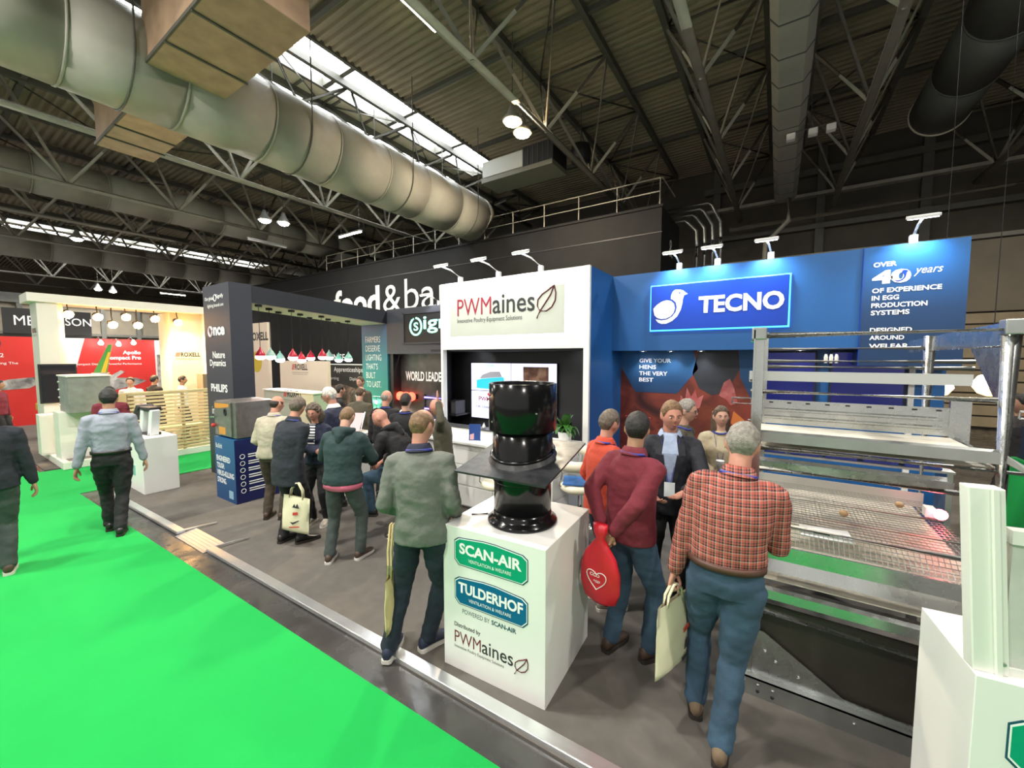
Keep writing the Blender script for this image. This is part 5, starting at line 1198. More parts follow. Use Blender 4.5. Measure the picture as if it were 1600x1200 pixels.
poly_face('photo_band', [(-15.0, 0), (-11.5, 0), (-11.5, 1.0), (-12.2, 1.12), (-13.0, 0.98), (-13.9, 1.14), (-15.0, 1.05)], photo_mat('crowd_photo', [(0.03, 0.025, 0.02), (0.16, 0.11, 0.08), (0.38, 0.27, 0.2)], 4, seed=6), bn, (0, 9.4, 0))
b = MB(); b.box(-15.0, -11.5, 9.36, 9.4, 1.90, 1.94); b.build('light_edge', M_whitepaint, bn)

# ================================================================== BAR STOOLS, TABLE, PLANT, SMALL THINGS
def stool(loc, rz, label, seat_z=0.70, m=M_cream_leather):
    t = thing('bar_stool', label, 'stool', loc, rz, 'cream bar stools')
    b = MB(); b.lathe([(0.215, 0.0), (0.22, 0.008), (0.15, 0.022), (0.05, 0.04), (0.03, 0.06)], 28); b.build('base_disc', M_chrome, t, smooth=True)
    b = MB(); b.tube([(0, 0, 0.03), (0, 0, 0.40)], 0.028, 14); b.tube([(0, 0, 0.38), (0, 0, seat_z - 0.03)], 0.019, 12); b.build('gas_lift', M_chrome, t, smooth=True)
    b = MB(); b.tube([(0.13 * math.cos(a), -0.06 + 0.13 * math.sin(a), 0.27) for a in [PI * (1.0 + k / 12) for k in range(13)]] , 0.01, 8); b.tube([(0.13, -0.06, 0.27), (0.02, 0, 0.27)], 0.01, 8); b.tube([(-0.13, -0.06, 0.27), (-0.02, 0, 0.27)], 0.01, 8); b.build('foot_ring', M_chrome, t, smooth=True)
    b = MB(); b.lathe([(0.02, -0.035), (0.17, -0.03), (0.205, -0.005), (0.205, 0.035), (0.18, 0.06), (0.02, 0.065)], 28); o = b.build('seat', m, t, smooth=True); o.location = (0, 0, seat_z)
    b = MB(); rs = []
    for k in range(13):
        a = PI * (0.08 + 0.84 * k / 12); c, s = math.cos(a), math.sin(a)
        rs.append([(0.215 * c + q * c, 0.19 * s + q * s, seat_z + 0.29 + zz) for q, zz in ((-0.02, -0.055), (0.02, -0.06), (0.03, 0.0), (0.02, 0.06), (-0.02, 0.055), (-0.028, 0.0))])
    b.rings(rs); b.build('backrest', m, t, smooth=True)
    for s in (-1, 1):
        b = MB(); b.tube([(s * 0.16, 0.05, seat_z - 0.02), (s * 0.215, 0.06, seat_z + 0.05), (s * 0.19, 0.11, seat_z + 0.16), (s * 0.205, 0.09, seat_z + 0.27)], 0.011, 8); b.build('back_tube', M_chrome, t, smooth=True)
    return t
stool((-2.72, 3.85, 0), R(200), 'cream bar stool left of the black chimney at the counter', 0.68)
stool((-1.86, 4.22, 0), R(205), 'cream bar stool with a blue folder on its seat', 0.70)
stool((-1.95, 4.95, 0), R(170), 'cream bar stool standing behind the one with the blue folder', 0.72)
stool((-3.82, 3.34, 0), R(125), 'stool under the seated man in a black hoodie', 0.66, M_fk)
t = thing('blue_folder', 'blue brochure folder lying on the nearest cream stool', 'folder', (-1.84, 4.18, 0.772), R(20))
b = MB(); b.add([(-0.17, -0.12, 0), (0.17, -0.12, 0), (0.17, 0.1, 0), (-0.17, 0.1, 0), (-0.17, -0.12, 0.02), (0.17, -0.12, 0.014), (0.15, 0.1, 0.05), (-0.17, 0.1, 0.045)], [(0,3,2,1),(4,5,6,7),(0,1,5,4),(1,2,6,5),(2,3,7,6),(3,0,4,7)]); b.build('cover', mat('blue_folder_print', (0.05, 0.16, 0.42), 0.35, noise_amt=0.3, noise_scale=20), t)
b = MB(); b.box(-0.16, 0.16, -0.115, 0.095, 0.002, 0.012); b.build('pages', M_text_w, t)
t = thing('tilted_tray', 'grey beige catalogue tray resting across the back stools', 'tray', (-1.80, 4.62, 0.80), R(15))
b = MB(); b.prism([(-0.26, -0.02, 0), (0.26, -0.02, 0.11), (0.26, -0.02, 0.13), (-0.26, -0.02, 0.02)], (0, 0.3, 0)); b.build('board', mat('taupe_board', (0.45, 0.40, 0.32), 0.5), t)
b = MB(); b.prism([(-0.24, 0.0, 0.024), (0.24, 0.0, 0.126), (0.24, 0.0, 0.135), (-0.24, 0.0, 0.033)], (0, 0.26, 0)); b.build('sheet', M_cream_leather, t)
# peace lily
pt_ = thing('potted_plant', 'leafy green peace lily in a white pot on the counter end', 'plant', (-2.47, 5.12, 0.99))
b = MB(); b.lathe([(0.075, 0.0), (0.08, 0.01), (0.105, 0.16), (0.11, 0.165), (0.098, 0.165), (0.09, 0.14)], 24); b.build('pot', M_whitepaint, pt_, smooth=True)
b = MB(); b.lathe([(0.02, 0.145), (0.092, 0.145)], 20); b.build('soil', mat('potting_soil', (0.03, 0.02, 0.012), 0.9), pt_)
M_leaf = mat('glossy_leaf', (0.035, 0.13, 0.02), 0.35, noise_amt=0.3, noise_scale=10)
def leaf_mesh(L, W, droop, lift):
    b = MB(); rows = []
    for i in range(9):
        t_ = i / 8; r_ = L * t_; w_ = W * (math.sin(PI * min(1, t_ ** 0.8)) ** 0.8) * 0.5 + 0.002
        x = r_ * math.cos(lift) * 1.0; z = r_ * math.sin(lift) - droop * t_ * t_ * L
        rows.append([(x, -w_, z + 0.25 * w_), (x, 0, z), (x, w_, z + 0.25 * w_)])
    vs = [p for r in rows for p in r]; fs = []
    for i in range(8):
        for j in range(2): fs.append((i*3+j, i*3+j+1, (i+1)*3+j+1, (i+1)*3+j))
    b.add(vs, fs); return b.mesh('leaf', True, fix=False)
lm = [leaf_mesh(0.30, 0.10, 0.75, R(62)), leaf_mesh(0.36, 0.11, 0.4, R(72)), leaf_mesh(0.27, 0.09, 1.05, R(52)), leaf_mesh(0.33, 0.10, 0.9, R(60))]
for m_ in lm: m_.materials.append(M_leaf)
rnd = random.Random(3)
for k in range(42):
    a = rnd.uniform(0, 2 * PI); m_ = lm[k % 4]; s = rnd.uniform(0.75, 1.15)
    inst(m_, 'leaf', Matrix.Translation((0.03 * math.cos(a), 0.03 * math.sin(a), 0.14 + rnd.uniform(0, 0.08))) @ Matrix.Rotation(a, 4, 'Z') @ Matrix.Rotation(rnd.uniform(-0.2, 0.25), 4, 'Y') @ Matrix.Scale(s, 4), pt_)
# brochure stand, shakers, microwave, table, bottles
t = thing('brochure_stand', 'small blue brochure standing on the white counter', 'brochure', (-3.62, 4.52, 0.99), R(25))
b = MB(); b.prism([(-0.085, 0, 0), (0.085, 0, 0), (0.085, 0.03, 0.24), (-0.085, 0.03, 0.24)], (0, 0.006, 0)); b.build('card', mat('navy_brochure', (0.02, 0.06, 0.24), 0.35), t)
b = MB(); b.prism([(-0.07, -0.001, 0.02), (-0.01, -0.001, 0.02), (-0.01, 0.011, 0.11), (-0.07, 0.009, 0.09)], (0, 0.002, 0)); b.build('print_block', mat('pink_print', (0.6, 0.35, 0.4), 0.4), t)
b = MB(); b.box(-0.08, 0.08, 0.0, 0.07, 0, 0.006); b.build('foot', M_fw, t)
for k, (x, lab) in enumerate(((-3.74, 'small white shaker, taller one, on the dark counter ledge'), (-3.60, 'small white pot, rounder one, on the dark counter ledge'))):
    t = thing('table_shaker', lab, 'shaker', (x, 4.9, 1.105))
    b = MB(); b.lathe([(0.025 + 0.008 * k, 0), (0.03 + 0.01 * k, 0.02), (0.02 + 0.008 * k, 0.05), (0.012, 0.07 - 0.01 * k)], 14); b.build('body', M_fw, t, smooth=True); b = MB(); b.lathe([(0.012, 0.068 - 0.01 * k), (0.013, 0.078 - 0.01 * k), (0.005, 0.088 - 0.01 * k)], 10); b.build('cap', M_galv, t)
t = thing('microwave_oven', 'small black microwave on the black wall left of the screens', 'microwave', (-5.15, 5.75, 1.14))
b = MB(); b.box(-0.21, 0.21, -0.14, 0.14, 0, 0.25); b.build('casing', M_fk, t, bevel=0.006); b = MB(); b.box(-0.19, 0.09, -0.146, -0.14, 0.03, 0.22); b.build('door', mat('dark_glass', (0.01, 0.01, 0.012), 0.1), t); b = MB(); b.box(0.11, 0.2, -0.144, -0.14, 0.03, 0.22); b.build('key_panel', mat('dark_grey_panel', (0.06, 0.06, 0.06), 0.4), t)
b = MB(); b.box(-0.23, 0.23, -0.14, 0.27, -0.03, 0.0); b.build('bracket_shelf', M_fk, t)
t = thing('white_table', 'white meeting table behind the seated man', 'table', (-6.0, 4.0, 0))
b = MB(); b.box(-0.45, 0.45, -0.3, 0.3, 0.93, 0.97); b.build('top', M_white, t, bevel=0.004); b = MB(); b.box(-0.4, 0.4, -0.22, 0.22, 0, 0.93); b.build('pedestal', M_white, t)
for k, (x, y) in enumerate(((-4.66, 4.62), (-4.56, 4.68))):
    t = thing('water_bottle', 'clear water bottle ' + ('nearer the seated man' if k == 0 else 'next to the first one') + ' on the white counter', 'bottle', (x, y, 0.99), 0, 'water bottles')
    b = MB(); b.lathe([(0.03, 0), (0.033, 0.01), (0.033, 0.13), (0.013, 0.18), (0.013, 0.20)], 16); b.build('body', mat('clear_plastic', (0.9, 0.93, 0.95), 0.1, trans=0.8), t, smooth=True); b = MB(); b.lathe([(0.015, 0.198), (0.015, 0.215), (0.004, 0.217)], 12); b.build('cap', M_fw, t)
t = thing('sweet_bowl', 'glass bowl heaped with wrapped sweets on the white counter', 'bowl', (-4.55, 4.52, 0.99))
b = MB(); b.lathe([(0.05, 0), (0.1, 0.05), (0.13, 0.1), (0.125, 0.1), (0.09, 0.05), (0.02, 0.015)], 20); b.build('bowl', mat('clear_plastic', (0.9, 0.93, 0.95), 0.1, trans=0.8), t, smooth=True)
b = MB()
for k in range(40):
    a = rnd.uniform(0, 6.28); r_ = rnd.uniform(0, 0.10); zz = 0.09 + 0.05 * (1 - r_ / 0.1) + rnd.uniform(-0.02, 0.02)
    c = Vector((r_ * math.cos(a), r_ * math.sin(a), zz)); dd = Vector((rnd.uniform(-1, 1), rnd.uniform(-1, 1), rnd.uniform(-.4, .4))).normalized() * 0.016
    b.tube([c - dd, c, c + dd], [0.006, 0.013, 0.006], 6)
o = b.build('sweets', photo_mat('sweet_wrappers', [(0.5, 0.05, 0.08), (0.7, 0.65, 0.6), (0.35, 0.1, 0.15)], 40), t); o['kind'] = 'stuff'
t = thing('leaflet_rack', 'angled pink and white leaflet rack by the message column', 'rack', (-5.75, 3.95, 0.97), R(30))
b = MB(); b.prism([(-0.15, 0, 0), (0.15, 0, 0.0), (0.15, 0.25, 0.3), (-0.15, 0.25, 0.3)], (0, 0.01, -0.01)); b.build('leaflet', mat('pink_leaflet', (0.62, 0.40, 0.42), 0.5), t); b = MB(); b.tube([(-0.16, 0.26, 0.31), (-0.16, 0.05, 0.0), (0.16, 0.05, 0.0), (0.16, 0.26, 0.31)], 0.01, 6); b.build('wire_frame', M_galv, t)
# ================================================================== PEOPLE
def remesh(mb, voxel, name, smooth_it=6, wrinkle=0.0, wscale=9.0, seed=0.0):
    me = mb.mesh(name, False)
    o = bpy.data.objects.new(name, me)
    r = o.modifiers.new('r', 'REMESH'); r.mode = 'VOXEL'; r.voxel_size = voxel; r.use_smooth_shade = True
    if smooth_it:
        s = o.modifiers.new('s', 'SMOOTH'); s.factor = 0.5; s.iterations = smooth_it
    out = evaluated_mesh(o)
    bpy.data.objects.remove(o); bpy.data.meshes.remove(me)
    out.name = name
    if wrinkle:
        sv = Vector((seed, seed * 2.3, seed * 0.7))
        N = len(out.vertices); co = [0.0] * (3 * N); nn = [0.0] * (3 * N)
        out.vertices.foreach_get('co', co); out.vertex_normals.foreach_get('vector', nn)
        for i in range(N):
            x, y, z = co[3*i], co[3*i+1], co[3*i+2]
            # folds run across the limb: stretch the noise
            k = wrinkle * (noise.noise(Vector((x * wscale, y * wscale, z * wscale * 1.6)) + sv) + 0.5 * noise.noise(Vector((x * 22, y * 22, z * 30)) + sv))
            co[3*i] = x + nn[3*i] * k; co[3*i+1] = y + nn[3*i+1] * k; co[3*i+2] = z + nn[3*i+2] * k
        out.vertices.foreach_set('co', co); out.update()
    out.polygons.foreach_set('use_smooth', [True] * len(out.polygons))
    return out
def mesh_obj(me, name, m, parent):
    o = bpy.data.objects.new(name, me); COL.objects.link(o); o.parent = parent
    me.materials.clear(); me.materials.append(m)
    return o
def ell(c, rx, ry, n=20, M=None, sq=2.0):
    out = []
    for k in range(n):
        t = 2 * PI * k / n; cc, ss = math.cos(t), math.sin(t)
        x = rx * math.copysign(abs(cc) ** (2 / sq), cc); y = ry * math.copysign(abs(ss) ** (2 / sq), ss)
        p = Vector((c[0] + x, c[1] + y, c[2]))
        out.append(M @ p if M else p)
    return out
def limb(mb, pts, rad, n=12, sub=4):
    """tapered tube through joints with rounded ends"""
    P_ = [Vector(p) for p in pts]; pp = []; rr = []
    for i in range(len(P_) - 1):
        for k in range(sub):
            t = k / sub; pp.append(P_[i].lerp(P_[i + 1], t)); rr.append(rad[i] * (1 - t) + rad[i + 1] * t)
    pp.append(P_[-1]); rr.append(rad[-1])
    d = (pp[1] - pp[0]).normalized(); e = (pp[-1] - pp[-2]).normalized()
    pp = [pp[0] - d * rr[0] * 0.6] + pp + [pp[-1] + e * rr[-1] * 0.5]; rr = [rr[0] * 0.6] + rr + [rr[-1] * 0.6]
    mb.tube(pp, rr, n)
def ik(a, b, l1, l2, hint):
    a = Vector(a); b = Vector(b); d = b - a; L = min(d.length, (l1 + l2) * 0.999); d.normalize()
    x = (l1 * l1 - l2 * l2 + L * L) / (2 * L); h = math.sqrt(max(0, l1 * l1 - x * x))
    hn = Vector(hint); hn = (hn - d * hn.dot(d)).normalized()
    return a + d * x + hn * h, a + d * L

# ---- head: front is -y
def head_point(th, ph):
    """th: polar angle from the top, ph: azimuth (0 = front)"""
    sx = math.sin(th) * math.sin(ph); sy = -math.sin(th) * math.cos(ph); sz = math.cos(th)
    x = sx * 0.076; y = sy * 0.096; z = sz * 0.118
    fr = max(0.0, -sy)                                   # facing forward
    if sz < 0:
        t = -sz; x *= 1 - 0.24 * t ** 1.3; y *= 1 - (0.10 if sy < 0 else 0.38) * t
    if sy > 0: y *= 1.04; z += 0.004 * sy
    if sy < 0: y *= 0.93
    g = lambda cx, cz, wx, wz: math.exp(-((sx - cx) / wx) ** 2 - ((sz - cz) / wz) ** 2) * (1 if sy < 0 else 0)
    out = 0.0
    out += 0.024 * g(0, -0.17, 0.15, 0.15) + 0.012 * g(0, 0.05, 0.12, 0.17)     # nose
    out += 0.005 * g(0.30, 0.17, 0.26, 0.09) + 0.005 * g(-0.30, 0.17, 0.26, 0.09)   # brows
    out -= 0.010 * g(0.36, 0.02, 0.17, 0.10) + 0.010 * g(-0.36, 0.02, 0.17, 0.10)   # eye sockets
    out += 0.006 * g(0, -0.47, 0.24, 0.08)                # lips
    out += 0.010 * g(0, -0.78, 0.3, 0.14)                 # chin
    out += 0.004 * g(0.5, -0.2, 0.2, 0.2) + 0.004 * g(-0.5, -0.2, 0.2, 0.2)         # cheeks
    y -= out
    return Vector((x, y, z))
def head_mesh(mb, M, nt=34, nph=48):
    rs = []
    for i in range(1, nt):
        th = PI * i / nt
        rs.append([M @ head_point(th, 2 * PI * k / nph) for k in range(nph)])
    mb.rings(rs)
    for s in (-1, 1):                                      # ears
        e = []
        for i in range(1, 8):
            t = PI * i / 8
            e.append([M @ Vector((s * (0.073 + 0.010 * math.sin(t) * math.cos(u) + 0.006), 0.012 + 0.017 * math.sin(t) * math.sin(u) + 0.004 * math.cos(t), -0.005 + 0.034 * math.cos(t))) for u in [2 * PI * k / 10 for k in range(10)]])
        mb.rings(e)
def hair_mesh(M, style, seed):
    nt, nph = 40, 60
    thick = {'short': 0.012, 'crop': 0.006, 'balding': 0.009, 'fringe': 0.008, 'full': 0.014, 'long': 0.018, 'curly': 0.028}[style]
    idx = {}; vs = []; fs = []
    def edge(p, az):
        """signed distance above the hairline; az 0 = front .. PI = back"""
        a = abs(az)
        front = 0.066 if style not in ('balding',) else 0.085
        if a < 0.75: line = front - 0.012 * (a / 0.75) ** 2
        elif a < 1.25: line = front - 0.012 - (a - 0.75) / 0.5 * 0.062
        elif a < 1.85: line = -0.008 + (0.012 if 1.4 < a < 1.75 else 0)
        else: line = -0.008 - min(1, (a - 1.85) / 0.5) * 0.064
        e = p.z - line
        if style in ('balding', 'fringe'):
            lim = 0.078 if style == 'balding' else 0.045
            e = min(e, (lim - p.z) + (0.05 * max(0, p.y) / 0.1 if style == 'balding' else 0.0))
        return e
    for i in range(1, nt + 1):
        th = PI * 0.80 * i / nt if i else 0
        for k in range(nph):
            az = 2 * PI * k / nph; azs = az if az <= PI else az - 2 * PI
            p = head_point(th, az); e = edge(p, azs)
            t = max(0.0, min(1.0, e / 0.045))
            nrm = Vector((p.x / 0.076 ** 2, p.y / 0.096 ** 2, p.z / 0.118 ** 2)).normalized()
            nz = noise.noise(p * 38 + Vector((seed, 0, 0))) * 0.5 + noise.noise(Vector((p.x * 120, p.y * 120, p.z * 50)) + Vector((seed, 0, 0))) * 0.5
            if style == 'curly': nz *= 2.2
            q = p + nrm * (thick * (t ** 0.6) * (1 + 0.5 * nz) - 0.003 * (1 - t))
            idx[(i, k)] = (len(vs), e); vs.append(M @ q)
    top = len(vs); vs.append(M @ (Vector((0, 0, 0.118 + (thick if style not in ('balding', 'fringe') else -0.004)))))
    for i in range(1, nt):
        for k in range(nph):
            q = [(i, k), (i, (k + 1) % nph), (i + 1, (k + 1) % nph), (i + 1, k)]
            if sum(1 for c in q if idx[c][1] > -0.004) >= 3: fs.append(tuple(idx[c][0] for c in q))
    if style not in ('balding', 'fringe'):
        for k in range(nph): fs.append((top, idx[(1, (k + 1) % nph)][0], idx[(1, k)][0]))
    b = MB(); b.add(vs, fs)
    me = b.mesh('hair', True, fix=False)
    bm = bmesh.new(); bm.from_mesh(me)
    bmesh.ops.delete(bm, geom=[v for v in bm.verts if not v.link_faces], context='VERTS'); bm.normal_update(); bm.to_mesh(me); bm.free()
    return me

# ---- hands, built once in two poses: wrist at 0, fingers along +x, palm facing -z, thumb on +y
HANDS = {}
def hand_proto(pose):
    if pose in HANDS: return HANDS[pose]
    mb = MB()
    rs = []
    for x, w, h in ((-0.03, 0.024, 0.019), (0.0, 0.026, 0.018), (0.03, 0.036, 0.016), (0.06, 0.042, 0.015), (0.088, 0.040, 0.012)):
        rs.append([(x, w * math.cos(t), h * math.sin(t)) for t in [2 * PI * k / 14 for k in range(14)]])
    mb.rings(rs)
    curl = {'relax': (18, 28, 20), 'grip': (62, 82, 60), 'open': (6, 8, 6)}[pose]
    for y, L, yaw in ((0.031, 0.072, 4), (0.011, 0.080, 1), (-0.010, 0.075, -2), (-0.030, 0.060, -6)):
        p = Vector((0.084, y, 0)); a = 0; pts = [Vector((0.07, y * 0.95, 0)), p]
        for seg, c in zip((0.45, 0.31, 0.24), curl):
            a += R(c); d = Vector((math.cos(a) * math.cos(R(yaw)), math.cos(a) * math.sin(R(yaw)), -math.sin(a))); p = p + d * (L * seg); pts.append(p)
        mb.tube(pts, [0.0095, 0.0095, 0.0088, 0.008, 0.0062], 8)
    tp = {'relax': [(0.02, 0.026, -0.002), (0.045, 0.050, -0.012), (0.072, 0.058, -0.022), (0.092, 0.056, -0.030)],
          'grip': [(0.02, 0.026, -0.004), (0.045, 0.046, -0.022), (0.066, 0.040, -0.040), (0.080, 0.024, -0.048)],
          'open': [(0.02, 0.026, 0), (0.045, 0.056, -0.006), (0.066, 0.074, -0.01), (0.084, 0.086, -0.012)]}[pose]
    mb.tube(tp, [0.013, 0.012, 0.0105, 0.008], 8)
    me = remesh(mb, 0.0042, 'hand_proto', 2)
    vs = [v.co.copy() for v in me.vertices]; fs = [tuple(p.vertices) for p in me.polygons]
    bpy.data.meshes.remove(me)
    HANDS[pose] = (vs, fs)
    return HANDS[pose]

SKIN = {}
def skin(name, col):
    return mat('skin_' + name, col, 0.5, noise_amt=0.08, noise_scale=25, spec=0.35)
S_fair = skin('fair', (0.52, 0.30, 0.22)); S_pink = skin('ruddy', (0.52, 0.25, 0.18)); S_tan = skin('tan', (0.40, 0.22, 0.14))
def cloth(name, col, rough=0.85, na=0.10): return mat('cloth_' + name, col, rough, noise_amt=na, noise_scale=7, bump=0.9, bump_scale=16)
def hairm(name, col): return mat('hair_' + name, col, 0.55, noise_amt=0.45, noise_scale=45, bump=0.6, bump_scale=160)
H_dark = hairm('dark_brown', (0.022, 0.015, 0.011)); H_brown = hairm('brown', (0.09, 0.055, 0.03)); H_grey = hairm('grey', (0.26, 0.24, 0.21)); H_white = hairm('white', (0.62, 0.60, 0.55))
H_ginger = hairm('sandy', (0.20, 0.115, 0.055)); H_black = hairm('black', (0.012, 0.011, 0.010)); H_gb = hairm('grey_brown', (0.13, 0.10, 0.075))
M_denim = mat('blue_denim', (0.035, 0.075, 0.125), 0.85, noise_amt=0.35, noise_scale=5, bump=0.3, bump_scale=260)
M_denim_d = mat('dark_denim', (0.012, 0.020, 0.036), 0.85, noise_amt=0.3, noise_scale=5, bump=0.3, bump_scale=260)
M_denim_g = mat('grey_denim', (0.05, 0.065, 0.062), 0.85, noise_amt=0.3, noise_scale=5, bump=0.3, bump_scale=260)
M_lany = mat('blue_lanyard', (0.03, 0.045, 0.30), 0.5)
M_badge = mat('badge_card', (0.7, 0.75, 0.78), 0.3)
M_sole_w = mat('white_sole', (0.62, 0.60, 0.55), 0.6); M_sole_k = mat('dark_sole', (0.025, 0.02, 0.016), 0.7)
M_eye = mat('eye_white', (0.75, 0.72, 0.68), 0.25); M_iris = mat('iris', (0.03, 0.022, 0.015), 0.2); M_brow = mat('brow_hair', (0.06, 0.04, 0.025), 0.7); M_lip = mat('lips', (0.36, 0.12, 0.10), 0.45)

def person(label, loc, rz, H=1.75, group=None, skin_m=None, hair='short', hair_m=None, top_m=None, leg_m=None, shoe_m=None, sole_m=None,
           lean=0, twist=0, side=0, head_yaw=0, head_pitch=0, hand_l=None, hand_r=None, pose_l='relax', pose_r='relax', elbow_l=None, elbow_r=None,
           feet=None, pelvis=(0, 0, 0), bulk=1.0, belly=0.0, coat=0.0, sleeves='long', female=False, face=False, lanyard=True, badge=False, collar=None,
           belt=None, hem=None, hood=None, glasses=None, shades=None, voxel=0.013, lapel=None, wr=0.006, seed=1.0, lower=True, palm_l=None, palm_r=None, beard=False, inner=None, label_parts=None):
    t = thing('person', label, 'person', loc, rz, group)
    s = H / 1.75; t.scale = (s, s, s)
    pel = Vector(pelvis); HIP = Vector((0, 0, 0.93)) + pel
    def spine(z):
        """transform for a torso point at standing height z"""
        k = max(0.0, min(1.0, (z - 0.95) / 0.45))
        a = R(lean) * (0.35 * k + 0.65 * k * k if z < 1.4 else 1.0)
        return Matrix.Translation(HIP) @ Matrix.Rotation(R(side) * k, 4, 'Y') @ Matrix.Rotation(a, 4, 'X') @ Matrix.Rotation(R(twist) * k, 4, 'Z') @ Matrix.Translation(Vector((0, 0, -0.93)))
    def sp(x, y, z): return spine(z) @ Vector((x, y, z))
    shw = 0.160 if female else 0.178
    # ---- joints
    J = {}
    for sd, nm, tgt, el in ((1, 'l', hand_l, elbow_l), (-1, 'r', hand_r, elbow_r)):
        sh = sp(sd * shw, 0.0, 1.385)
        if tgt is None: tgt = (sd * (shw + 0.10), -0.03, 0.84)
        tg = Vector(tgt) + Vector((pel.x, pel.y, pel.z)) * (1 if tgt is None else 1)
        hint = Vector(el) if el else Vector((sd * 0.35, 1.0, -0.1))
        e, w = ik(sh, tg, 0.285, 0.255, hint)
        J['sh' + nm], J['el' + nm], J['wr' + nm] = sh, e, w
    ft = feet or ((0.11, -0.0, 8), (-0.11, 0.0, -8))
    for sd, nm, f in ((1, 'l', ft[0]), (-1, 'r', ft[1])):
        hp = Vector((sd * 0.092, 0, 0.885)) + pel
        zf = f[3] if len(f) > 3 else 0.0
        an = Vector((f[0], f[1], 0.085 + zf))
        fd = Vector((math.sin(R(f[2])), -math.cos(R(f[2])), 0))
        kn, an2 = ik(hp, an, 0.425, 0.405, fd + Vector((0, 0, 0.05)))
        J['hp' + nm], J['kn' + nm], J['an' + nm], J['fd' + nm] = hp, kn, an2, fd
    hc = sp(0, -0.012, 1.47)
    Mh = spine(1.5) @ Matrix.Translation(Vector((0, -0.022, 1.632))) @ Matrix.Translation(Vector((0, 0.02, -0.09))) @ Matrix.Rotation(R(head_yaw), 4, 'Z') @ Matrix.Rotation(R(head_pitch), 4, 'X') @ Matrix.Translation(Vector((0, -0.02, 0.09)))
    # ---- body: one skin of head, neck, trunk, arms and legs, under the clothes
    mb = MB(); head_mesh(mb, Mh)
    limb(mb, [sp(0, 0.012, 1.42), sp(0, 0.005, 1.50), Mh @ Vector((0, 0.018, -0.06))], [0.062, 0.056, 0.056], 14)
    rs = [[spine(z) @ Vector((x, y, z)) for x, y, z in [(rx * 0.80 * math.cos(u), ry * 0.80 * math.sin(u) + yo, z) for u in [2 * PI * k / 16 for k in range(16)]]] for z, rx, ry, yo in
          ((0.86, .145, .10, 0), (0.95, .15, .105, 0), (1.08, .135, .10, 0), (1.22, .15, .105, 0), (1.36, .165, .10, 0), (1.44, .12, .075, .005))]
    mb.rings(rs)
    for nm in 'lr':
        limb(mb, [J['sh' + nm], J['el' + nm], J['wr' + nm]], [0.045, 0.036, 0.026], 10)
        limb(mb, [J['hp' + nm], J['kn' + nm], J['an' + nm]], [0.07, 0.048, 0.034], 10)
        if sleeves == 'short': pass
    me = remesh(mb, 0.0085 if face else 0.011, 'body', 2)
    # hands, joined to the forearms in the same mesh
    bm = bmesh.new(); bm.from_mesh(me)
    for sd, nm, ps, pn in ((1, 'l', pose_l, palm_l), (-1, 'r', pose_r, palm_r)):
        if ps is None: continue
        vs, fs = hand_proto(ps)
        d = (J['wr' + nm] - J['el' + nm]).normalized()
        n = Vector(pn) if pn else Vector((-sd, 0.15, 0))
        n = (n - d * n.dot(d)).normalized(); zax = -n; yax = zax.cross(d).normalized()
        flip = -sd
        Mx = Matrix((d, yax, zax)).transposed().to_4x4(); Mx.translation = J['wr' + nm] + d * 0.012
        nv = [bm.verts.new(Mx @ Vector((v.x, v.y * flip, v.z))) for v in vs]
        for f in fs:
            try: bm.faces.new([nv[i] for i in (f if flip > 0 else reversed(f))])
            except ValueError: pass
    bm.normal_update(); bm.to_mesh(me); bm.free()
    me.polygons.foreach_set('use_smooth', [True] * len(me.polygons))
    body = mesh_obj(me, 'body', skin_m or S_fair, t)
    # ---- hair
    if hair not in (None, 'none'):
        st_ = 'full' if hair in ('long',) else hair
        ho = mesh_obj(hair_mesh(Mh, st_, seed), 'hair', hair_m or H_dark, t)
        if hair in ('long', 'curly'):
            b = MB(); rs = []
            Lh = 0.30 if hair == 'long' else 0.17
            for i in range(9):
                q = i / 8; z = 0.06 - (Lh + 0.06) * q; w = 0.085 + 0.02 * math.sin(q * PI) + (0.03 * math.sin(q * PI) if hair == 'curly' else 0)
                ring = []
                for k in range(28):
                    u = 2 * PI * k / 28; c, s_ = math.cos(u), math.sin(u)
                    nz = 1 + 0.10 * noise.noise(Vector((c * 4 + seed, s_ * 4, z * 30)))
                    ring.append(Mh @ Vector((w * c * nz, 0.045 + 0.055 * s_ * nz, z)))
                rs.append(ring)
            b.rings(rs); mesh_obj(b.mesh('back_hair', True), 'back_hair', hair_m or H_dark, t)
    # ---- face details
    if face:
        for sd in (-1, 1):
            e = MB(); e.rings([[Mh @ (Vector((sd * 0.030, -0.0735, 0.004)) + Vector((0.0115 * math.sin(a) * math.cos(u), 0.0115 * math.cos(a) * -1, 0.0058 * math.sin(a) * math.sin(u)))) for u in [2 * PI * k / 12 for k in range(12)]] for a in [PI * i / 10 for i in range(1, 7)]])
            eo = e.build('eye', M_eye, t, smooth=True)
            e = MB(); e.rings([[Mh @ (Vector((sd * 0.030, -0.0843, 0.004)) + Vector((r_ * math.cos(u), -y_, r_ * math.sin(u)))) for u in [2 * PI * k / 10 for k in range(10)]] for r_, y_ in ((0.0052, -0.001), (0.0048, 0.001), (0.001, 0.0014))])
            e.build('iris', M_iris, eo, smooth=True)
            e = MB(); e.tube([Mh @ Vector((sd * x_, y_, z_)) for x_, y_, z_ in ((0.014, -0.0935, 0.022), (0.03, -0.0915, 0.027), (0.046, -0.081, 0.021))], [0.0028, 0.004, 0.002], 6); e.build('eyebrow', M_brow, t, smooth=True)
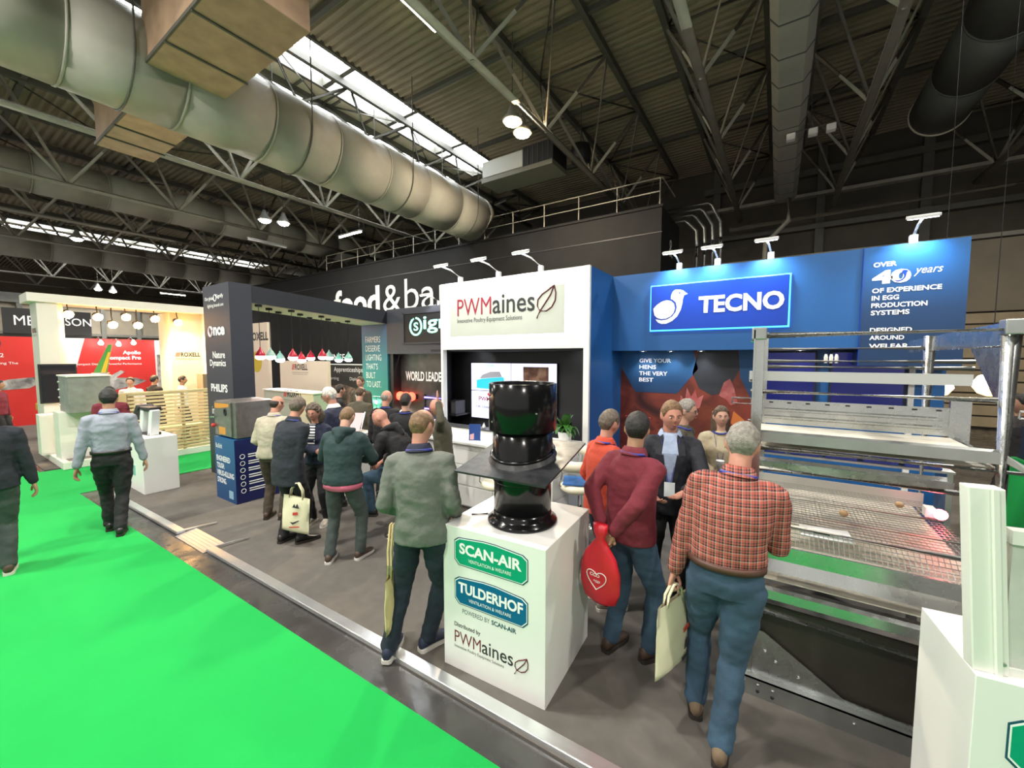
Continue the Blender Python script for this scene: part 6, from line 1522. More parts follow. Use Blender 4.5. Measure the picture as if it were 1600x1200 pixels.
        e = MB(); e.tube([Mh @ Vector((x_, y_, z_)) for x_, y_, z_ in ((-0.022, -0.084, -0.056), (-0.01, -0.0925, -0.054), (0, -0.0935, -0.0555), (0.01, -0.0925, -0.054), (0.022, -0.084, -0.056))], [0.002, 0.0045, 0.005, 0.0045, 0.002], 6); e.build('lips', M_lip, t, smooth=True)
    if glasses or shades:
        gm = glasses or shades
        dz = 0.0 if glasses else 0.085; dy = 0.0 if glasses else 0.025
        b = MB()
        for sd in (-1, 1):
            b.tube([Mh @ Vector((sd * 0.031 + 0.021 * math.cos(u), -0.098 + dy + 0.006 * abs(math.cos(u)), 0.004 + dz + 0.017 * math.sin(u))) for u in [2 * PI * k / 14 for k in range(15)]], 0.0022, 6)
            b.tube([Mh @ Vector((sd * 0.052, -0.092 + dy, 0.008 + dz)), Mh @ Vector((sd * 0.082, -0.03 + dy, 0.006 + dz)), Mh @ Vector((sd * 0.082, 0.02 + dy, 0.0 + dz))], 0.0022, 6)
        b.tube([Mh @ Vector((-0.011, -0.1 + dy, 0.008 + dz)), Mh @ Vector((0.011, -0.1 + dy, 0.008 + dz))], 0.0022, 6)
        go = b.build('glasses', gm, t, smooth=True)
        if shades:
            for sd in (-1, 1):
                b = MB(); b.prism([Mh @ Vector((sd * 0.031 + 0.02 * math.cos(u), -0.097 + dy, 0.004 + dz + 0.016 * math.sin(u))) for u in [2 * PI * k / 14 for k in range(14)]], (0, 0.002, 0)); b.build('lens', M_gloss_black, go)
    # ---- top garment
    k_ = bulk
    TR = [(0.885 - coat, .178, .122, .0), (0.95, .176, .122, .0), (1.04, .166, .117, -.004), (1.14, .168, .120, -.006), (1.26, .178, .124, -.002), (1.34, .178, .116, .004), (1.39, .150, .100, .010), (1.435, .105, .084, .014), (1.475, .070, .070, .012), (1.495, .062, .062, .010)]
    if female: TR = [(0.885 - coat, .172, .122, 0), (0.95, .168, .118, 0), (1.05, .142, .105, 0), (1.14, .146, .112, -.008), (1.25, .160, .128, -.018), (1.33, .158, .106, -.004), (1.385, .130, .088, .010), (1.43, .090, .074, .014), (1.48, .060, .060, .010)]
    if belt: TR = [(0.985, .158, .108, 0), (1.02, .166, .114, -.002)] + TR[2:]
    mb = MB(); rs = []
    for z, rx, ry, yo in TR:
        bl = belly * math.exp(-((z - 1.06) / 0.16) ** 2)
        f = k_ if z < 1.4 else 1 + (k_ - 1) * 0.4
        if not belt and z < 1.0: f *= 1.04
        rs.append([spine(z) @ Vector((rx * f * math.cos(u), (ry * f + (bl if math.sin(u) < 0 else bl * 0.15)) * math.sin(u) + yo, z)) for u in [2 * PI * k / 22 for k in range(22)]])
    mb.rings(rs)
    for nm in 'lr':
        sh, e, w = J['sh' + nm], J['el' + nm], J['wr' + nm]
        inn = sh + (spine(1.4) @ Vector((0, 0.005, 1.40)) - sh) * 0.45; ka = 1 + (k_ - 1) * 0.6
        if sleeves == 'long': limb(mb, [inn, sh, sh.lerp(e, 0.5), e, e.lerp(w, 0.5), w], [0.066 * ka, 0.070 * ka, 0.062 * ka, 0.054 * ka, 0.049 * ka, 0.040 * ka], 14)
        elif sleeves == 'rolled': limb(mb, [inn, sh, sh.lerp(e, 0.5), e, e.lerp(w, 0.22)], [0.066 * ka, 0.070 * ka, 0.062 * ka, 0.054 * ka, 0.053 * ka], 14)
        else: limb(mb, [inn, sh, sh.lerp(e, 0.7)], [0.066 * ka, 0.070 * ka, 0.066 * ka], 14)
    tm = remesh(mb, voxel, 'top', 5, wr, 9.0, seed)
    top = mesh_obj(tm, 'jacket' if coat or lapel else 'shirt', top_m, t)
    if collar:
        b = MB(); rs = []
        for z, r_, dy in ((1.455, .082, .012), (1.485, .072, .008), (1.515, .066, .004), (1.50, .078, .006), (1.462, .094, .012)):
            rs.append([sp(r_ * 1.02 * math.cos(u), r_ * math.sin(u) + dy - (0.02 if math.sin(u) < -0.6 else 0) * (1.52 - z) * 10, z - (0.02 if math.sin(u) < -0.7 else 0)) for u in [2 * PI * k / 24 for k in range(24)]])
        b.rings(rs, cap=False); mesh_obj(b.mesh('collar', True, fix=True), 'collar', collar, t)
    if hood:
        mb = MB(); rs = []
        for q in range(11):
            a = PI * (-0.12 + 1.24 * q / 10)
            c = sp(0.098 * math.cos(a), 0.012 + 0.088 * math.sin(a), 1.475 - 0.012 * math.sin(a))
            rs.append(None); r_ = 0.030 + 0.026 * max(0, math.sin(a))
            rs[-1] = (c, r_)
        mb.tube([c for c, _ in rs], [r for _, r in rs], 12)
        limb(mb, [sp(0, 0.10, 1.47), sp(0, 0.125, 1.40), sp(0, 0.12, 1.34)], [0.06, 0.06, 0.035], 12)
        mesh_obj(remesh(mb, 0.012, 'hood', 4, 0.004, 14, seed), 'hood', hood, t)
    if lapel or inner:
        # shirt front showing in the jacket opening
        b = MB(); b.add([sp(-0.045, -0.082, 1.475), sp(0.045, -0.082, 1.475), sp(0.062, -0.128 * k_ , 1.34), sp(0.045, -0.138 * k_, 1.16), sp(0.0, -0.140 * k_, 1.04), sp(-0.045, -0.138 * k_, 1.16), sp(-0.062, -0.128 * k_, 1.34), sp(0, -0.105, 1.42)],
              [(0, 7, 6), (0, 1, 7), (1, 2, 7), (7, 2, 6), (2, 3, 5, 6), (3, 4, 5)]); o = b.build('shirt_front', inner, t); o.modifiers.new('s', 'SOLIDIFY').thickness = 0.006
        if lapel:
            for sd in (-1, 1):
                b = MB(); b.add([sp(sd * 0.055, -0.075, 1.485), sp(sd * 0.10, -0.078, 1.45), sp(sd * 0.115, -0.118 * k_, 1.33), sp(sd * 0.06, -0.142 * k_, 1.15), sp(sd * 0.012, -0.148 * k_, 1.04), sp(sd * 0.05, -0.134 * k_, 1.32)], [(0, 1, 5), (1, 2, 5), (2, 3, 5), (3, 4, 5)]); o = b.build('lapel', lapel, t); o.modifiers.new('s', 'SOLIDIFY').thickness = 0.008
    # ---- trousers (cut closer where a loose top hangs over them)
    mb = MB(); tf = 1.0 if belt else 0.91
    rs = []
    for z, rx, ry in ((0.84, .168, .116), (0.90, .170, .118), (0.96, .166, .113), (1.02, .160, .108)):
        rs.append([Vector((rx * tf * min(k_, 1.08) * math.cos(u), (ry * tf * min(k_, 1.1) + (belly * 0.3 if math.sin(u) < 0 else 0.004)) * math.sin(u), z)) + pel for u in [2 * PI * k / 22 for k in range(22)]])
    mb.rings(rs)
    for nm in 'lr':
        hp, kn, an = J['hp' + nm], J['kn' + nm], J['an' + nm]
        limb(mb, [hp, hp.lerp(kn, 0.5), kn, kn.lerp(an, 0.4), an + Vector((0, 0, -0.01))], [0.098 * tf * min(k_, 1.1), 0.086 * min(k_, 1.1), 0.068, 0.066, 0.060], 16)
    mesh_obj(remesh(mb, voxel, 'trousers', 4, wr * 1.15, 10.0, seed + 5), 'trousers', leg_m, t)
    if belt:
        b = MB(); rs = []
        for z, e in ((0.985, 0.004), (0.985, 0.012), (1.02, 0.012), (1.02, 0.004)):
            rs.append([Vector(((.166 * min(k_, 1.08) + e) * math.cos(u), (.115 * min(k_, 1.1) + e + (belly * 0.3 if math.sin(u) < 0 else .004)) * math.sin(u), z)) + pel for u in [2 * PI * k / 28 for k in range(28)]])
        b.rings(rs + [rs[0]], cap=False); mesh_obj(b.mesh('belt', True), 'belt', belt, t)
    if hem:
        b = MB(); rs = []
        for z, e in ((0.838 - coat, -0.008), (0.838 - coat, -0.002), (0.91 - coat, -0.004), (0.91 - coat, -0.012)):
            rs.append([Vector(((.180 * k_ + e) * math.cos(u), (.124 * k_ + e) * math.sin(u), z + 0.010 * math.sin(2 * u + 1))) + pel for u in [2 * PI * k / 28 for k in range(28)]])
        b.rings(rs + [rs[0]], cap=False); mesh_obj(b.mesh('shirt_hem', True), 'shirt_hem', hem, t)
    # ---- shoes
    for nm in 'lr':
        an, fd = J['an' + nm], J['fd' + nm]
        sdv = Vector((-fd.y, fd.x, 0)); base = Vector((an.x, an.y, an.z - 0.085))
        def sect(y, w, zt, zb):
            return [base + fd * y + sdv * (w * math.cos(u)) + Vector((0, 0, zb + (zt - zb) * (0.5 + 0.5 * math.sin(u)) if math.sin(u) > 0 else zb + (zt - zb) * (0.5 + 0.5 * math.sin(u)))) for u in [2 * PI * k / 14 for k in range(14)]]
        b = MB(); b.rings([sect(-0.072, 0.020, 0.075, 0.022), sect(-0.06, 0.034, 0.10, 0.018), sect(-0.02, 0.040, 0.115, 0.018), sect(0.04, 0.043, 0.095, 0.018), sect(0.10, 0.048, 0.070, 0.018), sect(0.15, 0.046, 0.058, 0.018), sect(0.19, 0.034, 0.048, 0.02), sect(0.205, 0.015, 0.036, 0.024)])
        so = b.build('shoe', shoe_m or M_fk, t, smooth=True)
        b = MB(); ol = [(-0.076, 0.022), (-0.062, 0.036), (-0.02, 0.040), (0.05, 0.042), (0.11, 0.050), (0.16, 0.047), (0.195, 0.034), (0.212, 0.012)]
        poly = [base + fd * y + sdv * w for y, w in ol] + [base + fd * y - sdv * w for y, w in reversed(ol)]
        b.prism([p + Vector((0, 0, 0.001)) for p in poly], (0, 0, 0.027)); b.build('sole', sole_m or M_sole_k, so)
    # ---- lanyard round the neck
    if lanyard:
        b = MB(); rs = []
        for z, r_, in ((1.462, .088), (1.462, .092), (1.478, .085), (1.478, .081)):
            rs.append([sp(r_ * 1.05 * math.cos(u), r_ * math.sin(u) + 0.012, z - 0.03 * max(0, -math.sin(u))) for u in [2 * PI * k / 24 for k in range(24)]])
        b.rings(rs + [rs[0]], cap=False); lo = mesh_obj(b.mesh('lanyard', True), 'lanyard', M_lany, t)
        if badge:
            b = MB()
            for sd in (-1, 1): b.bar(sp(sd * 0.07, -0.085, 1.45), sp(sd * 0.01, -0.152 * k_ - belly, 1.10), 0.016, 0.004)
            b.build('lanyard_strap', M_lany, lo)
            b = MB(); c = sp(0, -0.160 * k_ - belly, 1.05); b.box(c.x - 0.04, c.x + 0.04, c.y - 0.004, c.y + 0.004, c.z - 0.06, c.z + 0.055); b.build('badge_card', M_badge, lo)
    return t, J, Mh

def wpt(t, p): return PM(t) @ Vector(p)
def tote(label, top_c, face_dir, w, h, m, prints=(), tilt=0.0, handle=0.16, grip=None):
    """cloth bag hanging below a grip point: top_c = centre of the bag's top edge (world), face_dir = yaw of its broad side"""
    t = thing('tote_bag', label, 'bag', (top_c[0], top_c[1], top_c[2] - h), face_dir)
    b = MB(); nx, nz = 12, 12; rows = []
    for side in (-1, 1):
        for j in range(nz + 1):
            for i in range(nx + 1):
                u = i / nx * 2 - 1; v = j / nz
                d = 0.032 * (1 - u ** 4) * (0.25 + 1.4 * (1 - v) ** 0.7 * v ** 0.25 + 0.1) + 0.004 * noise.noise(Vector((u * 3, v * 4, side + top_c[0])))
                b.v.append((u * w / 2 * (1 - 0.05 * v) + tilt * v * 0.0 + 0.006 * noise.noise(Vector((u * 2, v * 3, 5 + side))), side * d, v * h))
    def id_(s, j, i): return (0 if s < 0 else 1) * (nz + 1) * (nx + 1) + j * (nx + 1) + i
    for s in (-1, 1):
        for j in range(nz):
            for i in range(nx):
                q = (id_(s, j, i), id_(s, j, i + 1), id_(s, j + 1, i + 1), id_(s, j + 1, i)); b.f.append(q if s < 0 else q[::-1])
    for j in range(nz):
        for i in (0, nx): b.f.append((id_(-1, j, i), id_(-1, j + 1, i), id_(1, j + 1, i), id_(1, j, i)))
    for i in range(nx): b.f.append((id_(-1, 0, i), id_(1, 0, i), id_(1, 0, i + 1), id_(-1, 0, i + 1)))
    b.build('bag_body', m, t, smooth=True)
    for s in (-1, 1):
        b = MB(); gp = (0.0, 0.0, h + handle) if grip is None else grip
        b.tube([(-w * 0.24, s * 0.012, h - 0.02), (-w * 0.20, s * 0.012, h + handle * 0.5), (gp[0] - 0.015, gp[1] + s * 0.01, gp[2]), (gp[0] + 0.015, gp[1] + s * 0.01, gp[2]), (w * 0.20, s * 0.012, h + handle * 0.5), (w * 0.24, s * 0.012, h - 0.02)], [0.009, 0.009, 0.009, 0.009, 0.009, 0.009], 6); b.build('handle', m, t, smooth=True)
    for k, (pts, pm) in enumerate(prints):
        b = MB(); b.prism([(x * w, -0.046, z * h) for x, z in pts], (0, 0.003, 0)); b.build('print', pm, t)
    t.rotation_euler = (0, tilt, face_dir)
    return t
M_brown_shoe = mat('brown_leather_shoe', (0.06, 0.035, 0.022), 0.55, noise_amt=0.2, noise_scale=15)
M_tan_shoe = mat('tan_suede_shoe', (0.17, 0.12, 0.075), 0.8, noise_amt=0.2, noise_scale=15)
M_navy_shoe = mat('navy_trainer', (0.015, 0.022, 0.05), 0.7)
M_black_shoe = mat('black_leather_shoe', (0.012, 0.011, 0.01), 0.35)
M_trainer = mat('grey_trainer', (0.35, 0.32, 0.27), 0.7, noise_amt=0.4, noise_scale=30)
M_plaid = stripes_mat('red_check_cotton', [(0.0, (0.42, 0.095, 0.065)), (0.34, (0.50, 0.36, 0.30)), (0.44, (0.02, 0.015, 0.017)), (0.66, (0.42, 0.095, 0.065)), (0.82, (0.05, 0.04, 0.04))], 'Z', 26.0, 0.85,
                      cross=[(0.0, (0.42, 0.095, 0.065)), (0.34, (0.50, 0.36, 0.30)), (0.44, (0.02, 0.015, 0.017)), (0.66, (0.42, 0.095, 0.065)), (0.82, (0.05, 0.04, 0.04))])
M_striped = stripes_mat('navy_white_stripes', [(0.0, (0.7, 0.7, 0.68)), (0.5, (0.015, 0.018, 0.04))], 'Z', 26.0)
C_sweat = cloth('grey_green_sweatshirt', (0.135, 0.15, 0.128)); C_maroon = cloth('maroon_knit', (0.17, 0.018, 0.032)); C_red = cloth('orange_red_jacket', (0.50, 0.060, 0.028))
C_suit = cloth('navy_suit', (0.010, 0.012, 0.020), 0.7); C_suitpants = cloth('black_trousers', (0.010, 0.010, 0.013), 0.75); C_paleshirt = cloth('pale_blue_shirt', (0.27, 0.30, 0.36), 0.75)
C_blueshirt = cloth('light_blue_shirt', (0.34, 0.42, 0.58), 0.7); C_navycoat = cloth('navy_wool_coat', (0.016, 0.020, 0.030)); C_teal = cloth('dark_teal_hoodie', (0.019, 0.042, 0.045))
C_black = cloth('black_cotton', (0.010, 0.010, 0.012)); C_cream = cloth('cream_check_shirt', (0.42, 0.38, 0.29), 0.8, 0.2); C_brownp = cloth('brown_cord_trousers', (0.050, 0.037, 0.024)); C_navysw = cloth('navy_sweater', (0.016, 0.021, 0.050))
C_olive = cloth('olive_jacket', (0.075, 0.068, 0.045)); C_beige = cloth('beige_cardigan', (0.50, 0.43, 0.29)); C_pink = cloth('pink_shirt', (0.55, 0.12, 0.20)); C_navyc = cloth('navy_collar', (0.014, 0.018, 0.04)); C_white = cloth('white_shirt', (0.62, 0.62, 0.62))
M_belt_b = mat('brown_belt', (0.085, 0.035, 0.022), 0.5); M_belt_k = mat('black_belt', (0.012, 0.011, 0.01), 0.4); M_frame_k = mat('dark_spectacle_frame', (0.02, 0.02, 0.022), 0.3); M_frame_r = mat('red_spectacle_frame', (0.5, 0.03, 0.05), 0.35)

# --- man in the grey sweatshirt at the plinth
p1, J, _ = person('man in a grey sweatshirt and dark jeans standing left of the white plinth', (-2.09, 2.0, 0), R(207), 1.83, skin_m=S_pink, hair='balding', hair_m=H_ginger, top_m=C_sweat, leg_m=M_denim_d, shoe_m=M_navy_shoe, sole_m=M_sole_w,
    lean=7, head_yaw=-22, head_pitch=10, hand_l=(0.20, -0.17, 0.97), hand_r=(-0.20, -0.17, 0.97), elbow_l=(0.25, 0.9, 0), elbow_r=(-0.25, 0.9, 0), pose_l='grip', pose_r='grip', palm_l=(-1, 0, 0), palm_r=(1, 0, 0),
    feet=((0.24, 0.02, 2), (0.0, -0.10, -38)), side=3, bulk=1.08, coat=0.03, collar=C_navyc, wr=0.008, voxel=0.011, seed=2.1)
w = wpt(p1, (0.215, -0.08, 0.92))
tote('yellowed cotton tote bag hanging at the side of the man in the grey sweatshirt', (w.x - 0.02, w.y - 0.02, 0.60), R(120), 0.34, 0.40, M_canvas_y, handle=0.36)

# --- man in the red check shirt
p2, J, _ = person('man in a red checked shirt and blue jeans seen from behind', (-0.20, 2.50, 0), R(186), 1.84, skin_m=S_pink, hair='full', hair_m=H_grey, top_m=M_plaid, leg_m=M_denim, shoe_m=M_tan_shoe, sole_m=M_sole_k,
    lean=9, side=-5, head_yaw=-8, head_pitch=8, hand_l=(0.27, -0.02, 0.82), pose_l='grip', hand_r=(-0.15, -0.34, 1.08), elbow_r=(-0.35, 0.6, -0.7), feet=((0.13, -0.12, 6), (0.00, 0.14, -4)),
    pelvis=(0.0, -0.03, -0.005), bulk=1.12, belly=0.03, belt=M_belt_b, collar=M_plaid, wr=0.007, voxel=0.011, seed=5.0)
w = wpt(p2, J['wrl']) 
M_pblk = mat('black_print', (0.03, 0.03, 0.035), 0.7); M_pred = mat('red_print_ink', (0.5, 0.05, 0.03), 0.7)
tote('cream cotton tote bag hanging from the hand of the man in the checked shirt', (w.x + 0.0, w.y - 0.02, w.z - 0.17), R(72), 0.36, 0.44, M_canvas, handle=0.09,
     prints=(([(0.2, 0.25), (0.34, 0.3), (0.3, 0.42), (0.22, 0.36)], M_pblk), ([(0.16, 0.5), (0.34, 0.55), (0.34, 0.6), (0.16, 0.56)], M_pred), ([(0.12, 0.1), (0.34, 0.14), (0.34, 0.18), (0.12, 0.15)], M_pblk)))

# --- man in the maroon knit with his hands behind his back
p3, J, _ = person('man in a maroon sweater with hands behind his back', (-0.86, 2.86, 0), R(158), 1.80, skin_m=S_tan, hair='full', hair_m=H_black, top_m=C_maroon, leg_m=M_denim, shoe_m=M_brown_shoe, sole_m=M_sole_k,
    lean=5, head_yaw=34, head_pitch=4, hand_l=(0.045, 0.225, 1.0), hand_r=(-0.06, 0.235, 0.98), elbow_l=(0.7, 0.8, 0), elbow_r=(-0.7, 0.8, 0), pose_l='relax', pose_r='grip', palm_l=(0, 1, 0.2), palm_r=(0, -1, 0),
    feet=((0.10, 0.06, 6), (-0.13, -0.08, -14)), bulk=1.1, belly=0.03, coat=0.02, shades=M_frame_r, collar=C_maroon, wr=0.006, voxel=0.011, seed=8.0)
w = wpt(p3, (-0.02, 0.27, 1.0))
t = thing('red_drawstring_bag', 'red plastic bag with a white heart held behind the maroon sweater', 'bag', (w.x - 0.02, w.y - 0.03, w.z - 0.52), R(-10))
M_redbag = mat('red_bag_plastic', (0.56, 0.012, 0.025), 0.35, bump=0.3, bump_scale=25)
b = MB(); rs = []
for z, ww, dd in ((0.0, 0.05, 0.012), (0.03, 0.12, 0.03), (0.12, 0.155, 0.04), (0.24, 0.15, 0.042), (0.34, 0.12, 0.038), (0.42, 0.06, 0.032), (0.46, 0.03, 0.026), (0.50, 0.05, 0.036), (0.56, 0.055, 0.03)):
    rs.append([(ww * math.cos(u) * (1 + 0.06 * noise.noise(Vector((math.cos(u) * 2, math.sin(u) * 2, z * 9)))), dd * math.sin(u) * (1 + 0.3 * noise.noise(Vector((math.cos(u) * 3, z * 12, 2)))), z) for u in [2 * PI * k / 24 for k in range(24)]])
b.rings(rs); b.build('bag_body', M_redbag, t, smooth=True)
b = MB(); b.tube([(0.075 * math.sin(a) ** 3 + 0.0, -0.046, 0.19 + 0.0047 * (13 * math.cos(a) - 5 * math.cos(2 * a) - 2 * math.cos(3 * a))) for a in [2 * PI * k / 32 for k in range(33)]], 0.003, 5); b.build('heart_outline', M_text_w, t)
lt('CCO', 0.075, M_text_w, t, -0.05, -0.046, 0.205, 0.022, 0.02); lt('eggs', 0.05, M_text_w, t, -0.02, -0.046, 0.165, 0.018)

# --- man in the orange-red jacket
person('man in an orange red jacket beside the maroon sweater', (-1.26, 3.36, 0), R(140), 1.74, skin_m=S_pink, hair='short', hair_m=H_gb, top_m=C_red, leg_m=M_denim_d, shoe_m=M_trainer, sole_m=M_sole_w,
    lean=4, head_yaw=12, head_pitch=4, bulk=1.12, coat=0.05, collar=C_red, seed=11.0, hand_r=(-0.22, -0.16, 0.95), pose_r='grip', hand_l=(0.22, -0.16, 0.95), feet=((0.1, 0, 10), (-0.12, 0.02, -10)))
# --- man in the dark suit talking
person('man in a dark suit and light blue shirt gesturing with one hand', (-0.76, 3.66, 0), R(14), 1.83, skin_m=S_pink, hair='short', hair_m=H_ginger, top_m=C_suit, leg_m=C_suitpants, shoe_m=M_black_shoe, face=True, lean=3, head_yaw=16, head_pitch=4,
    hand_r=(-0.14, -0.30, 1.05), hand_l=(0.10, -0.36, 1.10), pose_l='open', pose_r='relax', palm_l=(-0.4, -0.2, 1), palm_r=(0.6, 0, 0.8), elbow_l=(1, 0.5, -0.6), elbow_r=(-1, 0.5, -0.6), bulk=1.08, coat=0.07, inner=C_blueshirt, lapel=C_suit, collar=C_blueshirt, badge=True, seed=14.0)
# --- people behind him
person('grey haired man in a khaki jacket behind the suited man', (-0.80, 4.50, 0), R(85), 1.76, skin_m=S_fair, hair='full', hair_m=H_grey, top_m=C_olive, leg_m=C_suitpants, glasses=M_frame_k, head_yaw=0, head_pitch=6, seed=17.0, voxel=0.016, coat=0.05, feet=((0.1, 0, 5), (-0.1, 0, -5)), face=True)
person('woman with long brown hair in a beige cardigan holding a paper', (-0.50, 4.95, 0), R(10), 1.66, skin_m=S_fair, hair='long', hair_m=H_brown, top_m=C_beige, leg_m=C_suitpants, female=True, face=True, head_yaw=8, head_pitch=0, hand_r=(-0.08, -0.28, 1.05), hand_l=(0.14, -0.30, 1.06), pose_l='grip', pose_r='grip', palm_l=(-1, 0, 0.3), palm_r=(1, 0, 0.3), elbow_l=(1, .4, -.6), elbow_r=(-1, .4, -.6), badge=True, seed=19.0, voxel=0.016)
t = thing('paper_cup', 'white paper cup in the hand of the woman in beige', 'cup', (-0.46, 4.64, 1.02))
b = MB(); b.lathe([(0.028, 0), (0.038, 0.1), (0.04, 0.102)], 16); b.build('cup', M_text_w, t, smooth=True); b = MB(); b.lathe([(0.041, 0.1), (0.041, 0.108), (0.03, 0.112)], 16); b.build('lid', M_fw, t)

# --- man walking away in the pale shirt
person('man in a pale blue shirt and black trousers walking down the green aisle', (-6.90, 1.40, -0.004), R(252), 1.81, skin_m=S_tan, hair='full', hair_m=H_black, top_m=C_paleshirt, leg_m=C_suitpants, shoe_m=M_black_shoe,
    lean=3, head_pitch=6, hand_l=(0.29, 0.04, 0.84), hand_r=(-0.29, -0.04, 0.84), elbow_l=(0.35, 1, 0), elbow_r=(-0.35, 1, 0), feet=((0.07, -0.13, 2), (-0.05, 0.14, -2)), bulk=1.03, belt=M_belt_k, collar=C_paleshirt, wr=0.008, seed=23.0)
person('man in a navy jacket and grey jeans cut off by the left edge', (-6.60, 0.44, -0.004), R(262), 1.80, skin_m=S_tan, hair='full', hair_m=H_black, top_m=C_navycoat, leg_m=M_denim_g, shoe_m=M_brown_shoe, sole_m=M_sole_w, lean=2, head_pitch=6, coat=0.04, bulk=1.06, lanyard=False, feet=((0.1, -0.1, 2), (-0.08, 0.1, -2)), seed=26.0)

# --- group on the left of the stand
person('man in a cream checked shirt and brown trousers by the steel cabinet', (-5.66, 2.72, 0), R(212), 1.68, skin_m=S_pink, hair='fringe', hair_m=H_dark, top_m=C_cream, leg_m=C_brownp, shoe_m=M_brown_shoe, lean=8, head_yaw=-25, head_pitch=6, bulk=1.2, belly=0.05, hand_l=(0.2, -0.25, 1.02), hand_r=(-0.2, -0.25, 1.02), pose_l='grip', pose_r='grip', collar=C_cream, seed=29.0)
p5, J, _ = person('grey haired man in a long navy coat holding a tote bag', (-4.76, 2.45, 0), R(188), 1.74, skin_m=S_pink, hair='full', hair_m=H_gb, top_m=C_navycoat, leg_m=C_suitpants, shoe_m=M_black_shoe, lean=11, head_yaw=24, head_pitch=8, bulk=1.2, coat=0.16, hand_r=(-0.16, 0.03, 0.83), pose_r='grip', hand_l=(0.30, -0.1, 0.86), collar=C_navycoat, feet=((0.10, 0.02, 8), (-0.12, -0.06, -22)), seed=31.0)
w = wpt(p5, J['wrr'])
tote('cream tote bag with dark print held by the man in the navy coat', (w.x + 0.0, w.y - 0.03, w.z - 0.24), R(22), 0.36, 0.42, M_canvas, handle=0.16, tilt=R(6),
     prints=(([(-0.05, 0.72), (0.02, 0.83), (0.07, 0.74), (0.12, 0.85), (0.2, 0.72)], M_pblk), ([(-0.02, 0.5), (0.16, 0.54), (0.16, 0.62), (-0.02, 0.58)], M_pred), ([(-0.1, 0.3), (0.0, 0.24), (0.2, 0.36), (0.22, 0.40), (0.0, 0.30)], M_pblk), ([(-0.12, 0.13), (0.24, 0.2), (0.24, 0.23), (-0.12, 0.16)], M_pred)))
person('woman with curly hair in a navy cardigan and striped top laughing', (-5.02, 2.98, 0), R(28), 1.60, skin_m=S_pink, hair='curly', hair_m=H_gb, top_m=C_navysw, leg_m=C_suitpants, shoe_m=M_trainer, sole_m=M_sole_w, female=True, face=True, head_yaw=6, head_pitch=8, lean=4, bulk=1.15, inner=M_striped, hand_l=(-0.10, -0.20, 1.12), hand_r=(0.10, -0.22, 1.10), elbow_l=(1, 0.2, -0.7), elbow_r=(-1, 0.2, -0.7), pose_l='grip', pose_r='relax', palm_l=(0, 1, 0), palm_r=(0, 1, 0), lanyard=False, seed=34.0)
person('white haired man with glasses in a navy sweater looking down', (-5.25, 3.40, 0), R(-58), 1.78, skin_m=S_pink, hair='full', hair_m=H_white, top_m=C_navysw, leg_m=C_suitpants, glasses=M_frame_k, face=True, head_pitch=12, head_yaw=0, lean=4, collar=C_white, bulk=1.1, lanyard=False, seed=37.0, hand_l=(0.15, -0.25, 1.05), hand_r=(-0.15, -0.25, 1.05))
person('man in a dark teal hoodie with a pink hem seen from behind', (-3.86, 2.56, 0), R(212), 1.68, skin_m=S_fair, hair='crop', hair_m=H_ginger, top_m=C_teal, leg_m=M_denim_g, shoe_m=M_brown_shoe, sole_m=M_sole_w, lean=9, head_pitch=20, hood=C_teal, hem=C_pink, bulk=1.22, hand_l=(0.10, -0.30, 1.08), hand_r=(-0.10, -0.30, 1.08), elbow_l=(1, 0.3, -0.5), elbow_r=(-1, 0.3, -0.5), pose_l='grip', pose_r='grip', lanyard=False, feet=((0.15, 0.06, 10), (-0.16, -0.04, -20)), seed=41.0)
person('bald man in a black hoodie with sunglasses on his head, seated on a stool', (-3.80, 3.32, 0), R(-72), 1.76, skin_m=S_pink, hair='none', top_m=C_black, leg_m=M_denim, shoe_m=M_black_shoe, sleeves='rolled', face=True, hood=C_black, shades=M_frame_k, lean=24, head_pitch=12, head_yaw=10, bulk=1.15, lanyard=False,
    pelvis=(0, 0.04, -0.11), hand_l=(0.08, -0.40, 0.98), hand_r=(-0.10, -0.40, 0.96), elbow_l=(1, 0.2, -0.6), elbow_r=(-1, 0.2, -0.6), pose_l='grip', pose_r='grip', feet=((0.14, -0.34, 10, 0.26), (-0.14, -0.32, -10, 0.26)), seed=43.0)
# --- visitors deeper in the stand
person('man in a black vest holding pink leaflets at the message column', (-5.12, 4.14, 0), R(205), 1.68, skin_m=S_pink, hair='fringe', hair_m=H_grey, top_m=C_black, leg_m=C_suitpants, head_yaw=-30, hand_r=(-0.16, -0.30, 1.2), pose_r='grip', bulk=1.12, voxel=0.016, lean=6, seed=47.0)
person('man in a black jacket facing the world leader wall', (-4.42, 3.95, 0), R(207), 1.68, skin_m=S_fair, hair='short', hair_m=H_dark, top_m=C_black, leg_m=C_suitpants, bulk=1.2, voxel=0.016, coat=0.04, seed=51.0)
person('bald man with red glasses raising one arm against the white pillar', (-3.66, 3.92, 0), R(-50), 1.66, skin_m=S_pink, hair='none', top_m=C_olive, leg_m=C_brownp, glasses=M_frame_r, face=True, head_pitch=8, hand_l=(0.30, -0.05, 1.72), elbow_l=(1, 0.2, -0.4), pose_l='open', palm_l=(0, 1, 0), bulk=1.1, voxel=0.015, lean=5, lanyard=False, seed=53.0)
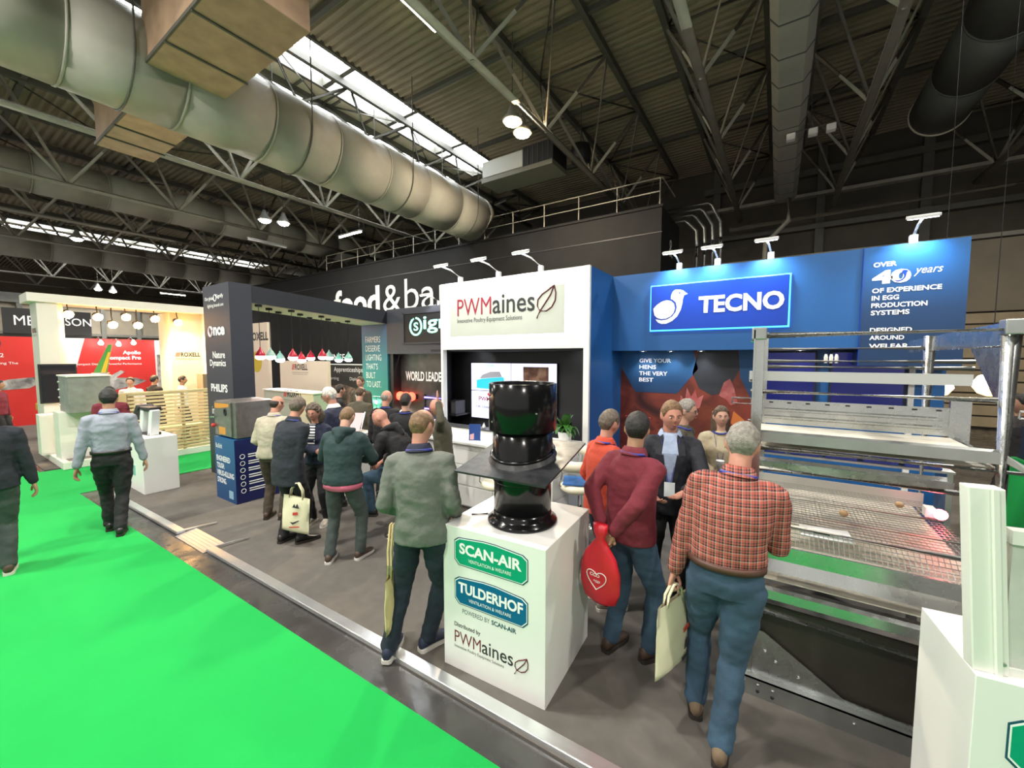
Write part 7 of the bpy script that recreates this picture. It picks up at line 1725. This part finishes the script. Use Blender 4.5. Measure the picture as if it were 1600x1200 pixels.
person('man in an olive coat seen from behind near the course banner', (-6.15, 4.45, 0), R(200), 1.68, skin_m=S_fair, hair='balding', hair_m=H_brown, top_m=C_olive, leg_m=C_suitpants, coat=0.14, bulk=1.15, voxel=0.017, lanyard=False, head_pitch=10, seed=57.0)
person('man in a dark jacket and white shirt facing the olive coat', (-7.75, 5.65, 0), R(20), 1.76, skin_m=S_fair, hair='short', hair_m=H_brown, top_m=C_olive, leg_m=C_suitpants, coat=0.06, inner=C_white, lapel=C_olive, face=True, voxel=0.017, seed=59.0)
person('dark haired visitor in black in front of the course banner', (-7.2, 4.75, 0), R(150), 1.66, skin_m=S_fair, hair='short', hair_m=H_dark, top_m=C_black, leg_m=C_suitpants, voxel=0.017, lanyard=False, head_yaw=20, seed=61.0)
# --- people on the stands at the left and far right
person('man in a maroon shirt facing the aisle behind the white pedestal', (-9.95, 2.05, -0.004), R(72), 1.68, skin_m=S_tan, hair='short', hair_m=H_black, top_m=C_maroon, leg_m=C_suitpants, face=True, beard=True, voxel=0.016, lanyard=False, seed=63.0)
person('man in a white shirt behind the slat screen, left of three', (-12.55, 2.95, 0.15), R(60), 1.58, skin_m=S_fair, hair='short', hair_m=H_dark, top_m=C_white, leg_m=C_suitpants, voxel=0.018, lanyard=False, seed=65.0)
person('visitor in dark clothes behind the slat screen, middle of three', (-12.85, 3.45, 0.15), R(200), 1.60, skin_m=S_tan, hair='short', hair_m=H_black, top_m=C_black, leg_m=C_suitpants, voxel=0.018, lanyard=False, seed=67.0)
person('visitor in a white shirt behind the slat screen, right of three', (-12.5, 3.9, 0.15), R(150), 1.58, skin_m=S_tan, hair='short', hair_m=H_dark, top_m=C_white, leg_m=C_suitpants, voxel=0.018, lanyard=False, seed=69.0)
person('person in a dark red jacket at the far left in front of the red wall', (-15.2, 1.25, 0), R(150), 1.66, skin_m=S_tan, hair='short', hair_m=H_black, top_m=C_maroon, leg_m=C_suitpants, voxel=0.018, lanyard=False, seed=71.0)
person('dark haired man at the right edge beyond the black partition', (2.55, 7.6, 0), R(-75), 1.74, skin_m=S_tan, hair='short', hair_m=H_black, top_m=C_black, leg_m=C_suitpants, face=True, voxel=0.017, lanyard=False, seed=73.0)

bpy.data.scenes.remove(WORK)
